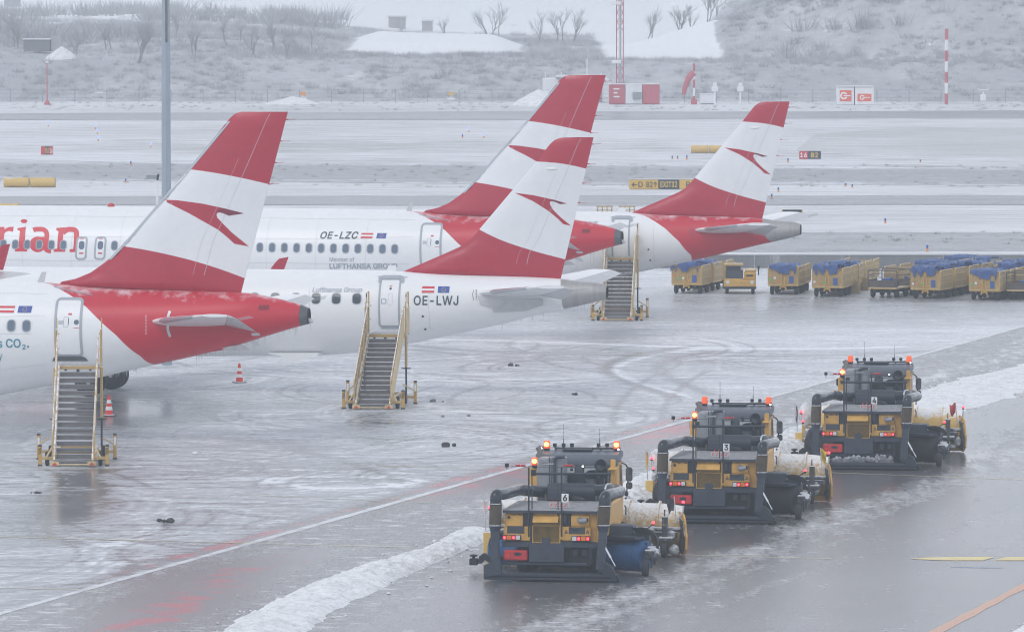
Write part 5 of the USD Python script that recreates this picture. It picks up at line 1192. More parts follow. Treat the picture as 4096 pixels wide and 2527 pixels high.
    P('black_tank', tube([q(1118, 392, 4.9), q(1135, 392, 4.75), q(1188, 384, 5.4)], [.13, .15, .14], 22), 'truck_dark', None, 50)
    P('black_tank', cat_(tube([q(1040, 500, 4.7), q(1052, 495, 4.55), q(1105, 480, 5.4)], [.15, .19, .18], 24)), 'truck_dark', None, 50)
    P('tank_bracket', cat_(rect(1080, 590, 1190, 430, 5.0, .3), rect(1090, 590, 1160, 500, 4.7, .2)), 'truck_dark')
    gl = P('radiator_frame', rect(850, 575, 1010, 465, 5.0, .3), 'truck_dark'); P('radiator_slats', cat_(*[rect(866, 490 + 14 * k, 940, 484 + 14 * k, 4.98, .015, 0) for k in range(5)]), 'pipe_grey', gl)
    # yellow guard panels on both sides behind the cab
    P('guard_panel', rect(542, 572, 638, 410, 4.9, .7, .03), 'truck_yellow'); P('guard_panel', cat_(rect(1212, 600, 1252, 350, 4.6, .10), rect(1188, 440, 1255, 425, 4.4, .5)), 'truck_yellow')
    P('side_body', bx(q(1200, 0, 4.)[0], q(1238, 0, 4.)[0], 3.4, 5.6, .9, q(0, 690, 4.)[2], .03), 'truck_yellow')
    # --- cab
    c0, c1 = 5.75, 7.3; xa, xb = q(598, 0, c0)[0], q(1272, 0, c0)[0]; zt, zb = q(0, 286, c0)[2], .95
    prof = Polygon([(c0, zb), (c0, zt - .12), (c0 + .10, zt - .02), (c0 + .8, zt + .03), (c1 - .35, zt - .02), (c1 - .1, zt - .75), (c1, zt - 1.15), (c1, zb)])
    cab = P('cab', ext(prof, xb - xa - .10, 'x', xa + .05), 'cab_grey', None, 30)
    P('roof_cap', ext(Polygon([(c0 - .02, zt - .16), (c0 + .06, zt - .01), (c0 + .8, zt + .055), (c1 - .3, zt), (c1 - .3, zt - .12), (c0 - .02, zt - .3)]), xb - xa + .02, 'x', xa - .01), 'cab_grey', cab, 30)
    P('roof_hatch', bx((xa + xb) / 2 - .45, (xa + xb) / 2 + .35, c0 + .5, c0 + 1.1, zt + .05, zt + .10, .03), 'truck_dark', cab)
    P('rear_window', rect(828, 460, 921, 394, c0 - .012, .02, .008), 'cab_glass', cab); P('rear_window', rect(998, 468, 1112, 398, c0 - .012, .02, .008), 'cab_glass', cab)
    P('window_rubber', cat_(*[ext(solid_ring(rrect(q(b, 0, c0)[0] - q(a, 0, c0)[0] + .05, q(0, e, c0)[2] - q(0, f, c0)[2] + .05, .06, (q(a, 0, c0)[0] + q(b, 0, c0)[0]) / 2, (q(0, e, c0)[2] + q(0, f, c0)[2]) / 2), .03), .012, 'y', c0 - .016) for a, b, e, f in ((828, 921, 394, 460), (998, 1112, 398, 468))]), 'truck_black', cab)
    P('cab_seam', rect(600, 352, 1310, 348, c0 - .004, .01, 0), 'truck_black', cab)
    for s, xx in ((1, xb - .05), (-1, xa + .05)):
        X0 = xx if s > 0 else xx - .05; x0, x1 = (xx, xx + .03) if s > 0 else (xx - .03, xx)
        dr = P('cab_door', ext(Polygon([(c0 + .5, zb - .35), (c1 - .1, zb - .35), (c1 - .02, zt - 1.2), (c1 - .35, zt - .25), (c0 + .55, zt - .2)]), .03, 'x', x0), 'truck_yellow', cab)
        P('door_window', ext(Polygon([(c0 + .72, zt - 1.1), (c1 - .2, zt - 1.15), (c1 - .48, zt - .38), (c0 + .72, zt - .32)]), .012, 'x', x1 - .003 if s > 0 else x0 - .009), 'glass_dark', dr)
        P('cab_corner', ext(Polygon([(c0, zb - .3), (c0 + .49, zb - .3), (c0 + .52, zt - .25), (c0, zt - .25)]), .035, 'x', x0), 'truck_yellow', cab)
        P('step_box', bx(xx - .3, xx + .03, c0 + .2, c1 - .3, .45, .75, .03), 'truck_yellow', cab)
    # right-hand mirrors on an arm
    m = P('mirror_arm', tube(bend([q(1316, 360, 6.9), q(1365, 385, 7.2), q(1375, 470, 7.2), q(1360, 600, 7.1)], .2), .02, 8), 'mirror_black', cab, 40)
    for a, b, e, f in ((1350, 1404, 402, 520), (1352, 1404, 526, 584)):
        P('mirror', rect(a, f, b, e, 7.1, .14, .04), 'mirror_black', m); P('mirror_glass', rect(a + 6, f - 8, b - 5, e + 8, 7.092, .008, 0), 'mirror_glass', m)
    P('mirror', trimesh.Trimesh(*_ellipsoid(q(1356, 622, 7.1), (.06, .06, .075))), 'mirror_black', m, True)
    P('mirror', rect(556, 480, 590, 400, 7.1, .12, .04), 'mirror_black', m)
    P('side_marker', rect(1340, 670, 1356, 655, 6.8, .1), 'truck_black', cab); P('grab_rail', tube(bend([q(1340, 720, 6.9), q(1352, 740, 6.9), q(1350, 800, 6.9)], .1), .018, 6), 'truck_black', cab, 40)
    mg = P('mudguard', tube(bend([(xb - .05, 5.0, .7), (xb - .05, 5.05, 1.25), (xb - .05, 5.7, 1.3), (xb - .05, 5.75, .7)], .3), .10, 10), 'tank_grey', None, 40)
    P('mudguard_rib', cat_(*[tube([(xb - .02, 5.02 + .18 * k, .75), (xb - .02, 5.05 + .18 * k, 1.25)], .03, 6) for k in range(4)]), 'tank_grey', mg, 40)
    # roof rack, lamps, beacons, stack, aerials
    rr = P('roof_rack', cat_(tube([q(690, 268, 6.5), q(1295, 270, 6.5)], .03, 8), tube([q(755, 242, 6.6), q(1270, 246, 6.6)], .028, 8), *[tube([q(X, 300, 6.5), q(X, 245, 6.55)], .03, 6) for X in (768, 1140)]), 'truck_dark', None, 40)
    P('rack_cable', tube(bend([q(690, 268, 6.45), q(740, 280, 6.45), q(790, 268, 6.45), q(830, 275, 6.45), q(900, 268, 6.45)], .1), .008, 5), 'truck_black', rr)
    for X in (757, 830, 900, 1122, 1193): work_lamp(rr, q(X, 232, 6.6))
    for X, Y in ((645, 258), (1288, 270)): work_lamp(rr, q(X, Y, 6.45), True if (X > 900 or lamp_on) else False)
    beacon(p, q(690, 243, 6.5), lit[0]); beacon(p, q(1272, 248, 6.5), lit[1]); beacon(p, q(587, 392, 4.9), lit[2])
    P('beacon_post', tube([q(587, 420, 4.9), q(587, 392, 4.9)], .02, 6), 'truck_dark', None, 40)
    P('exhaust_stack', tube(bend([q(632, 325, 5.5), q(630, 268, 5.5), q(612, 238, 5.5)], .14, 6), [.075] + [.07] * 6 + [.072], 14), 'stack_metal', None, 40)
    for X, Y in ((830, 40), (1132, 80)): P('aerial', cat_(tube([q(X, 205, 6.6), q(X, Y, 6.6)], .005, 5), tube([q(X, 210, 6.6), q(X, 165, 6.6)], .011, 5)), 'truck_black')
    # --- sweeping brush unit under the chassis
    R, dl, dr_ = .42, 4.3, 2.75; A, Bq = np.array([-2.1, dl, .47]), np.array([2.18, dr_, .47])
    bm = MAT['brush_blue'] if brush == 'blue' else MAT['brush_dark']
    n = 34; tt = np.linspace(0, 1, n)
    bu = thing_part('brush_unit', p)
    segs = []
    for k in range(150):
        u0, u1 = k / 150, (k + .9) / 150; rk_ = R * rng.uniform(.965, 1.0); segs.append(tube([A + (Bq - A) * u0, A + (Bq - A) * u1], [rk_, rk_ * .99], 22))
    P('brush_roller', cat_(*segs), bm, None, 30)
    ax = (Bq - A) / np.linalg.norm(Bq - A); br = []
    for k in range(1500):
        u = rng.uniform(.02, .98); th = rng.uniform(0, 6.283); c = A + (Bq - A) * u; nrm = np.array([-ax[1], ax[0], 0]); dv = nrm * math.cos(th) + np.array([0, 0, 1]) * math.sin(th)
        br.append(tube([c + dv * R * .75, c + dv * R * rng.uniform(1.0, 1.07) + ax * rng.uniform(-.03, .03)], [.014, .006], 3, False))
    obj('bristles', cat_(*br), bm, p, kind='stuff')
    P('brush_hood', cat_(bx(-2.15, 2.2, -.42, .10, .90, .99, .03), bx(-2.15, 2.2, .05, .5, .72, .95, .03), bx(-2.1, 2.15, -.43, -.36, .96, 1.0, .01)).apply_transform(trimesh.transformations.rotation_matrix(math.atan2(dr_ - dl, 4.28), [0, 0, 1])).apply_translation([.04, (dl + dr_) / 2, 0]), 'truck_grey')
    P('brush_motor_box', cat_(rect(1188, 1035, 1392, 898, 3.0, .7, .03), rect(1230, 1000, 1296, 960, 2.96, .06)), 'truck_grey')
    P('brush_beam', cat_(rect(1150, 1060, 1505, 1034, 2.7, .12), rect(1392, 1020, 1520, 960, 2.9, .3)), 'truck_dark')
    hub = rng.normal(0, .008, (400, 3))
    lump = trimesh.creation.icosphere(3); v = lump.vertices * [.17, .2, .2]; v = v * (1 + .5 * (meshkit.fbm(v * 7 + seed, 3, 2) - .5))[:, None]
    P('brush_end', trimesh.Trimesh(v + q(1555, 1140, 2.6), lump.faces), 'iced_metal', None, True)
    P('brush_end_bracket', cat_(rect(1500, 1120, 1600, 1075, 2.6, .3, .03), rect(1548, 1225, 1575, 1120, 2.5, .12, .02), rect(1476, 1180, 1545, 1100, 2.3, .16, .03)), 'iced_metal')
    w = q(1490, 1240, 1.95); t = wheel(p, w[0] - .02, 2.0, .215, .16, 'tyre_dusty', 26)
    P('caster_fork', cat_(tube([(w[0] + .14, 2.0, .22), (w[0] + .14, 2.05, .5), (w[0], 2.1, .62)], .03, 8)), 'truck_dark', None, 40)
    for k in range(5): P('hydraulic_hose', tube(bend([q(1385 + 8 * k, 925 + 9 * k, 3.0), q(1470 + 9 * k, 912 + 12 * k, 2.8), q(1570 + 8 * k, 960 + 12 * k, 2.7), q(1596 - 2 * k, 1060, 2.6), q(1590 - 6 * k, 1100, 2.6)], .3), .020, 6), 'truck_black', None, 40)
    marker_lamp(p, q(1555, 886, 2.9)); P('lamp_stalk', tube([q(1490, 935, 2.9), q(1552, 890, 2.9)], .016, 6), 'truck_black', None, 40)
    # left end of the brush unit
    cc = q(120, 1165, 2.6)
    P('brush_end', cat_(ext(Polygon([(cc[0] - .02, cc[2] - .16), (cc[0] + .03, cc[2] + .04), (cc[0] + .14, cc[2] + .12), (cc[0] + .42, cc[2] + .0), (cc[0] + .42, cc[2] - .16), (cc[0] + .3, cc[2] - .13), (cc[0] + .18, cc[2] - .05), (cc[0] + .10, cc[2] - .15)]), .2, 'y', 2.6), bx(cc[0] - .24, cc[0] - .02, 2.6, 2.8, cc[2] - .2, cc[2] - .02, .02)), 'truck_dark')
    P('caster_top', lathe([(.01, 0), (.10, 0), (.11, .03), (.08, .05), (.01, .06)], 18, 'z', (cc[0] - .13, 2.7, cc[2] + .03)), 'truck_black', None, 40)
    P('caster_pin', cyl((cc[0] - .13, 2.7, cc[2] - .02), (cc[0] - .13, 2.7, cc[2] + .03), .04), 'truck_black')
    P('support_arm', tube([(cc[0] + .4, 2.7, cc[2] - .08), (-.8, 3.4, .7)], .07, 8), 'truck_dark', None, 40)
    # --- front plough
    pm = 'plough_snowy' if snow else 'plough_yellow'
    X0, X1, yc, zc, R = -2.72, 2.52, 8.75, .66, .70
    th = np.radians(np.linspace(70, 232, 18)); xx = np.linspace(X0, X1, 50)
    TH, XX = np.meshgrid(th, xx, indexing='ij'); rr_ = R * (1 - .10 * np.clip((XX - 1.7) / .85, 0, 1) ** 2) + .0
    zz_ = zc + (rr_ * np.sin(TH)) * (1.0 + .10 * (X1 - XX) / 5.2)
    MB_ = np.stack([XX, yc + rr_ * np.cos(TH), zz_], -1); inner = np.stack([XX, yc + (rr_ - .04) * np.cos(TH), zc + ((rr_ - .04) * np.sin(TH)) * (1.0 + .10 * (X1 - XX) / 5.2)], -1)
    g1, g2 = grid_mesh(MB_), grid_mesh(inner[::-1]); mbd = P('plough_blade', cat_(g1, g2), pm, None, True)
    for xr_ in (-1.9, -.8, .55, 1.02, 1.85):
        k = np.array([(yc + R * 1.0 * math.cos(a), zc + R * math.sin(a) * (1 + .1 * (X1 - xr_) / 5.2)) for a in th]); ko = np.array([(yc + (R + .07) * math.cos(a), zc + (R + .07) * math.sin(a) * (1 + .1 * (X1 - xr_) / 5.2)) for a in th])
        P('blade_rib', ext(Polygon(np.vstack([k, ko[::-1]])), .04, 'x', xr_ - .02), pm, mbd)
    # raised lettering on the back of the blade
    ts = text_shape('schmidt', .15, 3, .12); tb = ts.bounds; v, f = dense(affinity.translate(ts, -tb[0], 0), .12)
    aa = np.radians(197) - (v[:, 1] - .05) / R; xt = v[:, 0] + .02
    P('lettering', trimesh.Trimesh(np.column_stack([xt, yc + (R + .006) * np.cos(aa), zc + (R + .006) * np.sin(aa) * (1 + .1 * (X1 - xt) / 5.2)]), f, process=False), 'truck_black', mbd)
    P('cutting_edge', bx(X0, X1 - .02, 8.16, 8.22, .03, .16, .01), 'truck_yellow', mbd)
    fr = P('plough_frame', cat_(bx(X0 + .2, X1 - .1, 7.75, 7.95, .50, .68, .02), bx(-1.2, -1.0, 7.3, 8.2, .3, .5), bx(.7, .9, 7.3, 8.2, .3, .5), bx(-.6, .4, 7.2, 7.9, .4, .8), tube([(X0 + .2, 7.8, .76), (X1, 7.8, .74)], .06, 8)), 'iced_metal')
    ic = []
    for k in range(34):
        x = rng.uniform(-.2, X1 + .1) if k < 26 else rng.uniform(X0, X0 + .5); m_ = trimesh.creation.icosphere(2); v = m_.vertices * rng.uniform(.06, .17, 3); v = v * (1 + .7 * (meshkit.fbm(v * 11 + k * 5.1 + seed, 3, 1) - .5))[:, None]; ic.append(trimesh.Trimesh(v + [x, rng.uniform(7.62, 7.95), rng.uniform(.18, .72)], m_.faces))
    obj('packed_ice', cat_(*ic), 'iced_lump', p, True, kind='stuff')
    # right end: plate, wheel, stalk lamp, flag
    ep = P('end_plate', rot(ext(Polygon([(7.55, .55), (7.75, 1.02), (7.95, 1.16), (8.7, 1.2), (9.1, .8), (9.1, .1), (7.9, .02), (7.6, .2)]), .05, 'x', X1 + .16), 20, (0, 0, 1), (X1 + .16, 7.6, 0)), 'truck_yellow')
    P('plate_back', rot(ext(Polygon([(7.62, .56), (7.82, .98), (8.6, 1.08), (8.9, .2), (7.9, .08), (7.66, .24)]), .02, 'x', X1 + .135), 20, (0, 0, 1), (X1 + .16, 7.6, 0)), 'iced_metal', ep)
    P('wheel_post', cat_(bx(2.05, 2.2, 7.45, 7.62, .42, 1.12, .02), bx(1.95, 2.35, 7.4, 7.7, .42, .56, .03), tube([(2.12, 7.5, 1.1), (2.12, 7.5, 1.3)], .02, 6)), 'iced_metal')
    wheel(p, 2.12, 7.42, .20, .15, 'tyre_dusty', 26); wheel(p, -2.3, 7.6, .20, .15, 'tyre_dusty', 20)
    for s, base, mid, topq in ((1, q(1765, 870, 7.6), q(1778, 850, 7.6), q(1835, 775, 7.6)),):
        P('lamp_stalk', tube(bend([base, mid, topq, topq + [.0, 0, .18]], .06), .02, 7), 'metal_light', None, 40); marker_lamp(p, topq + np.array([0, 0, .24]))
    b0 = q(1778, 855, 7.65); b1 = q(1758, 645, 7.65); fp = P('flag_pole', tube([b0, b1], .016, 6), 'metal_light', None, 40)
    P('flag', flag_cloth(b1 - np.array([0, 0, .36]), .20, .34, seed, -1 if flags[1] != 'cloth_yellow' else 1), flags[1], fp, True)
    # left end
    P('end_plate', bx(q(160, 0, 7.7)[0], q(232, 0, 7.7)[0], 7.6, 7.68, .03, q(0, 936, 7.7)[2], .015), 'plough_yellow')
    sm = trimesh.creation.icosphere(3); v = sm.vertices * [.22, .35, .38]; v = v * (1 + .5 * (meshkit.fbm(v * 5 + seed, 4, 4) - .5))[:, None]; P('snow_heap', trimesh.Trimesh(v + q(262, 760, 8.0), sm.faces), 'snow_pile', None, True)
    b0, b1 = q(178, 935, 7.7), q(160, 655, 7.7); fp = P('flag_pole', tube([b0, b1], .016, 6), 'metal_light', None, 40)
    P('flag', flag_cloth(b1 - np.array([0, 0, .50]), .07, .48, seed + 3, 1), flags[0], fp, True)
    c = q(212, 745, 7.6); marker_lamp(p, c); P('lamp_stalk', tube(bend([c, c - [0, 0, .2], q(235, 860, 7.6)], .08), .014, 6), 'metal_light', None, 40)
    if number != '6': marker_lamp(p, q(228, 842, 7.3))
    return p
def thing_part(name, p): return None
simple('deck_metal', (.45, .46, .48), .5, .4, var=.3, vscale=6)
simple('stack_metal', (.20, .19, .18), .45, .4, var=.3)
simple('mirror_glass', (.20, .24, .28), .05, .6)
simple('cab_glass', (.50, .55, .57), .15)  # opaque pale colour stands in for bright snow visible through the panes
frosted('iced_lump', (.16, .17, .18), .6, .5, .35, .7, 8.0, snowc=(.60, .62, .65))
frosted('snow_dirty', (.16, .17, .19), .8, .3, .5, .9, 6.0, snowc=(.42, .43, .46))
def bar_at(Xs, Ys): g = G(Xs, Ys); return (g[0], g[1], 0)
sweeper('nearest yellow and grey snow sweeper truck, numbered 6, with a blue brush', bar_at(1850 + 711 / 2.016, 1650 + 1365 / 2.016), '6', (True, True, True), 'blue', ('cloth_pale', 'cloth_dark'), True, False, 11, True)
sweeper('middle yellow and grey snow sweeper truck of the three, numbered 3, with yellow flags', bar_at(2500 + 822 / 2.326, 1500 + 1384 / 2.326), '3', (False, False, True), 'dark', ('cloth_yellow', 'cloth_yellow'), True, False, 12, False)
sweeper('farthest yellow and grey snow sweeper truck, numbered 4, with snow packed on its blower', bar_at(3100 + 812 / 2.317, 1350 + 1228 / 2.317), '4', (False, False, True), 'dark', ('cloth_dark', 'cloth_red'), False, True, 13, True)

# ---------------------------------------------------------------- snow banks on the pavement
def bank(label, pts, widths, h, seed, step=.07, cells=46, far=False):
    """A ridge of ploughed snow along a line of picture points (full-size picture), with ragged lumps."""
    from scipy.interpolate import PchipInterpolator as PI
    p = np.array([G(*a)[:2] for a in pts]); t = np.r_[0, np.cumsum(np.linalg.norm(np.diff(p, axis=0), axis=1))]
    tt = np.arange(0, t[-1], step); c = np.stack([PI(t, p[:, 0])(tt), PI(t, p[:, 1])(tt)], 1); w = PI(t, widths)(tt)
    d = np.gradient(c, axis=0); d /= np.linalg.norm(d, axis=1, keepdims=True); n = np.stack([d[:, 1], -d[:, 0]], 1)
    v = np.linspace(-1, 1, cells); ragged = 1 + .5 * (fb(tt, tt * 0, .8, seed) - .5)
    off = v[None] * (w * .5 * ragged)[:, None]
    X, Y = c[:, :1] + n[:, :1] * off, c[:, 1:] + n[:, 1:] * off
    prof = np.clip(1 - np.abs(v) ** 1.6, 0, 1)[None] * (.55 + .9 * fb(tt, tt * 0, .35, seed + 1))[:, None]
    endf = np.clip(np.minimum(tt, tt[-1] - tt) / .8, 0, 1)[:, None]
    P3 = np.stack([X, Y, 0 * X + seed], -1); lump = meshkit.fbm(P3 * 3.2, 5, seed); rid = 1 - np.abs(2 * meshkit.fbm(P3 * 1.7, 4, seed + 5) - 1)
    e = np.clip((1 - np.abs(v)) * 5, 0, 1)[None]
    cl = meshkit.fbm(P3 * 6.5, 3, seed + 2); Z = (h * prof * (.30 + .8 * rid) + e * np.minimum(1, h * 3) * (.26 * np.clip(lump - .36, 0, 1) + .22 * np.clip(cl - .42, 0, 1))) * endf - .012 * (1 - e) + .002
    X = X + .10 * (meshkit.fbm(P3 * 4, 3, seed + 7) - .5) * e; m = grid_mesh(np.stack([X, Y, Z], -1)); 
    o = thing('snow_bank', label, 'snow bank', (0, 0, 0)); obj('ridge', m, 'snow_pile', o, True)
    r = np.random.default_rng(seed); out = []
    for k in range(int(len(tt) * step * 16)):
        i = r.integers(0, len(tt)); f = r.normal(0, .75); 
        if abs(f) < .55 and r.random() < .7: continue
        s = r.uniform(.02, .09) * (1.0 if abs(f) < 1 else .7); b = trimesh.creation.icosphere(1, s * .8); b.vertices *= r.uniform(.6, 1.3, 3) * [1, 1, .7]; b.vertices *= r.uniform(.6, 1.25, (len(b.vertices), 1)); pos = c[i] + n[i] * f * w[i] * .5
        out.append(b.apply_translation([pos[0], pos[1], s * .3 + (h * .4 if abs(f) < .6 else 0)]))
    obj('loose_lumps', cat_(*out), 'snow_pile', o, False, kind='stuff')
bank('long ragged ridge of ploughed snow from the bottom edge up to the nearest sweeper', [(980, 2600), (1120, 2480), (1330, 2370), (1560, 2275), (1740, 2215), (1900, 2150)], [2.4, 2.2, 2.0, 1.7, 1.3, 1.0], .19, 3, .05, 70)
bank('snow ridge between the nearest and the middle sweeper', [(2330, 2160), (2480, 2060), (2560, 1995), (2610, 1955), (2660, 1915)], [1.4, 1.9, 2.0, 2.0, 1.6], .36, 4)
bank('snow ridge between the middle and the farthest sweeper', [(2990, 1920), (3100, 1840), (3170, 1785), (3230, 1740)], [1.2, 1.8, 2.0, 1.8], .36, 5)
bank('wide strip of churned snow ahead of the farthest sweeper at the right edge', [(3560, 1690), (3760, 1610), (3950, 1545), (4250, 1470), (4500, 1415)], [2.4, 3.8, 4.3, 4.3, 4.3], .10, 6, .09, 110)
bank('low white snow edge at the bottom right corner', [(3990, 2620), (4080, 2555), (4170, 2500), (4260, 2450)], [.9, 1.0, 1.0, 1.0], .05, 8)
bank('thin line of slush beside the nearest sweeper plough', [(1780, 2200), (1850, 2150), (1910, 2110)], [.8, 1.0, .9], .10, 9)

# ---------------------------------------------------------------- lumps of dirty ice on the apron
def clod(label, xd, yd, s, n, seed, mat='clod', boxy=False):
    r = np.random.default_rng(seed); g = GD(xd, yd); o = thing('ice_lump', label, 'ice lump', (g[0], g[1], 0)); 
    for k in range(n):
        m = trimesh.creation.icosphere(3); v = m.vertices * (np.array([.5, .45, .34]) * s * .60 * (1 if k == 0 else r.uniform(.2, .6)))
        if boxy: v = np.sign(v) * np.abs(v) ** .6 * (s * .34) ** .4
        v = v * (1 + .7 * (meshkit.fbm(v * 5 / s + seed + k, 3, 2) - .5))[:, None]; dx = 0 if k == 0 else r.uniform(-1.1, 1.1) * s
        obj('lump', trimesh.Trimesh(v + [dx, r.uniform(-.6, .6) * s, s * .12], m.faces), mat, o, True)
clod('dark broken lumps of ice on the lower left apron below the leftmost stair', 408, 1250, .42, 6, 1); clod('small dark lumps in a row under the leftmost stair, by the left edge', 88, 1180, .22, 7, 2)
clod('blocky dark lump of ice between the middle stair and the sweepers', 1067, 1068, .42, 2, 3, boxy=True); clod('grey ice lump right beside the middle stair', 1037, 962, .34, 3, 4, 'stone_grey')
clod('small grey lump just below the middle stair, left one', 1060, 998, .2, 2, 5, 'stone_grey'); clod('small grey lump just below the middle stair, right one', 1122, 996, .22, 2, 6, 'stone_grey')
clod('dark flat lump on the apron right of the middle stair', 1222, 876, .38, 3, 7); clod('small lump on the apron above the nearest sweeper', 1378, 945, .26, 3, 8); clod('whitish lump right of the leftmost stair', 466, 1088, .3, 3, 9, 'snow_pile')

# ---------------------------------------------------------------- baggage carts, tug, wall
def tarp(w, l, z, seed, drop=.3, bulge=.22):
    """A crumpled sheet over the top, hanging down at the front."""
    n, m = 34, 30; u, v = np.meshgrid(np.linspace(-1, 1, n), np.linspace(-.28, 1, m), indexing='ij')
    P = np.stack([u * 3.1, v * 3.1, 0 * u + seed * 3.7], -1); r = 1 - np.abs(2 * meshkit.fbm(P, 4, seed) - 1); r2 = 1 - np.abs(2 * meshkit.fbm(P * 2.3, 3, seed + 9) - 1)
    x = u * (w / 2 + .05) ; y = -l / 2 + np.maximum(v, 0) * l * .96 - .05 - .05 * r2; zz = z + bulge * (r - .5) + .10 * (r2 - .5) + .03
    zz = np.where(v < 0, zz + v / .28 * (drop * (.6 + .8 * r)), zz); side = np.clip((np.abs(u) - .86) / .14, 0, 1); zz = zz - side * .14 * (.5 + r2)
    g = grid_mesh(np.stack([x, y, zz], -1)); ed = meshkit.fbm(P * 1.3 + 5, 3, seed + 3); e = (np.abs(u) > .5) * (np.abs(u) - .5) * .5 + (v > .5) * (v - .5) * .5 + (v < -.1) * (-.1 - v) * .9
    okv = (ed - e > .30).ravel(); g = trimesh.Trimesh(g.vertices, g.faces[okv[g.faces].all(1)], process=False); g.remove_unreferenced_vertices(); return g
def cart_parts(p, kind, seed):
    W, Lc, z0, z1 = 1.42, 1.9, .47, 1.22
    body = 'cart_dark' if kind == 'frame' else ('cart_ochre' if kind == 'tarp' else 'cart_sand')
    r = np.random.default_rng(seed)
    bed = obj('bed', bx(-W / 2, W / 2, -Lc / 2, Lc / 2, z0 - .07, z0, .01), 'cart_rail', p)
    obj('under_frame', cat_(bx(-.45, -.35, -Lc / 2, Lc / 2, .28, .40), bx(.35, .45, -Lc / 2, Lc / 2, .28, .40), bx(-.6, .6, -.65, -.57, .22, .32), bx(-.6, .6, .6, .68, .22, .32)), 'cart_under', bed)
    for sx in (-1, 1):
        for sy in (-.62, .64): 
            t = obj('tyre', lathe([(.09, -.07), (.19, -.07), (.215, -.035), (.215, .035), (.19, .07), (.09, .07)], 20, 'x', (sx * .58, sy, .215)), 'rubber', p, 40); obj('rim', lathe([(.01, -.05), (.1, -.055), (.1, .055), (.01, .05)], 12, 'x', (sx * .58, sy, .215)), 'cart_under', t, 40)
    if kind == 'frame':
        for sy in (-1, 1):
            y = sy * Lc / 2; f = obj('end_frame', tube(bend([(-W / 2, y, z0), (-W / 2, y, z1 + .05), (W / 2, y, z1 + .05), (W / 2, y, z0)], .12), .028, 8), 'cart_dark', p, 40)
            for k in range(2): obj('rail', tube([(-W / 2, y, z0 + .3 + .22 * k), (W / 2, y, z0 + .3 + .22 * k)], .018, 6), 'cart_dark', f, 40)
            obj('mesh_panel', bx(-W / 2 + .05, W / 2 - .05, y - .01, y + .01, z0 + .02, z0 + .34, .004), 'cart_dark', f)
        for sx in (-1, 1):
            for k in range(4): obj('rail', tube([(sx * W / 2, -Lc / 2, z0 + .12 + .23 * k), (sx * W / 2, Lc / 2, z0 + .12 + .23 * k)], .02, 6), 'cart_dark', p, 40)
        for k in range(3): obj('suitcase', bx(-.45 + .3 * k, -.22 + .3 * k, -.6, .3, z0, z0 + .3 + .12 * (k % 2), .03), 'cart_under' if k != 1 else 'panel_blue', p)
    else:
        for sy in (-1, 1):
            y = sy * Lc / 2
            f = obj('end_panel', ext(rrect(W, z1 - z0, .05, 0, (z0 + z1) / 2), .03, 'y', y - .015), body, p)
            if sy < 0:
                for X in np.linspace(-W / 2 + .18, W / 2 - .18, 5): obj('panel_rib', bx(X - .012, X + .012, y - .028, y - .014, z0 + .04, z1 - .03, .003), body, f)
                obj('bottom_rail', bx(-W / 2 - .01, W / 2 + .01, y - .035, y - .012, z0 - .03, z0 + .015, .005), 'cart_rail', f)
        for sx in (-1, 1):
            x = sx * W / 2
            s_ = obj('side_panel', bx(x - .01, x + .01, -Lc / 2 + .03, Lc / 2 - .03, z0 + .02, z1 + .06, .004), 'cart_sand', p)
            obj('side_frame', tube(bend([(x, -Lc / 2 + .02, z0), (x, -Lc / 2 + .02, z1 + .10), (x, Lc / 2 - .02, z1 + .10), (x, Lc / 2 - .02, z0)], .14), .026, 8), 'cart_rail', s_, 40)
            for k in (.28, .62): obj('side_rail', bx(x + sx * .008, x + sx * .026, -Lc / 2 + .04, Lc / 2 - .04, z0 + k - .02, z0 + k + .02, .004), 'cart_rail', s_)
            for k in range(9): y = -Lc / 2 + .2 + k * .19; obj('side_slat', bx(x + sx * .007, x + sx * .016, y - .01, y + .01, z0 + .05, z1 + .06, .002), 'cart_ochre', s_)
        y = -Lc / 2 - .05
        obj('drawbar', cat_(ext(Polygon([(-.17, .26), (-.10, .26), (.0 - .02, z1 - .15), (.0 + .02, z1 - .15), (.10, .26), (.17, .26), (.03, z1), (-.03, z1)]), .03, 'y', y), bx(-.15, .15, y, y + .03, .34, .40), bx(-.11, .11, y, y + .03, .52, .56)), 'tug_yellow', p)
        obj('blue_card', bx(W / 2 - .42, W / 2 - .22, y + .018, y + .026, z0 + .08, z0 + .42, 0), 'panel_blue', p)
        for k in range(3): 
            X = -W / 2 + .14 + .2 * k + r.uniform(-.03, .03); zz = z0 + r.uniform(.12, .38); obj('sticker', bx(X - .05, X + .05, y + .016, y + .024, zz, zz + r.uniform(.06, .11), 0), ['sticker_white', 'sticker_orange', 'sticker_green'][(k + seed) % 3], p)
        if kind == 'tarp': 
            obj('tarp', tarp(W, Lc, z1 + .06, seed, .34, .42 if seed % 2 else .24), 'tarp_blue', p, 50)
CW = [('tarp', 1), ('tarp', 2), ('tarp', 3), ('open', 4), ('frame', 5)]
PROTO = {}
def cart(kind, label, x, y, rz):
    if kind not in PROTO:
        k, seed = CW[kind]; PROTO[kind] = thing('baggage_cart', label, 'baggage cart', (x, y, 0), rz, None); cart_parts(PROTO[kind], k, seed)
    else: copy_of(PROTO[kind], 'baggage_cart', label, (x, y, 0), rz)
def z2(x, y): return G(2600 + x / 3.064, 950 + y / 3.064)
def z3(x, y): return G(3300 + x / 3.08, 950 + y / 3.08)
ORD = ['front', 'second', 'third', 'fourth', 'fifth', 'sixth']
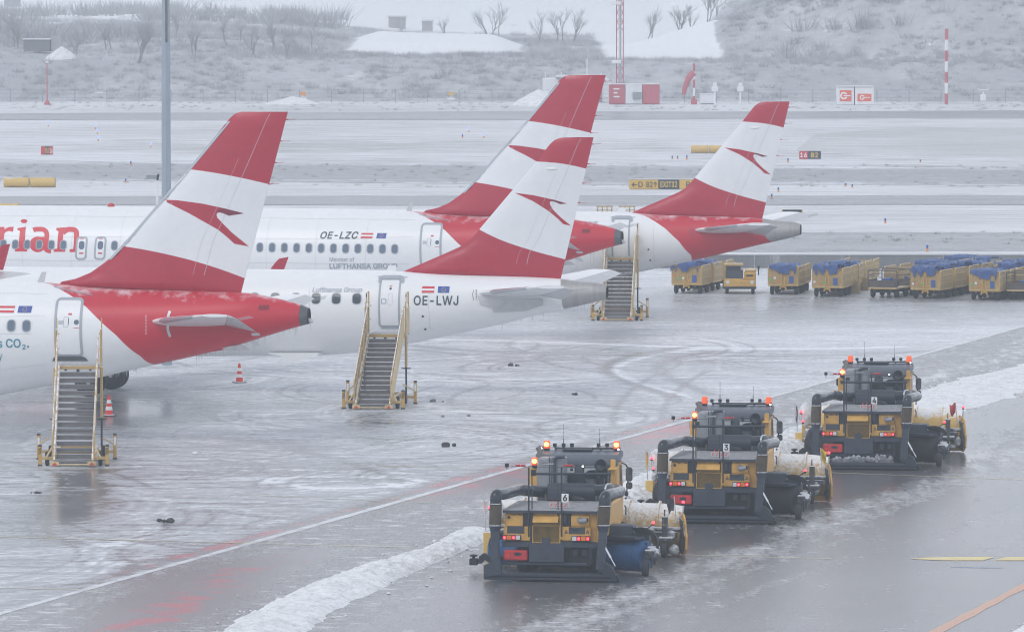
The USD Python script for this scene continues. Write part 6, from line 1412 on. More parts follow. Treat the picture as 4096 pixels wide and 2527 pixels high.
rows = [('leftmost cart row', z2(455, 690), -14, [0, 1, 3], 2.6), ('the row right of the tug', z2(1640, 702), -10, [1, 3], 2.3),
        ('row right of that behind the pole of the tug, with heaped tarps', z2(2180, 728), -12, [2, 0, 1, 3, 3], 2.25),
        ('the dark frame row', z3(715, 742), -21, [4, 3, 3, 1, 3, 1], 2.35), ('the long middle row', z3(1245, 757), -20, [2, 0, 2, 1, 0], 2.3),
        ('the right row', z3(1970, 774), -16, [1, 3, 0, 2, 1], 2.3), ('the row cut off at right', z3(2430, 772), -14, [4, 3, 0, 4], 2.4)]
rows[2] = ('the heaped row', *rows[2][1:])
KL = {0: 'ochre baggage cart under blue tarp', 1: 'ochre baggage cart with heaped blue tarp', 2: 'ochre baggage cart with hanging blue tarp', 3: 'sand coloured open baggage cart', 4: 'dark open frame baggage cart'}
for rname, base, ang, kinds, sp in rows:
    a = math.radians(ang); dr = np.array([-math.sin(a), math.cos(a)]); c = np.array(base[:2]) + dr * .95
    for i, k in enumerate(kinds):
        pos = c + dr * sp * i; 
        if pos[1] > WALL_Y - 1.6: break
        cart(k, f'{KL[k]}, {ORD[i]} in {rname}', pos[0], pos[1], ang + (i * 7 % 5 - 2))
# two loose side boards standing among the carts
def board(label, a, ang):
    o = thing('loose_board', label, 'board', (a[0], a[1], 0), ang); obj('panel', bx(-.42, .42, -.02, .02, .02, .62, .01), 'cart_sand', o); obj('frame', cat_(bx(-.45, .45, -.03, .03, .60, .65, .01), bx(-.45, -.41, -.03, .03, .0, .6, .01), bx(.41, .45, -.03, .03, .0, .6, .01)), 'cart_rail', o)
board('sand coloured board leaning low beside the heaped row of carts, nearer one', z3(320, 690), -20); board('sand coloured board leaning low beside the heaped row of carts, farther one', z3(425, 655), -20)
def tug(label, g, rz):
    o = thing('baggage_tug', label, 'tug', (g[0], g[1], 0), rz)
    obj('body', cat_(bx(-.78, .74, -.1, 2.2, .30, .66, .05), bx(-.70, .14, .1, .9, .64, .72, .03)), 'tug_yellow', o); obj('nose_panel', ext(Polygon([(-.76, .3), (.73, .3), (.73, .52), (.1, .52), (.0, .62), (-.76, .62)]), .04, 'y', -.15), 'tug_yellow', o)
    cb = obj('cabin', cat_(bx(-.76, -.66, .5, 1.9, .64, 1.32, .02), bx(.02, .14, .5, 1.9, .64, 1.10, .02), bx(-.76, .14, .45, 1.95, 1.30, 1.38, .03)), 'cart_ochre', o)
    obj('windscreen', ext(Polygon([(.12, .68), (.50, 1.10), (.52, 1.10), (.14, .68)]), .80, 'x', -.68), 'glass_dark', cb); obj('side_glass', bx(-.70, .02, .52, .56, .68, 1.28, .01), 'glass_dark', cb)
    obj('engine_block', bx(.18, .74, .15, 1.4, .64, 1.02, .05), 'tug_yellow', o); obj('roof_ledge', bx(.22, .76, .3, 1.2, 1.03, 1.16, .03), 'cart_rail', o); obj('vent', bx(.28, .6, .13, .16, .82, .90, .01), 'truck_dark', o)
    for x in (-.58, .56): obj('headlight', lathe([(.001, -.02), (.085, -.015), (.09, .02), (.001, .03)], 14, 'y', (x, -.15, .56)), 'lens_clear', o, 40)
    for x in (-.62, .60):
        for y in (.35, 1.8): obj('tyre', lathe([(.1, -.08), (.2, -.08), (.23, -.04), (.23, .04), (.2, .08), (.1, .08)], 20, 'x', (x, y, .23)), 'rubber', o, 40)
    obj('bumper', bx(-.8, .76, -.2, -.1, .24, .36, .03), 'truck_black', o)
tug('small yellow baggage tug with dark slanted windscreen', z2(1105, 692), -2)
g = z2(985, 600); o = thing('tool_cabinet', 'tall ochre cabinet behind the yellow tug', 'cabinet', (g[0], g[1], 0), -8); obj('body', bx(-.24, .22, 0, .6, .12, 1.15, .03), 'cart_ochre', o); obj('base', bx(-.26, .24, -.02, .62, .62, .78, .02), 'cart_sand', o); obj('leg', bx(-.2, .18, .1, .5, 0, .13), 'cart_under', o)
g = z2(1330, 460); o = thing('tow_head', 'small black tow head standing right behind the tug', 'equipment', (g[0], g[1], 0)); obj('post', cyl((0, 0, 0), (0, 0, .3), .03), 'truck_black', o); obj('head', bx(-.06, .06, -.06, .06, .30, .46, .02), 'truck_black', o)

# retaining wall behind the carts, of concrete slabs
d = {'g': ('geometry', {}), 'm': ('mapping', {'scale': (.9, .9, .12)}), 'n': ('noise_texture', {'scale': 1.3, 'detail': 6.0, 'roughness': .7}), 'r': ('rgb_ramp', {'ramp': [(.35, (.16, .165, .175)), (.58, (.20, .205, .215)), (.70, (.42, .43, .45))]}), 'p': ('principled_bsdf', {'roughness': .75})}
MAT['wall_stained'] = usdkit.material(stage, '/World/Looks/wall_stained', d, [('g.position', 'm.vector'), ('m.vector', 'n.vector'), ('n.fac', 'r.fac'), ('r.color', 'p.base_color')], surface='p.BSDF')
wl = thing('retaining_wall', 'low dark stained concrete wall behind the baggage carts', 'wall', (0, 0, 0))
x0 = G(2640, 1072)[0]; x = x0
while x < x0 + 66:
    obj('slab', bx(x + .015, x + 4.785, WALL_Y + .003 * (int(x) % 3), WALL_Y + .35, -.02, .64, .02), 'wall_stained', wl); x += 4.8
obj('coping', bx(x0, x0 + 66, WALL_Y - .03, WALL_Y + .40, .645, .70, .02), 'snow_field', wl)
obj('end_pillar', bx(x0 - .28, x0 - .02, WALL_Y - .1, WALL_Y + .4, 0, .62, .03), 'tank_grey', wl)

# ---------------------------------------------------------------- airfield signs, barriers, markers, masts
def sign(label, x0, x1, yb, yt, panels, group=None, cat='sign', legs=True):
    """panels: (fraction from, to, board material, text, text material)."""
    g = GD((x0 + x1) / 2, yb); Y = g[1]; s = Y / FPX * K; w, h = (x1 - x0) * s, (yb - yt) * s
    o = thing('airfield_sign', label, cat, (g[0], Y, 0), 0, group)
    obj('case', bx(-w / 2, w / 2, .0, .22, .0, h, .03), 'sign_grey', o)
    for a, b, mat, txt, tm in panels:
        xa, xb = -w / 2 + w * a, -w / 2 + w * b
        pn = obj('face', bx(xa + .004, xb - .004, -.03, .0, .02, h - .02, .006), mat, o)
        if txt:
            t = text_shape(txt, h * .55, 2); q_ = t.bounds; t = affinity.translate(t, -q_[0], 0); wmax = (xb - xa) * .80
            if q_[2] - q_[0] > wmax: t = affinity.scale(t, wmax / (q_[2] - q_[0]), 1, origin=(0, 0))
            b2 = t.bounds; obj('lettering', ext(affinity.translate(t, (xa + xb) / 2 - (b2[0] + b2[2]) / 2, h * .5 - (b2[1] + b2[3]) / 2), .012, 'y', -.042), tm, pn)
    obj('snow_cap', bx(-w / 2, w / 2, .0, .22, h, h + .05, .02), 'snow_field', o)
    return o
sign('small red and black taxi sign B2 16 in the snow at the left', 98, 127, 370.5, 350.5, [(0, .34, 'sign_red', '', ''), (.34, .70, 'sign_black', 'B2', 'letter_yellow'), (.70, 1, 'sign_red', '16', 'letter_white')])
sign('red and black taxi sign 16 B2 right of the farthest tail fin', 1913, 1965, 381, 361.5, [(0, .40, 'sign_red', '16', 'letter_white'), (.40, 1, 'sign_black', 'B2', 'letter_yellow')])
sign('yellow and black direction sign D B2 EXIT 32 left of the farthest tail fin', 1506, 1668, 453, 430, [(0, .235, 'sign_yellow', '←D', 'sign_black'), (.235, .43, 'sign_yellow', 'B2↑', 'sign_black'), (.43, .74, 'sign_black', 'EXIT32', 'letter_yellow'), (.74, 1, 'sign_yellow', 'P', 'sign_black')])
sign('black and yellow taxi sign W1 above the farthest exhaust cone', 1871, 1921, 523, 502, [(0, 1, 'sign_yellow', '', ''), (.035, .965, 'sign_black', 'W1', 'letter_yellow')])
def barrier(label, x0, x1, yb, dia, n=2):
    g = GD((x0 + x1) / 2, yb); s = g[1] / FPX * K; w, r = (x1 - x0) * s, dia * s / 2
    o = thing('tube_barrier', label, 'barrier', (g[0], g[1], 0))
    for k in range(n):
        a, b = -w / 2 + w * k / n + .03, -w / 2 + w * (k + 1) / n - .03
        obj('tube', tube([(a, 0, r), (a + .06, 0, r), (b - .06, 0, r), (b, 0, r)], [r * .9, r, r, r * .9], 28), 'barrier_yellow', o, 50)
        obj('band', lathe([(r * 1.0, -.03), (r * 1.03, -.02), (r * 1.03, .02), (r * 1.0, .03)], 28, 'x', (b - .02, 0, r)), 'cart_sand', o, 40)
barrier('long pair of yellow tube barriers at the left edge', 8, 134, 448, 23); barrier('yellow tube barrier half hidden behind the white fuselage at the left edge', -60, 48, 510, 23); barrier('yellow tube barrier half behind the farthest tail fin', 1653, 1740, 366.5, 19)
def marker(label, x, yb, h, mat='marker_blue', low='marker_orange', group=None, lamp=False):
    g = GD(x, yb); s = g[1] / FPX * K; hh = h * s; o = thing('edge_marker', label, 'marker post', (g[0], g[1], 0), 0, group)
    obj('foot', cyl((0, 0, 0), (0, 0, hh * .42), .07, .07, 10), low, o, 40); obj('post', cyl((0, 0, hh * .42), (0, 0, hh), .055, .055, 10), mat, o, 40)
    if lamp: obj('lamp', mv(trimesh.creation.icosphere(2, .09), 0, 0, hh + .05), 'lamp_blue', o, True)
    else: obj('cap', cyl((0, 0, hh), (0, 0, hh + .03), .06, .05, 10), 'sign_white', o)
for x, yb, h, w in [(2219.5, 602, 17, 'on the snow strip above the baggage carts'), (2119, 534, 12, 'on the snow right of the W1 sign'), (2073, 506, 9, ''), (1863, 459, 11, 'right beside the farthest fin, upper'), (1847, 475, 11, 'right beside the farthest fin, lower'), (2024, 446, 8, 'in front of the far taxiway, left of two'), (2040, 449, 8, 'in front of the far taxiway, right of two'), (1886, 389, 10, 'left below the 16 B2 sign'), (2203, 389, 7, 'far right in the snow'), (1644, 383, 12, 'left of the farthest fin'), (301, 437, 10, 'between the barrier and the mast at the left'), (313, 395, 9, 'in the snow left of the mast'), (1719 - 110, 381, 8, 'left of the farthest fin, leftmost of three'), (1622, 381, 8, 'left of the farthest fin, middle of three'), (683, 533, 14, ''), (1107, 330, 9, 'beyond the second tail fin')]:
    if w: marker('small blue marker post ' + w, x, yb, h)
for x, yb, w in [(233, 321, 'highest of those left of the mast'), (228, 309, 'near the runway left of the mast'), (235, 338, 'lowest of the three left of the mast'), (361, 353, 'just left of the mast'), (116, 303, 'leftmost in the snow'), (1122, 316, 'right of the mast in the snow'), (1158, 330, 'behind the second fin')]:
    marker('thin taxiway lamp glowing blue, ' + w, x, yb, 8, 'pole_white', 'marker_orange', None, True)
# tall light mast behind the aircraft
g = atY(398 * K, 700, 268); o = thing('light_mast', 'tall grey octagonal steel mast rising out of the picture', 'mast', (g[0], 268, 0))
s = 268 / FPX * K; zj = atY(398 * K, 105 * K, 268)[2]
obj('shaft', tube([(0, 0, 0), (0, 0, zj)], [12.6 * s, 10.2 * s], 8), 'mast_steel', o); obj('upper_shaft', tube([(0, 0, zj - .02), (0, 0, 24)], [9.4 * s, 7.4 * s], 8), 'mast_steel', o)
obj('joint', tube([(0, 0, zj - .06), (0, 0, zj + .04)], [10.6 * s, 10.4 * s], 8), 'mast_steel', o); obj('cable_channel', bx(-.02, .07, -9.6 * s, -9.2 * s + .02, zj + .05, 19, 0), 'mast_dark', o)
obj('floodlight', cat_(bx(.25, .38, -.1, .1, 4.6, 4.95, .03), bx(.05, .28, -.03, .03, 4.7, 4.76), bx(.2, .3, -.08, .08, 4.3, 4.5, .02)), 'pole_white', o)
obj('head_frame', bx(-1.4, 1.4, -.3, .3, 24, 24.3, .04), 'mast_steel', o)
for k in range(4): obj('lamp_head', bx(-1.3 + .75 * k, -.8 + .75 * k, -.5, -.3, 24.0, 24.4, .03), 'tank_grey', o)
g = atY(376.5 * K, 760, 300); o = thing('camera_post', 'thin pale post with a box camera left of the mast', 'camera post', (g[0], 300, 0)); s = 300 / FPX * K
zt = atY(376.5 * K, 420 * K, 300)[2]; obj('post', cyl((0, 0, 0), (0, 0, zt), .055, .045, 10), 'pole_white', o, 40); obj('camera_box', bx(-.48, .0, -.08, .08, zt - .16, zt + .02, .02), 'tank_grey', o); obj('bracket', cyl((0, 0, zt - .2), (.06, -.1, zt + .05), .05), 'truck_dark', o)
# yellow steps behind the far fuselage
for k, (x, lab) in enumerate(((1447, 'yellow rail top peeping over the far fuselage, left one'), (1501, 'yellow rail top peeping over the far fuselage, right one'))):
    Y = 322; g = atY(x * K, 820, Y); zt = atY(x * K, 493 * K, Y)[2]; o = thing('service_platform', lab, 'platform', (g[0], Y, 0))
    for xx in (-.32, -.1, .12, .34): obj('post', bx(xx - .025, xx + .025, -.02, .02, 0, zt, .004), 'stair_yellow', o)
    obj('top_rail', bx(-.4, .4, -.025, .025, zt - .05, zt, .004), 'stair_yellow', o); obj('lower_rail', bx(-.4, .4, -.02, .02, zt - .22, zt - .18, .004), 'stair_yellow', o)

simple('stone_pale', (.38, .38, .39), .8)
# ---------------------------------------------------------------- embankment with scrub and bare trees
def sm(t): t = np.clip(t, 0, 1); return t * t * (3 - 2 * t)
def hill(X, Y):
    X, Y = np.asarray(X, float), np.asarray(Y, float)
    foot = 684 + 4 * (fb(X, Y * 0, .03, 41) - .5)
    h = 3.6 * sm((Y - foot) / 26) + .007 * np.clip(Y - foot - 26, 0, 900) + 1.2 * (fb(X, Y, .05, 42) - .5) * sm((Y - foot) / 20)
    h = h + 1.7 * sm((-X - 6) / 30) * sm((Y - 712) / 45)
    h = h + 3.4 * np.clip((X - 10.5) / 12.5, 0, 1) * sm((Y - 720) / 28) * (1 - (1 - sm((X - 22) / 5)) * sm((Y - 752) / 16)) + 7.5 * sm((X - 22) / 22) * sm((Y - 722 + .2 * (X - 20)) / 34)
    heap = sm((X + 18.5) / 4) * sm((1.5 - X) / 4) * sm((Y - 742) / 5) * sm((786 - Y) / 6); h = h + 1.15 * heap
    return np.where(Y < foot, 0, h)
hx = np.unique(np.concatenate([np.linspace(-420, -70, 40), np.arange(-70, 85, .75), np.linspace(85, 420, 40)])); hy = np.unique(np.concatenate([np.arange(678, 800, .8), np.arange(800, 960, 2.5), np.geomspace(960, 2600, 30)]))
HX, HY = np.meshgrid(hx, hy, indexing='ij'); HZ = hill(HX, HY) + .25 * (fb(HX, HY, .6, 43) - .5) * (HY > 690) - .03
ramp = sm((HX - 9.5) / 2) * sm((22.6 - HX + 1.2 * (fb(HX, HY, .3, 48) - .5)) / .8) * sm((HY - 722) / 6); heap = sm((HX + 19) / 3) * sm((2 - HX) / 3) * sm((HY - 741) / 4) * sm((790 - HY) / 8)
snowm = np.clip(np.maximum(ramp, heap) * 1.0 + .80 * fb(HX, HY, .10, 44) + .40 * fb(HX, HY * .5, .5, 45) - .36 + .10 * sm((HY - 770) / 60) + .45 * sm((HY - 815) / 60) + .30 * np.clip(fb(HX, HY, .16, 47) - .45, 0, 1) * sm((HX - 20) / 6), 0, 1)  # snow cover; the extra white far back stands in for haze
d = {'g': ('geometry', {}), 'a': ('attribute', {'attribute': 'slush'}), 'm': ('mapping', {'scale': (1, 1, 1.6)}), 'n': ('noise_texture', {'scale': .9, 'detail': 8.0, 'roughness': .75}), 'x': ('math', {'math_type': 'multiply_add', 'value2': 1.0, 'value3': -.5}), 'y': ('math', {'math_type': 'add'}),
     'r': ('rgb_ramp', {'ramp': [(.16, (.40, .41, .43)), (.46, (.52, .53, .55)), (.60, (.80, .82, .84))]}), 'p': ('principled_bsdf', {'roughness': .9, 'specular_ior_level': .1})}  # snowy ground ramp lightened further to stand in for thicker far haze
MAT['embankment'] = usdkit.material(stage, '/World/Looks/embankment', d, [('g.position', 'm.vector'), ('m.vector', 'n.vector'), ('n.fac', 'x.value1'), ('x.value', 'y.value1'), ('a.fac', 'y.value2'), ('y.value', 'r.fac'), ('r.color', 'p.base_color')], surface='p.BSDF')
hp = obj('embankment', grid_mesh(np.stack([HX, HY, HZ], -1)), 'embankment', '/World', True, kind='structure'); primvar(hp, slush=snowm)

simple('tree_twig', (.34, .345, .355), .9); simple('twig', (.42, .43, .445), .9); simple('twig_frost', (.54, .55, .565), .9); simple('dry_grass', (.26, .235, .19), .9)  # twigs lightened beyond their frost, haze over the bank put into the colour
def scrub(name, mat, n_proto, seed, count, place, size):
    """Leafless scrub: tangles of thin blades, scattered by an instancer."""
    r = np.random.default_rng(seed); pi = UsdGeom.PointInstancer.Define(stage, '/World/' + name); protos = []
    for k in range(n_proto):
        V, F = [], []
        for j in range(46):
            b = np.array([r.normal(0, .28), r.normal(0, .28), 0]); t = b * 1.6 + np.array([r.normal(0, .25), r.normal(0, .25), r.uniform(.45, 1.0)]); w = r.uniform(.018, .04); sd = np.array([math.cos(j * 2.4), math.sin(j * 2.4), 0]) * w
            n = len(V); V += [b - sd, b + sd, t]; F.append([n, n + 1, n + 2])
        pp = f'/World/{name}/bush_{k:03d}'; usdkit.mesh(stage, pp, (np.array(V), np.array(F)), MAT[mat]); protos.append(pp)
    P, S, R = [], [], []
    while len(P) < count:
        x, y = place(r); z = float(hill(x, y)); P.append((x, y, z - .1)); s = r.uniform(*size); S.append((s * r.uniform(.8, 1.5), s * r.uniform(.8, 1.5), s)); a = r.uniform(0, 3.14); R.append(Gf.Quath(math.cos(a), 0, 0, math.sin(a)))
    pi.CreatePrototypesRel().SetTargets([Sdf.Path(x) for x in protos]); pi.CreatePositionsAttr(Vt.Vec3fArray([Gf.Vec3f(*map(float, x)) for x in P])); pi.CreateScalesAttr(Vt.Vec3fArray([Gf.Vec3f(*map(float, x)) for x in S]))
    pi.CreateOrientationsAttr(Vt.QuathArray(R)); pi.CreateProtoIndicesAttr(Vt.IntArray([int(v) for v in r.integers(0, n_proto, count)])); data(pi.GetPrim(), kind='stuff')
def pick(r, x0, x1, y0, y1, keep):
    while True:
        x, y = r.uniform(x0, x1), r.uniform(y0, y1)
        if keep(x, y, r): return x, y
def on_ramp(x, y): return 9.5 < x < 22.8 and y > 721
def on_heap(x, y): return -19 < x < 2 and 736 < y < 790
scrub('scrub', 'twig', 6, 51, 4200, lambda r: pick(r, -75, 90, 688, 800, lambda x, y, r: not on_ramp(x, y) and not on_heap(x, y) and meshkit.fbm(np.array([x * .09, y * .09, 1.0]), 3, 5) + r.uniform(-.12, .12) > .47), (.35, .9))
scrub('frosted_scrub', 'twig_frost', 6, 52, 4200, lambda r: pick(r, -75, 90, 686, 830, lambda x, y, r: not on_ramp(x, y) and not on_heap(x, y)), (.3, .9))
scrub('tall_thicket', 'twig', 5, 53, 500, lambda r: pick(r, -75, 90, 716, 900, lambda x, y, r: (x < -22 or x > 29) and meshkit.fbm(np.array([x * .06, y * .04, 4.0]), 3, 8) > .50), (1.3, 2.6))
scrub('dry_grass_tufts', 'dry_grass', 4, 54, 2600, lambda r: pick(r, -70, 80, 300, 684, lambda x, y, r: any(a < y < b for a, b in ((342, 350), (372, 388), (455, 500), (650, 684), (376, 384)))), (.12, .34))

def bare_tree(label, xd, Y, h, seed, spread=.5, group=None):
    r = np.random.default_rng(seed); x = atY(xd * K, 300, Y)[0]; o = thing('bare_tree', label, 'tree', (x, Y, float(hill(x, Y)) - .1), 0, group)
    trunk, twigs = [], []
    def grow(p, d, L, rad, lev):
        pts = [p]; 
        for k in range(3): d = d + r.normal(0, .12, 3) + np.array([0, 0, .05]); d = d / np.linalg.norm(d); pts.append(pts[-1] + d * L / 3)
        (trunk if lev < 2 else twigs).append(tube(pts, np.linspace(rad, rad * .55, 4), 5 if lev < 2 else 3, False))
        if lev >= 4 or rad < .008: return
        for k in range(r.integers(3, 5) if lev < 3 else 3):
            t = r.uniform(.4, 1.0); b = pts[0] + (pts[-1] - pts[0]) * t; a = r.uniform(0, 6.283); nd = d + spread * r.uniform(.6, 1.5) * np.array([math.cos(a), math.sin(a), .1]); grow(b, nd / np.linalg.norm(nd), L * r.uniform(.55, .78), rad * .55, lev + 1)
    n = r.integers(1, 4)
    for k in range(n):
        d0 = np.array([r.normal(0, .16), r.normal(0, .12), 1.0]); grow(np.array([r.normal(0, .3) * (n > 1), 0, 0]), d0 / np.linalg.norm(d0), h * .42, h * .017, 0)
    obj('trunk', cat_(*trunk), 'bark', o, 60); obj('crown', cat_(*twigs), 'tree_twig', o)
T = [(335, 706, 9.5, 'large spreading', .6), (262, 730, 8, 'wide', .6), (468, 716, 7.5, 'slender', .35), (545, 735, 8, 'thin', .4), (575, 745, 7, 'short', .5), (610, 716, 7, 'upright', .4), (655, 728, 8, 'forked', .4), (690, 716, 7.5, 'crooked', .5), (745, 740, 7, 'lone', .4), (118, 725, 8, 'dense', .6), (40, 735, 8, 'leftmost', .6), (180, 715, 7, 'low', .6), (1060, 790, 6.5, 'small', .4), (1165, 800, 8, 'tall', .35), (1195, 805, 8, 'many-stemmed', .4), (1290, 780, 8.5, 'leaning', .45), (1345, 785, 8, 'bushy', .45), (1372, 782, 8, 'thin', .35), (1545, 800, 9, 'upright', .3), (1560, 812, 9, 'forked', .35), (1622, 815, 9, 'tall', .3), (1650, 818, 8.5, 'straight', .3), (960, 800, 5.5, 'stunted', .5), (420, 745, 7.5, 'hazy', .5), (1700, 830, 9, 'slim', .3)]
for k, (x, Y, h, adj, sp) in enumerate(sorted(T)):
    where = 'left of the mast' if x < 388 else 'between the mast and the white heap' if x < 820 else 'behind the white heap' if x < 1235 else 'behind the lattice mast' if x < 1490 else 'behind the white ramp'
    nth = ['first', 'second', 'third', 'fourth', 'fifth', 'sixth', 'seventh', 'eighth', 'ninth'][sum(1 for q_ in T if q_[0] < x and (('left of the mast' if q_[0] < 388 else 'between the mast and the white heap' if q_[0] < 820 else 'behind the white heap' if q_[0] < 1235 else 'behind the lattice mast' if q_[0] < 1490 else 'behind the white ramp') == where))]
    bare_tree(f'{adj} bare tree {where}, {nth} from the left', x, Y, h * .54, 100 + k, sp)

# ---------------------------------------------------------------- things along the foot of the embankment
def put_at(xd, yb): g = GD(xd, yb); return g, g[1] / FPX * K
def container(label, xs, yb, yt, mat, depth=2.4):
    (g, s) = put_at((xs[0] + xs[1]) / 2, yb); w, h = (xs[1] - xs[0]) * s, (yb - yt) * s; o = thing('container', label, 'container', (g[0], g[1], 0))
    obj('body', bx(-w / 2, w / 2, 0, depth, .05, h, .04), mat, o)
    for k in range(max(3, int(w / .45))): x = -w / 2 + .2 + k * (w - .4) / max(2, int(w / .45) - 1); obj('corrugation', bx(x - .06, x + .06, -.03, .0, .2, h - .15, .01), mat, o)
    obj('frame', cat_(bx(-w / 2, w / 2, -.045, .0, h - .14, h, .01), bx(-w / 2, w / 2, -.045, 0, .05, .18, .01)), mat, o); obj('roof_snow', bx(-w / 2, w / 2, .0, depth, h, h + .08, .03), 'snow_field', o); return o, w, h
o, w, h = container('red shipping container left in the row by the lattice mast', (1458, 1496), 250, 203, 'container_red'); 
for k in range(3): obj('sticker', bx(-.35, .25 - .2 * (k % 2), -.06, -.05, h * (.75 - .2 * k), h * (.82 - .2 * k), 0), 'sign_white', o)
o, w, h = container('white shipping container between two red ones', (1497, 1537), 250, 203, 'container_white'); obj('cooler', bx(-.1, .75, -.3, -.06, .5, 1.2, .04), 'tank_grey', o)
container('red shipping container right in the row by the lattice mast', (1538, 1579), 250, 203, 'container_red')
g, s = put_at(1380, 247); o = thing('equipment_building', 'white equipment building with flat overhanging roof behind the second fin', 'building', (g[0], g[1] + 3, 0)); s = (g[1] + 3) / FPX * K
obj('wall', bx(-80 * s, 78 * s, 0, 5, 0, 56 * s, .05), 'container_white', o); obj('roof', bx(-48 * s, 66 * s, -.6, 5.4, 59 * s, 63 * s, .05), 'snow_field', o); obj('roof_edge', bx(-48 * s, 66 * s, -.55, 5.3, 56 * s + .005, 59 * s - .005, .02), 'tank_grey', o)
obj('door', bx(40 * s, 62 * s, -.05, .02, 0, 40 * s, .02), 'tank_grey', o)
for xx in (-74, -36, 60): obj('aerial', cyl((xx * s, 1, 56 * s), (xx * s, 1, 72 * s), .05), 'pole_white', o)
obj('aerial', cyl((26 * s, 1, 62 * s), (26 * s, 1, 104 * s), .06), 'pole_white', o)
# lattice mast
g, s = put_at(1486, 252); Y = g[1] + 6; s = Y / FPX * K; o = thing('lattice_mast', 'tall red and white lattice mast rising out of the picture', 'mast', (g[0], Y, 0)); hw = 8.2 * s; zt = 26.0
for sx in (-1, 1):
    for sy in (-1, 1): obj('upright', tube([(sx * hw, sy * hw, 0), (sx * hw, sy * hw, zt)], .05, 6), 'container_red', o, 40)
z = .0; k = 0; br = {'container_red': [], 'pole_white': []}
while z < zt - .9:
    m = 'container_red' if int(z / 3.4) % 2 == 0 else 'pole_white'
    for a, b in (((-hw, -hw), (hw, -hw)), ((hw, -hw), (hw, hw)), ((hw, hw), (-hw, hw)), ((-hw, hw), (-hw, -hw))):
        br[m].append(tube([(a[0], a[1], z), (b[0], b[1], z + .9)], .035, 4)); br[m].append(tube([(b[0], b[1], z), (a[0], a[1], z + .9)], .035, 4)); br[m].append(tube([(a[0], a[1], z + .9), (b[0], b[1], z + .9)], .03, 4))
    z += .9
for m in br: obj('bracing', cat_(*br[m]), m, o, kind='stuff')
for yd, w in ((12, 20), (152, 20), (213, 22)): zz = atY(1480 * K, yd * K, Y)[2]; obj('antenna_panel', bx(-20 * s, 2 * s, -hw - .5, -hw - .1, zz, zz + 8 * s, .04), 'pole_white', o)
obj('cable_tray', bx(-.05, .12, -hw - .05, -hw + .02, 0, zt, 0), 'mast_steel', o)
# red and white obstacle pole, windsock pole, weather posts
def banded(name, label, cat, xd, yb, yt, rad, bands, top=None):
    g, s = put_at(xd, yb); o = thing(name, label, cat, (g[0], g[1], 0)); h = (yb - yt) * s
    for k in range(bands): obj('band', cyl((0, 0, h * k / bands), (0, 0, h * (k + 1) / bands), rad, rad, 10), 'container_red' if k % 2 == 0 else 'pole_white', o, 40)
    return o, h, s
banded('obstacle_pole', 'tall thin red and white banded pole at the right', 'pole', 2265, 250, 70, .17, 7)
o, h, s = banded('wind_pole', 'red and white pole with hanging red windsock right of the containers', 'windsock', 1661, 250, 152, .12, 5)
obj('sock', tube([(0, 0, h - .9), (-.5, 0, h - 1.4), (-.9, 0, h - 2.4), (-1.0, 0, h - 3.1)], [.34, .32, .26, .18], 12), 'container_red', o, 40); obj('base', bx(-.3, .3, -.3, .3, 0, .5, .05), 'container_red', o)
def small_box(label, x0, x1, yb, yt, mat, cat='cabinet'):
    g, s = put_at((x0 + x1) / 2, yb); w, h = (x1 - x0) * s, (yb - yt) * s; o = thing('equipment_cabinet', label, cat, (g[0], g[1], 0)); obj('body', bx(-w / 2, w / 2, 0, w * .6, .1, h, .04), mat, o); obj('lid', bx(-w / 2 - .05, w / 2 + .05, -.05, w * .6 + .05, h + .002, h + .08, .02), 'snow_field', o); obj('foot', bx(-w / 2 + .1, w / 2 - .1, .05, w * .5, 0, .1, 0), 'tank_grey', o); return o
small_box('white cabinet right of the windsock pole', 1675, 1712, 250, 226, 'container_white'); small_box('small white box on legs, left of two sensors', 1738, 1746, 240, 231, 'container_white')
def sensor(label, xd, yb, yt):
    g, s = put_at(xd, yb); o = thing('sensor_post', label, 'sensor', (g[0], g[1], 0)); h = (yb - yt) * s; obj('post', cyl((0, 0, 0), (0, 0, h * .72), .09), 'pole_white', o); obj('head', bx(-.32, .32, -.2, .2, h * .72, h, .05), 'container_white', o); obj('cap', bx(-.2, .2, -.15, .15, h, h + .35, .04), 'pole_white', o)
sensor('white sensor post right of the white cabinet', 1711, 252, 207); sensor('white sensor post with slanted legs', 1772, 252, 207)
g, s = put_at(2353, 250); o = thing('weather_station', 'white weather station with forked top at the far right', 'weather station', (g[0], g[1], 0)); obj('body', bx(-.28, .28, -.2, .2, .3, 24 * s, .06), 'container_white', o); obj('post', cyl((0, 0, 0), (0, 0, 30 * s), .08), 'pole_white', o)
obj('fork', tube(bend([(-.55, 0, 39 * s), (-.5, 0, 34 * s), (.5, 0, 34 * s), (.55, 0, 39 * s)], .2), .05, 6), 'pole_white', o)
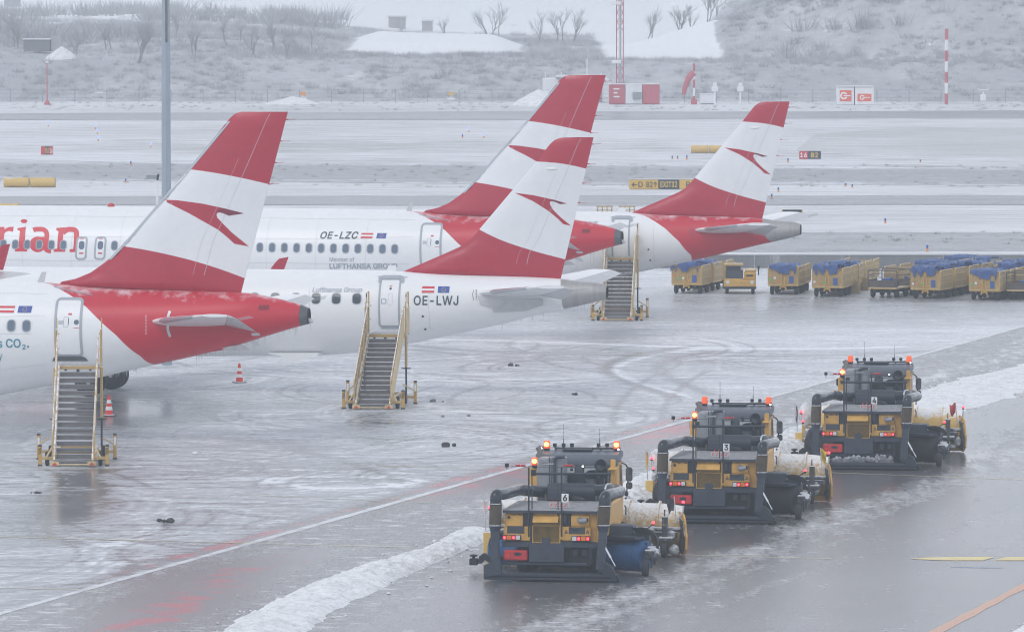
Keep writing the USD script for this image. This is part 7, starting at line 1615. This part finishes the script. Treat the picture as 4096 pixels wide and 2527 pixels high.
# shelter with orange emblems
for k, (x0, x1, yt, lab) in enumerate(((2003, 2045, 209, 'pale shelter with a large orange ring emblem, left one'), (2046, 2092, 209, 'pale shelter with a small orange ring emblem, right one'))):
    g, s = put_at((x0 + x1) / 2, 251); w, h = (x1 - x0) * s, (251 - yt) * s; o = thing('shelter', lab, 'shelter', (g[0], g[1], 0)); obj('wall', bx(-w / 2 + .02, w / 2 - .02, 0, 2.4, 0, h, .04), 'pole_white' if k else 'container_white', o); obj('roof', bx(-w / 2, w / 2, -.1, 2.5, h, h + .12, .03), 'snow_field', o)
    pw, ph = (w * .66, h * .62) if k == 0 else (w * .72, h * .42); z0 = h * .2
    pn = obj('emblem_panel', bx(-pw / 2, pw / 2, -.04, -.005, z0, z0 + ph, .01), 'orange_print', o); c = (-pw * .16, z0 + ph / 2); R = ph * .34
    obj('emblem', ext(Point(*c).buffer(R).difference(Point(*c).buffer(R * .58)).difference(sbox(c[0] + R * .2, c[1] - R * .35, c[0] + R * 2, c[1] + R * .35)).union(sbox(c[0], c[1] - R * .16, pw * .42, c[1] + R * .16)), .02, 'y', -.065), 'sign_white', pn)
# fence along the foot
f = thing('perimeter_fence', 'thin wire fence along the foot of the embankment', 'fence', (0, 681, 0))
for k in range(44): obj('post', cyl((-66 + 3.2 * k, 0, 0), (-66 + 3.2 * k, 0, 1.3), .035, .035, 5), 'tank_grey', f)
for z in (.5, .9, 1.25): obj('wire', tube([(-68, 0, z), (75, 0, z)], .012, 4), 'tank_grey', f)
# small things at the foot on the left
g, s = put_at(113, 251); o = thing('lamp_pole', 'thin reddish lamp pole at the far left before the embankment', 'pole', (g[0], g[1], 0)); obj('post', cyl((0, 0, 0), (0, 0, 100 * s), .07, .05, 8), 'container_red', o); obj('foot', lathe([(.35, 0), (.3, .15), (.07, .5), (.001, .5)], 10), 'container_red', o); obj('head', bx(-.15, .15, -.1, .1, 100 * s, 104 * s, .03), 'pole_white', o)
g, s = put_at(88, 215); Y = 720; x = atY(88 * K, 300, Y)[0]; o = thing('site_hut', 'hazy dark hut with snowy roof on the bank at the far left', 'hut', (x, Y, float(hill(x, Y)) + .2)); obj('wall', bx(-1.4, 1.4, 0, 2, 0, 1.2, .04), 'stone_grey', o); obj('annex', bx(1.45, 2.6, .2, 2, 0, 1.5, .04), 'stone_pale', o); obj('roof', bx(-1.5, 1.5, -.1, 2.1, 1.2, 1.35, .03), 'snow_field', o)
def heap_at(label, xd, Y, w, h, seed):
    x = atY(xd * K, 300, Y)[0]; u = np.linspace(-1, 1, 40); U_, V_ = np.meshgrid(u, u, indexing='ij'); rr = np.hypot(U_, V_); Z = h * np.clip(1 - rr, 0, 1) ** .8 * (.8 + .5 * fb(U_, V_, 2.5, seed)) - .1
    o = thing('snow_heap', label, 'snow heap', (x, Y, float(hill(x, Y)))); obj('heap', grid_mesh(np.stack([U_ * w / 2, V_ * w / 2, Z], -1)), 'snow_pile', o, True)
heap_at('small conical snow heap on the bank at the far left', 147, 712, 3.6, 1.4, 3); heap_at('snow heap at the foot left of the white building', 1290, 672, 5.5, 1.6, 4); heap_at('low snow heap in front of the embankment beyond the first fin', 700, 676, 6, .8, 5)
for x, y, m, lab in ((725, 222, 'marker_orange', 'tiny orange board on a post before the embankment, left one'), (1080, 224, 'barrier_yellow', 'tiny yellow board before the embankment, right one')):
    g, s = put_at(x, 243); o = thing('small_board', lab, 'sign', (g[0], g[1], 0)); obj('post', cyl((0, 0, 0), (0, 0, 14 * s), .05), 'pole_white', o); obj('board', bx(-.32, .32, -.04, .04, 14 * s, 23 * s, .01), m, o); obj('box', bx(-.4, .4, -.1, .1, 3 * s, 9 * s, .02), 'pole_white', o)
for x0, x1, Y, lab in ((930, 970, 860, 'far dark hut behind the white heap, left one'), (1010, 1035, 850, 'far dark hut behind the white heap, right one'), (10, 46, 930, 'far block on the skyline at the top left corner')):
    s = Y / FPX * K; x = atY((x0 + x1) / 2 * K, 100, Y)[0]; w = (x1 - x0) * s; o = thing('far_hut', lab, 'hut', (x, Y, float(hill(x, Y)) - .2)); obj('wall', bx(-w / 2, w / 2, 0, 3, 0, 1.5 if x0 > 100 else 4.5, .03), 'stone_pale', o); obj('roof', bx(-w / 2 - .15, w / 2 + .15, -.15, 3.1, 1.502 if x0 > 100 else 4.502, 1.7 if x0 > 100 else 4.7, .03), 'snow_field', o)
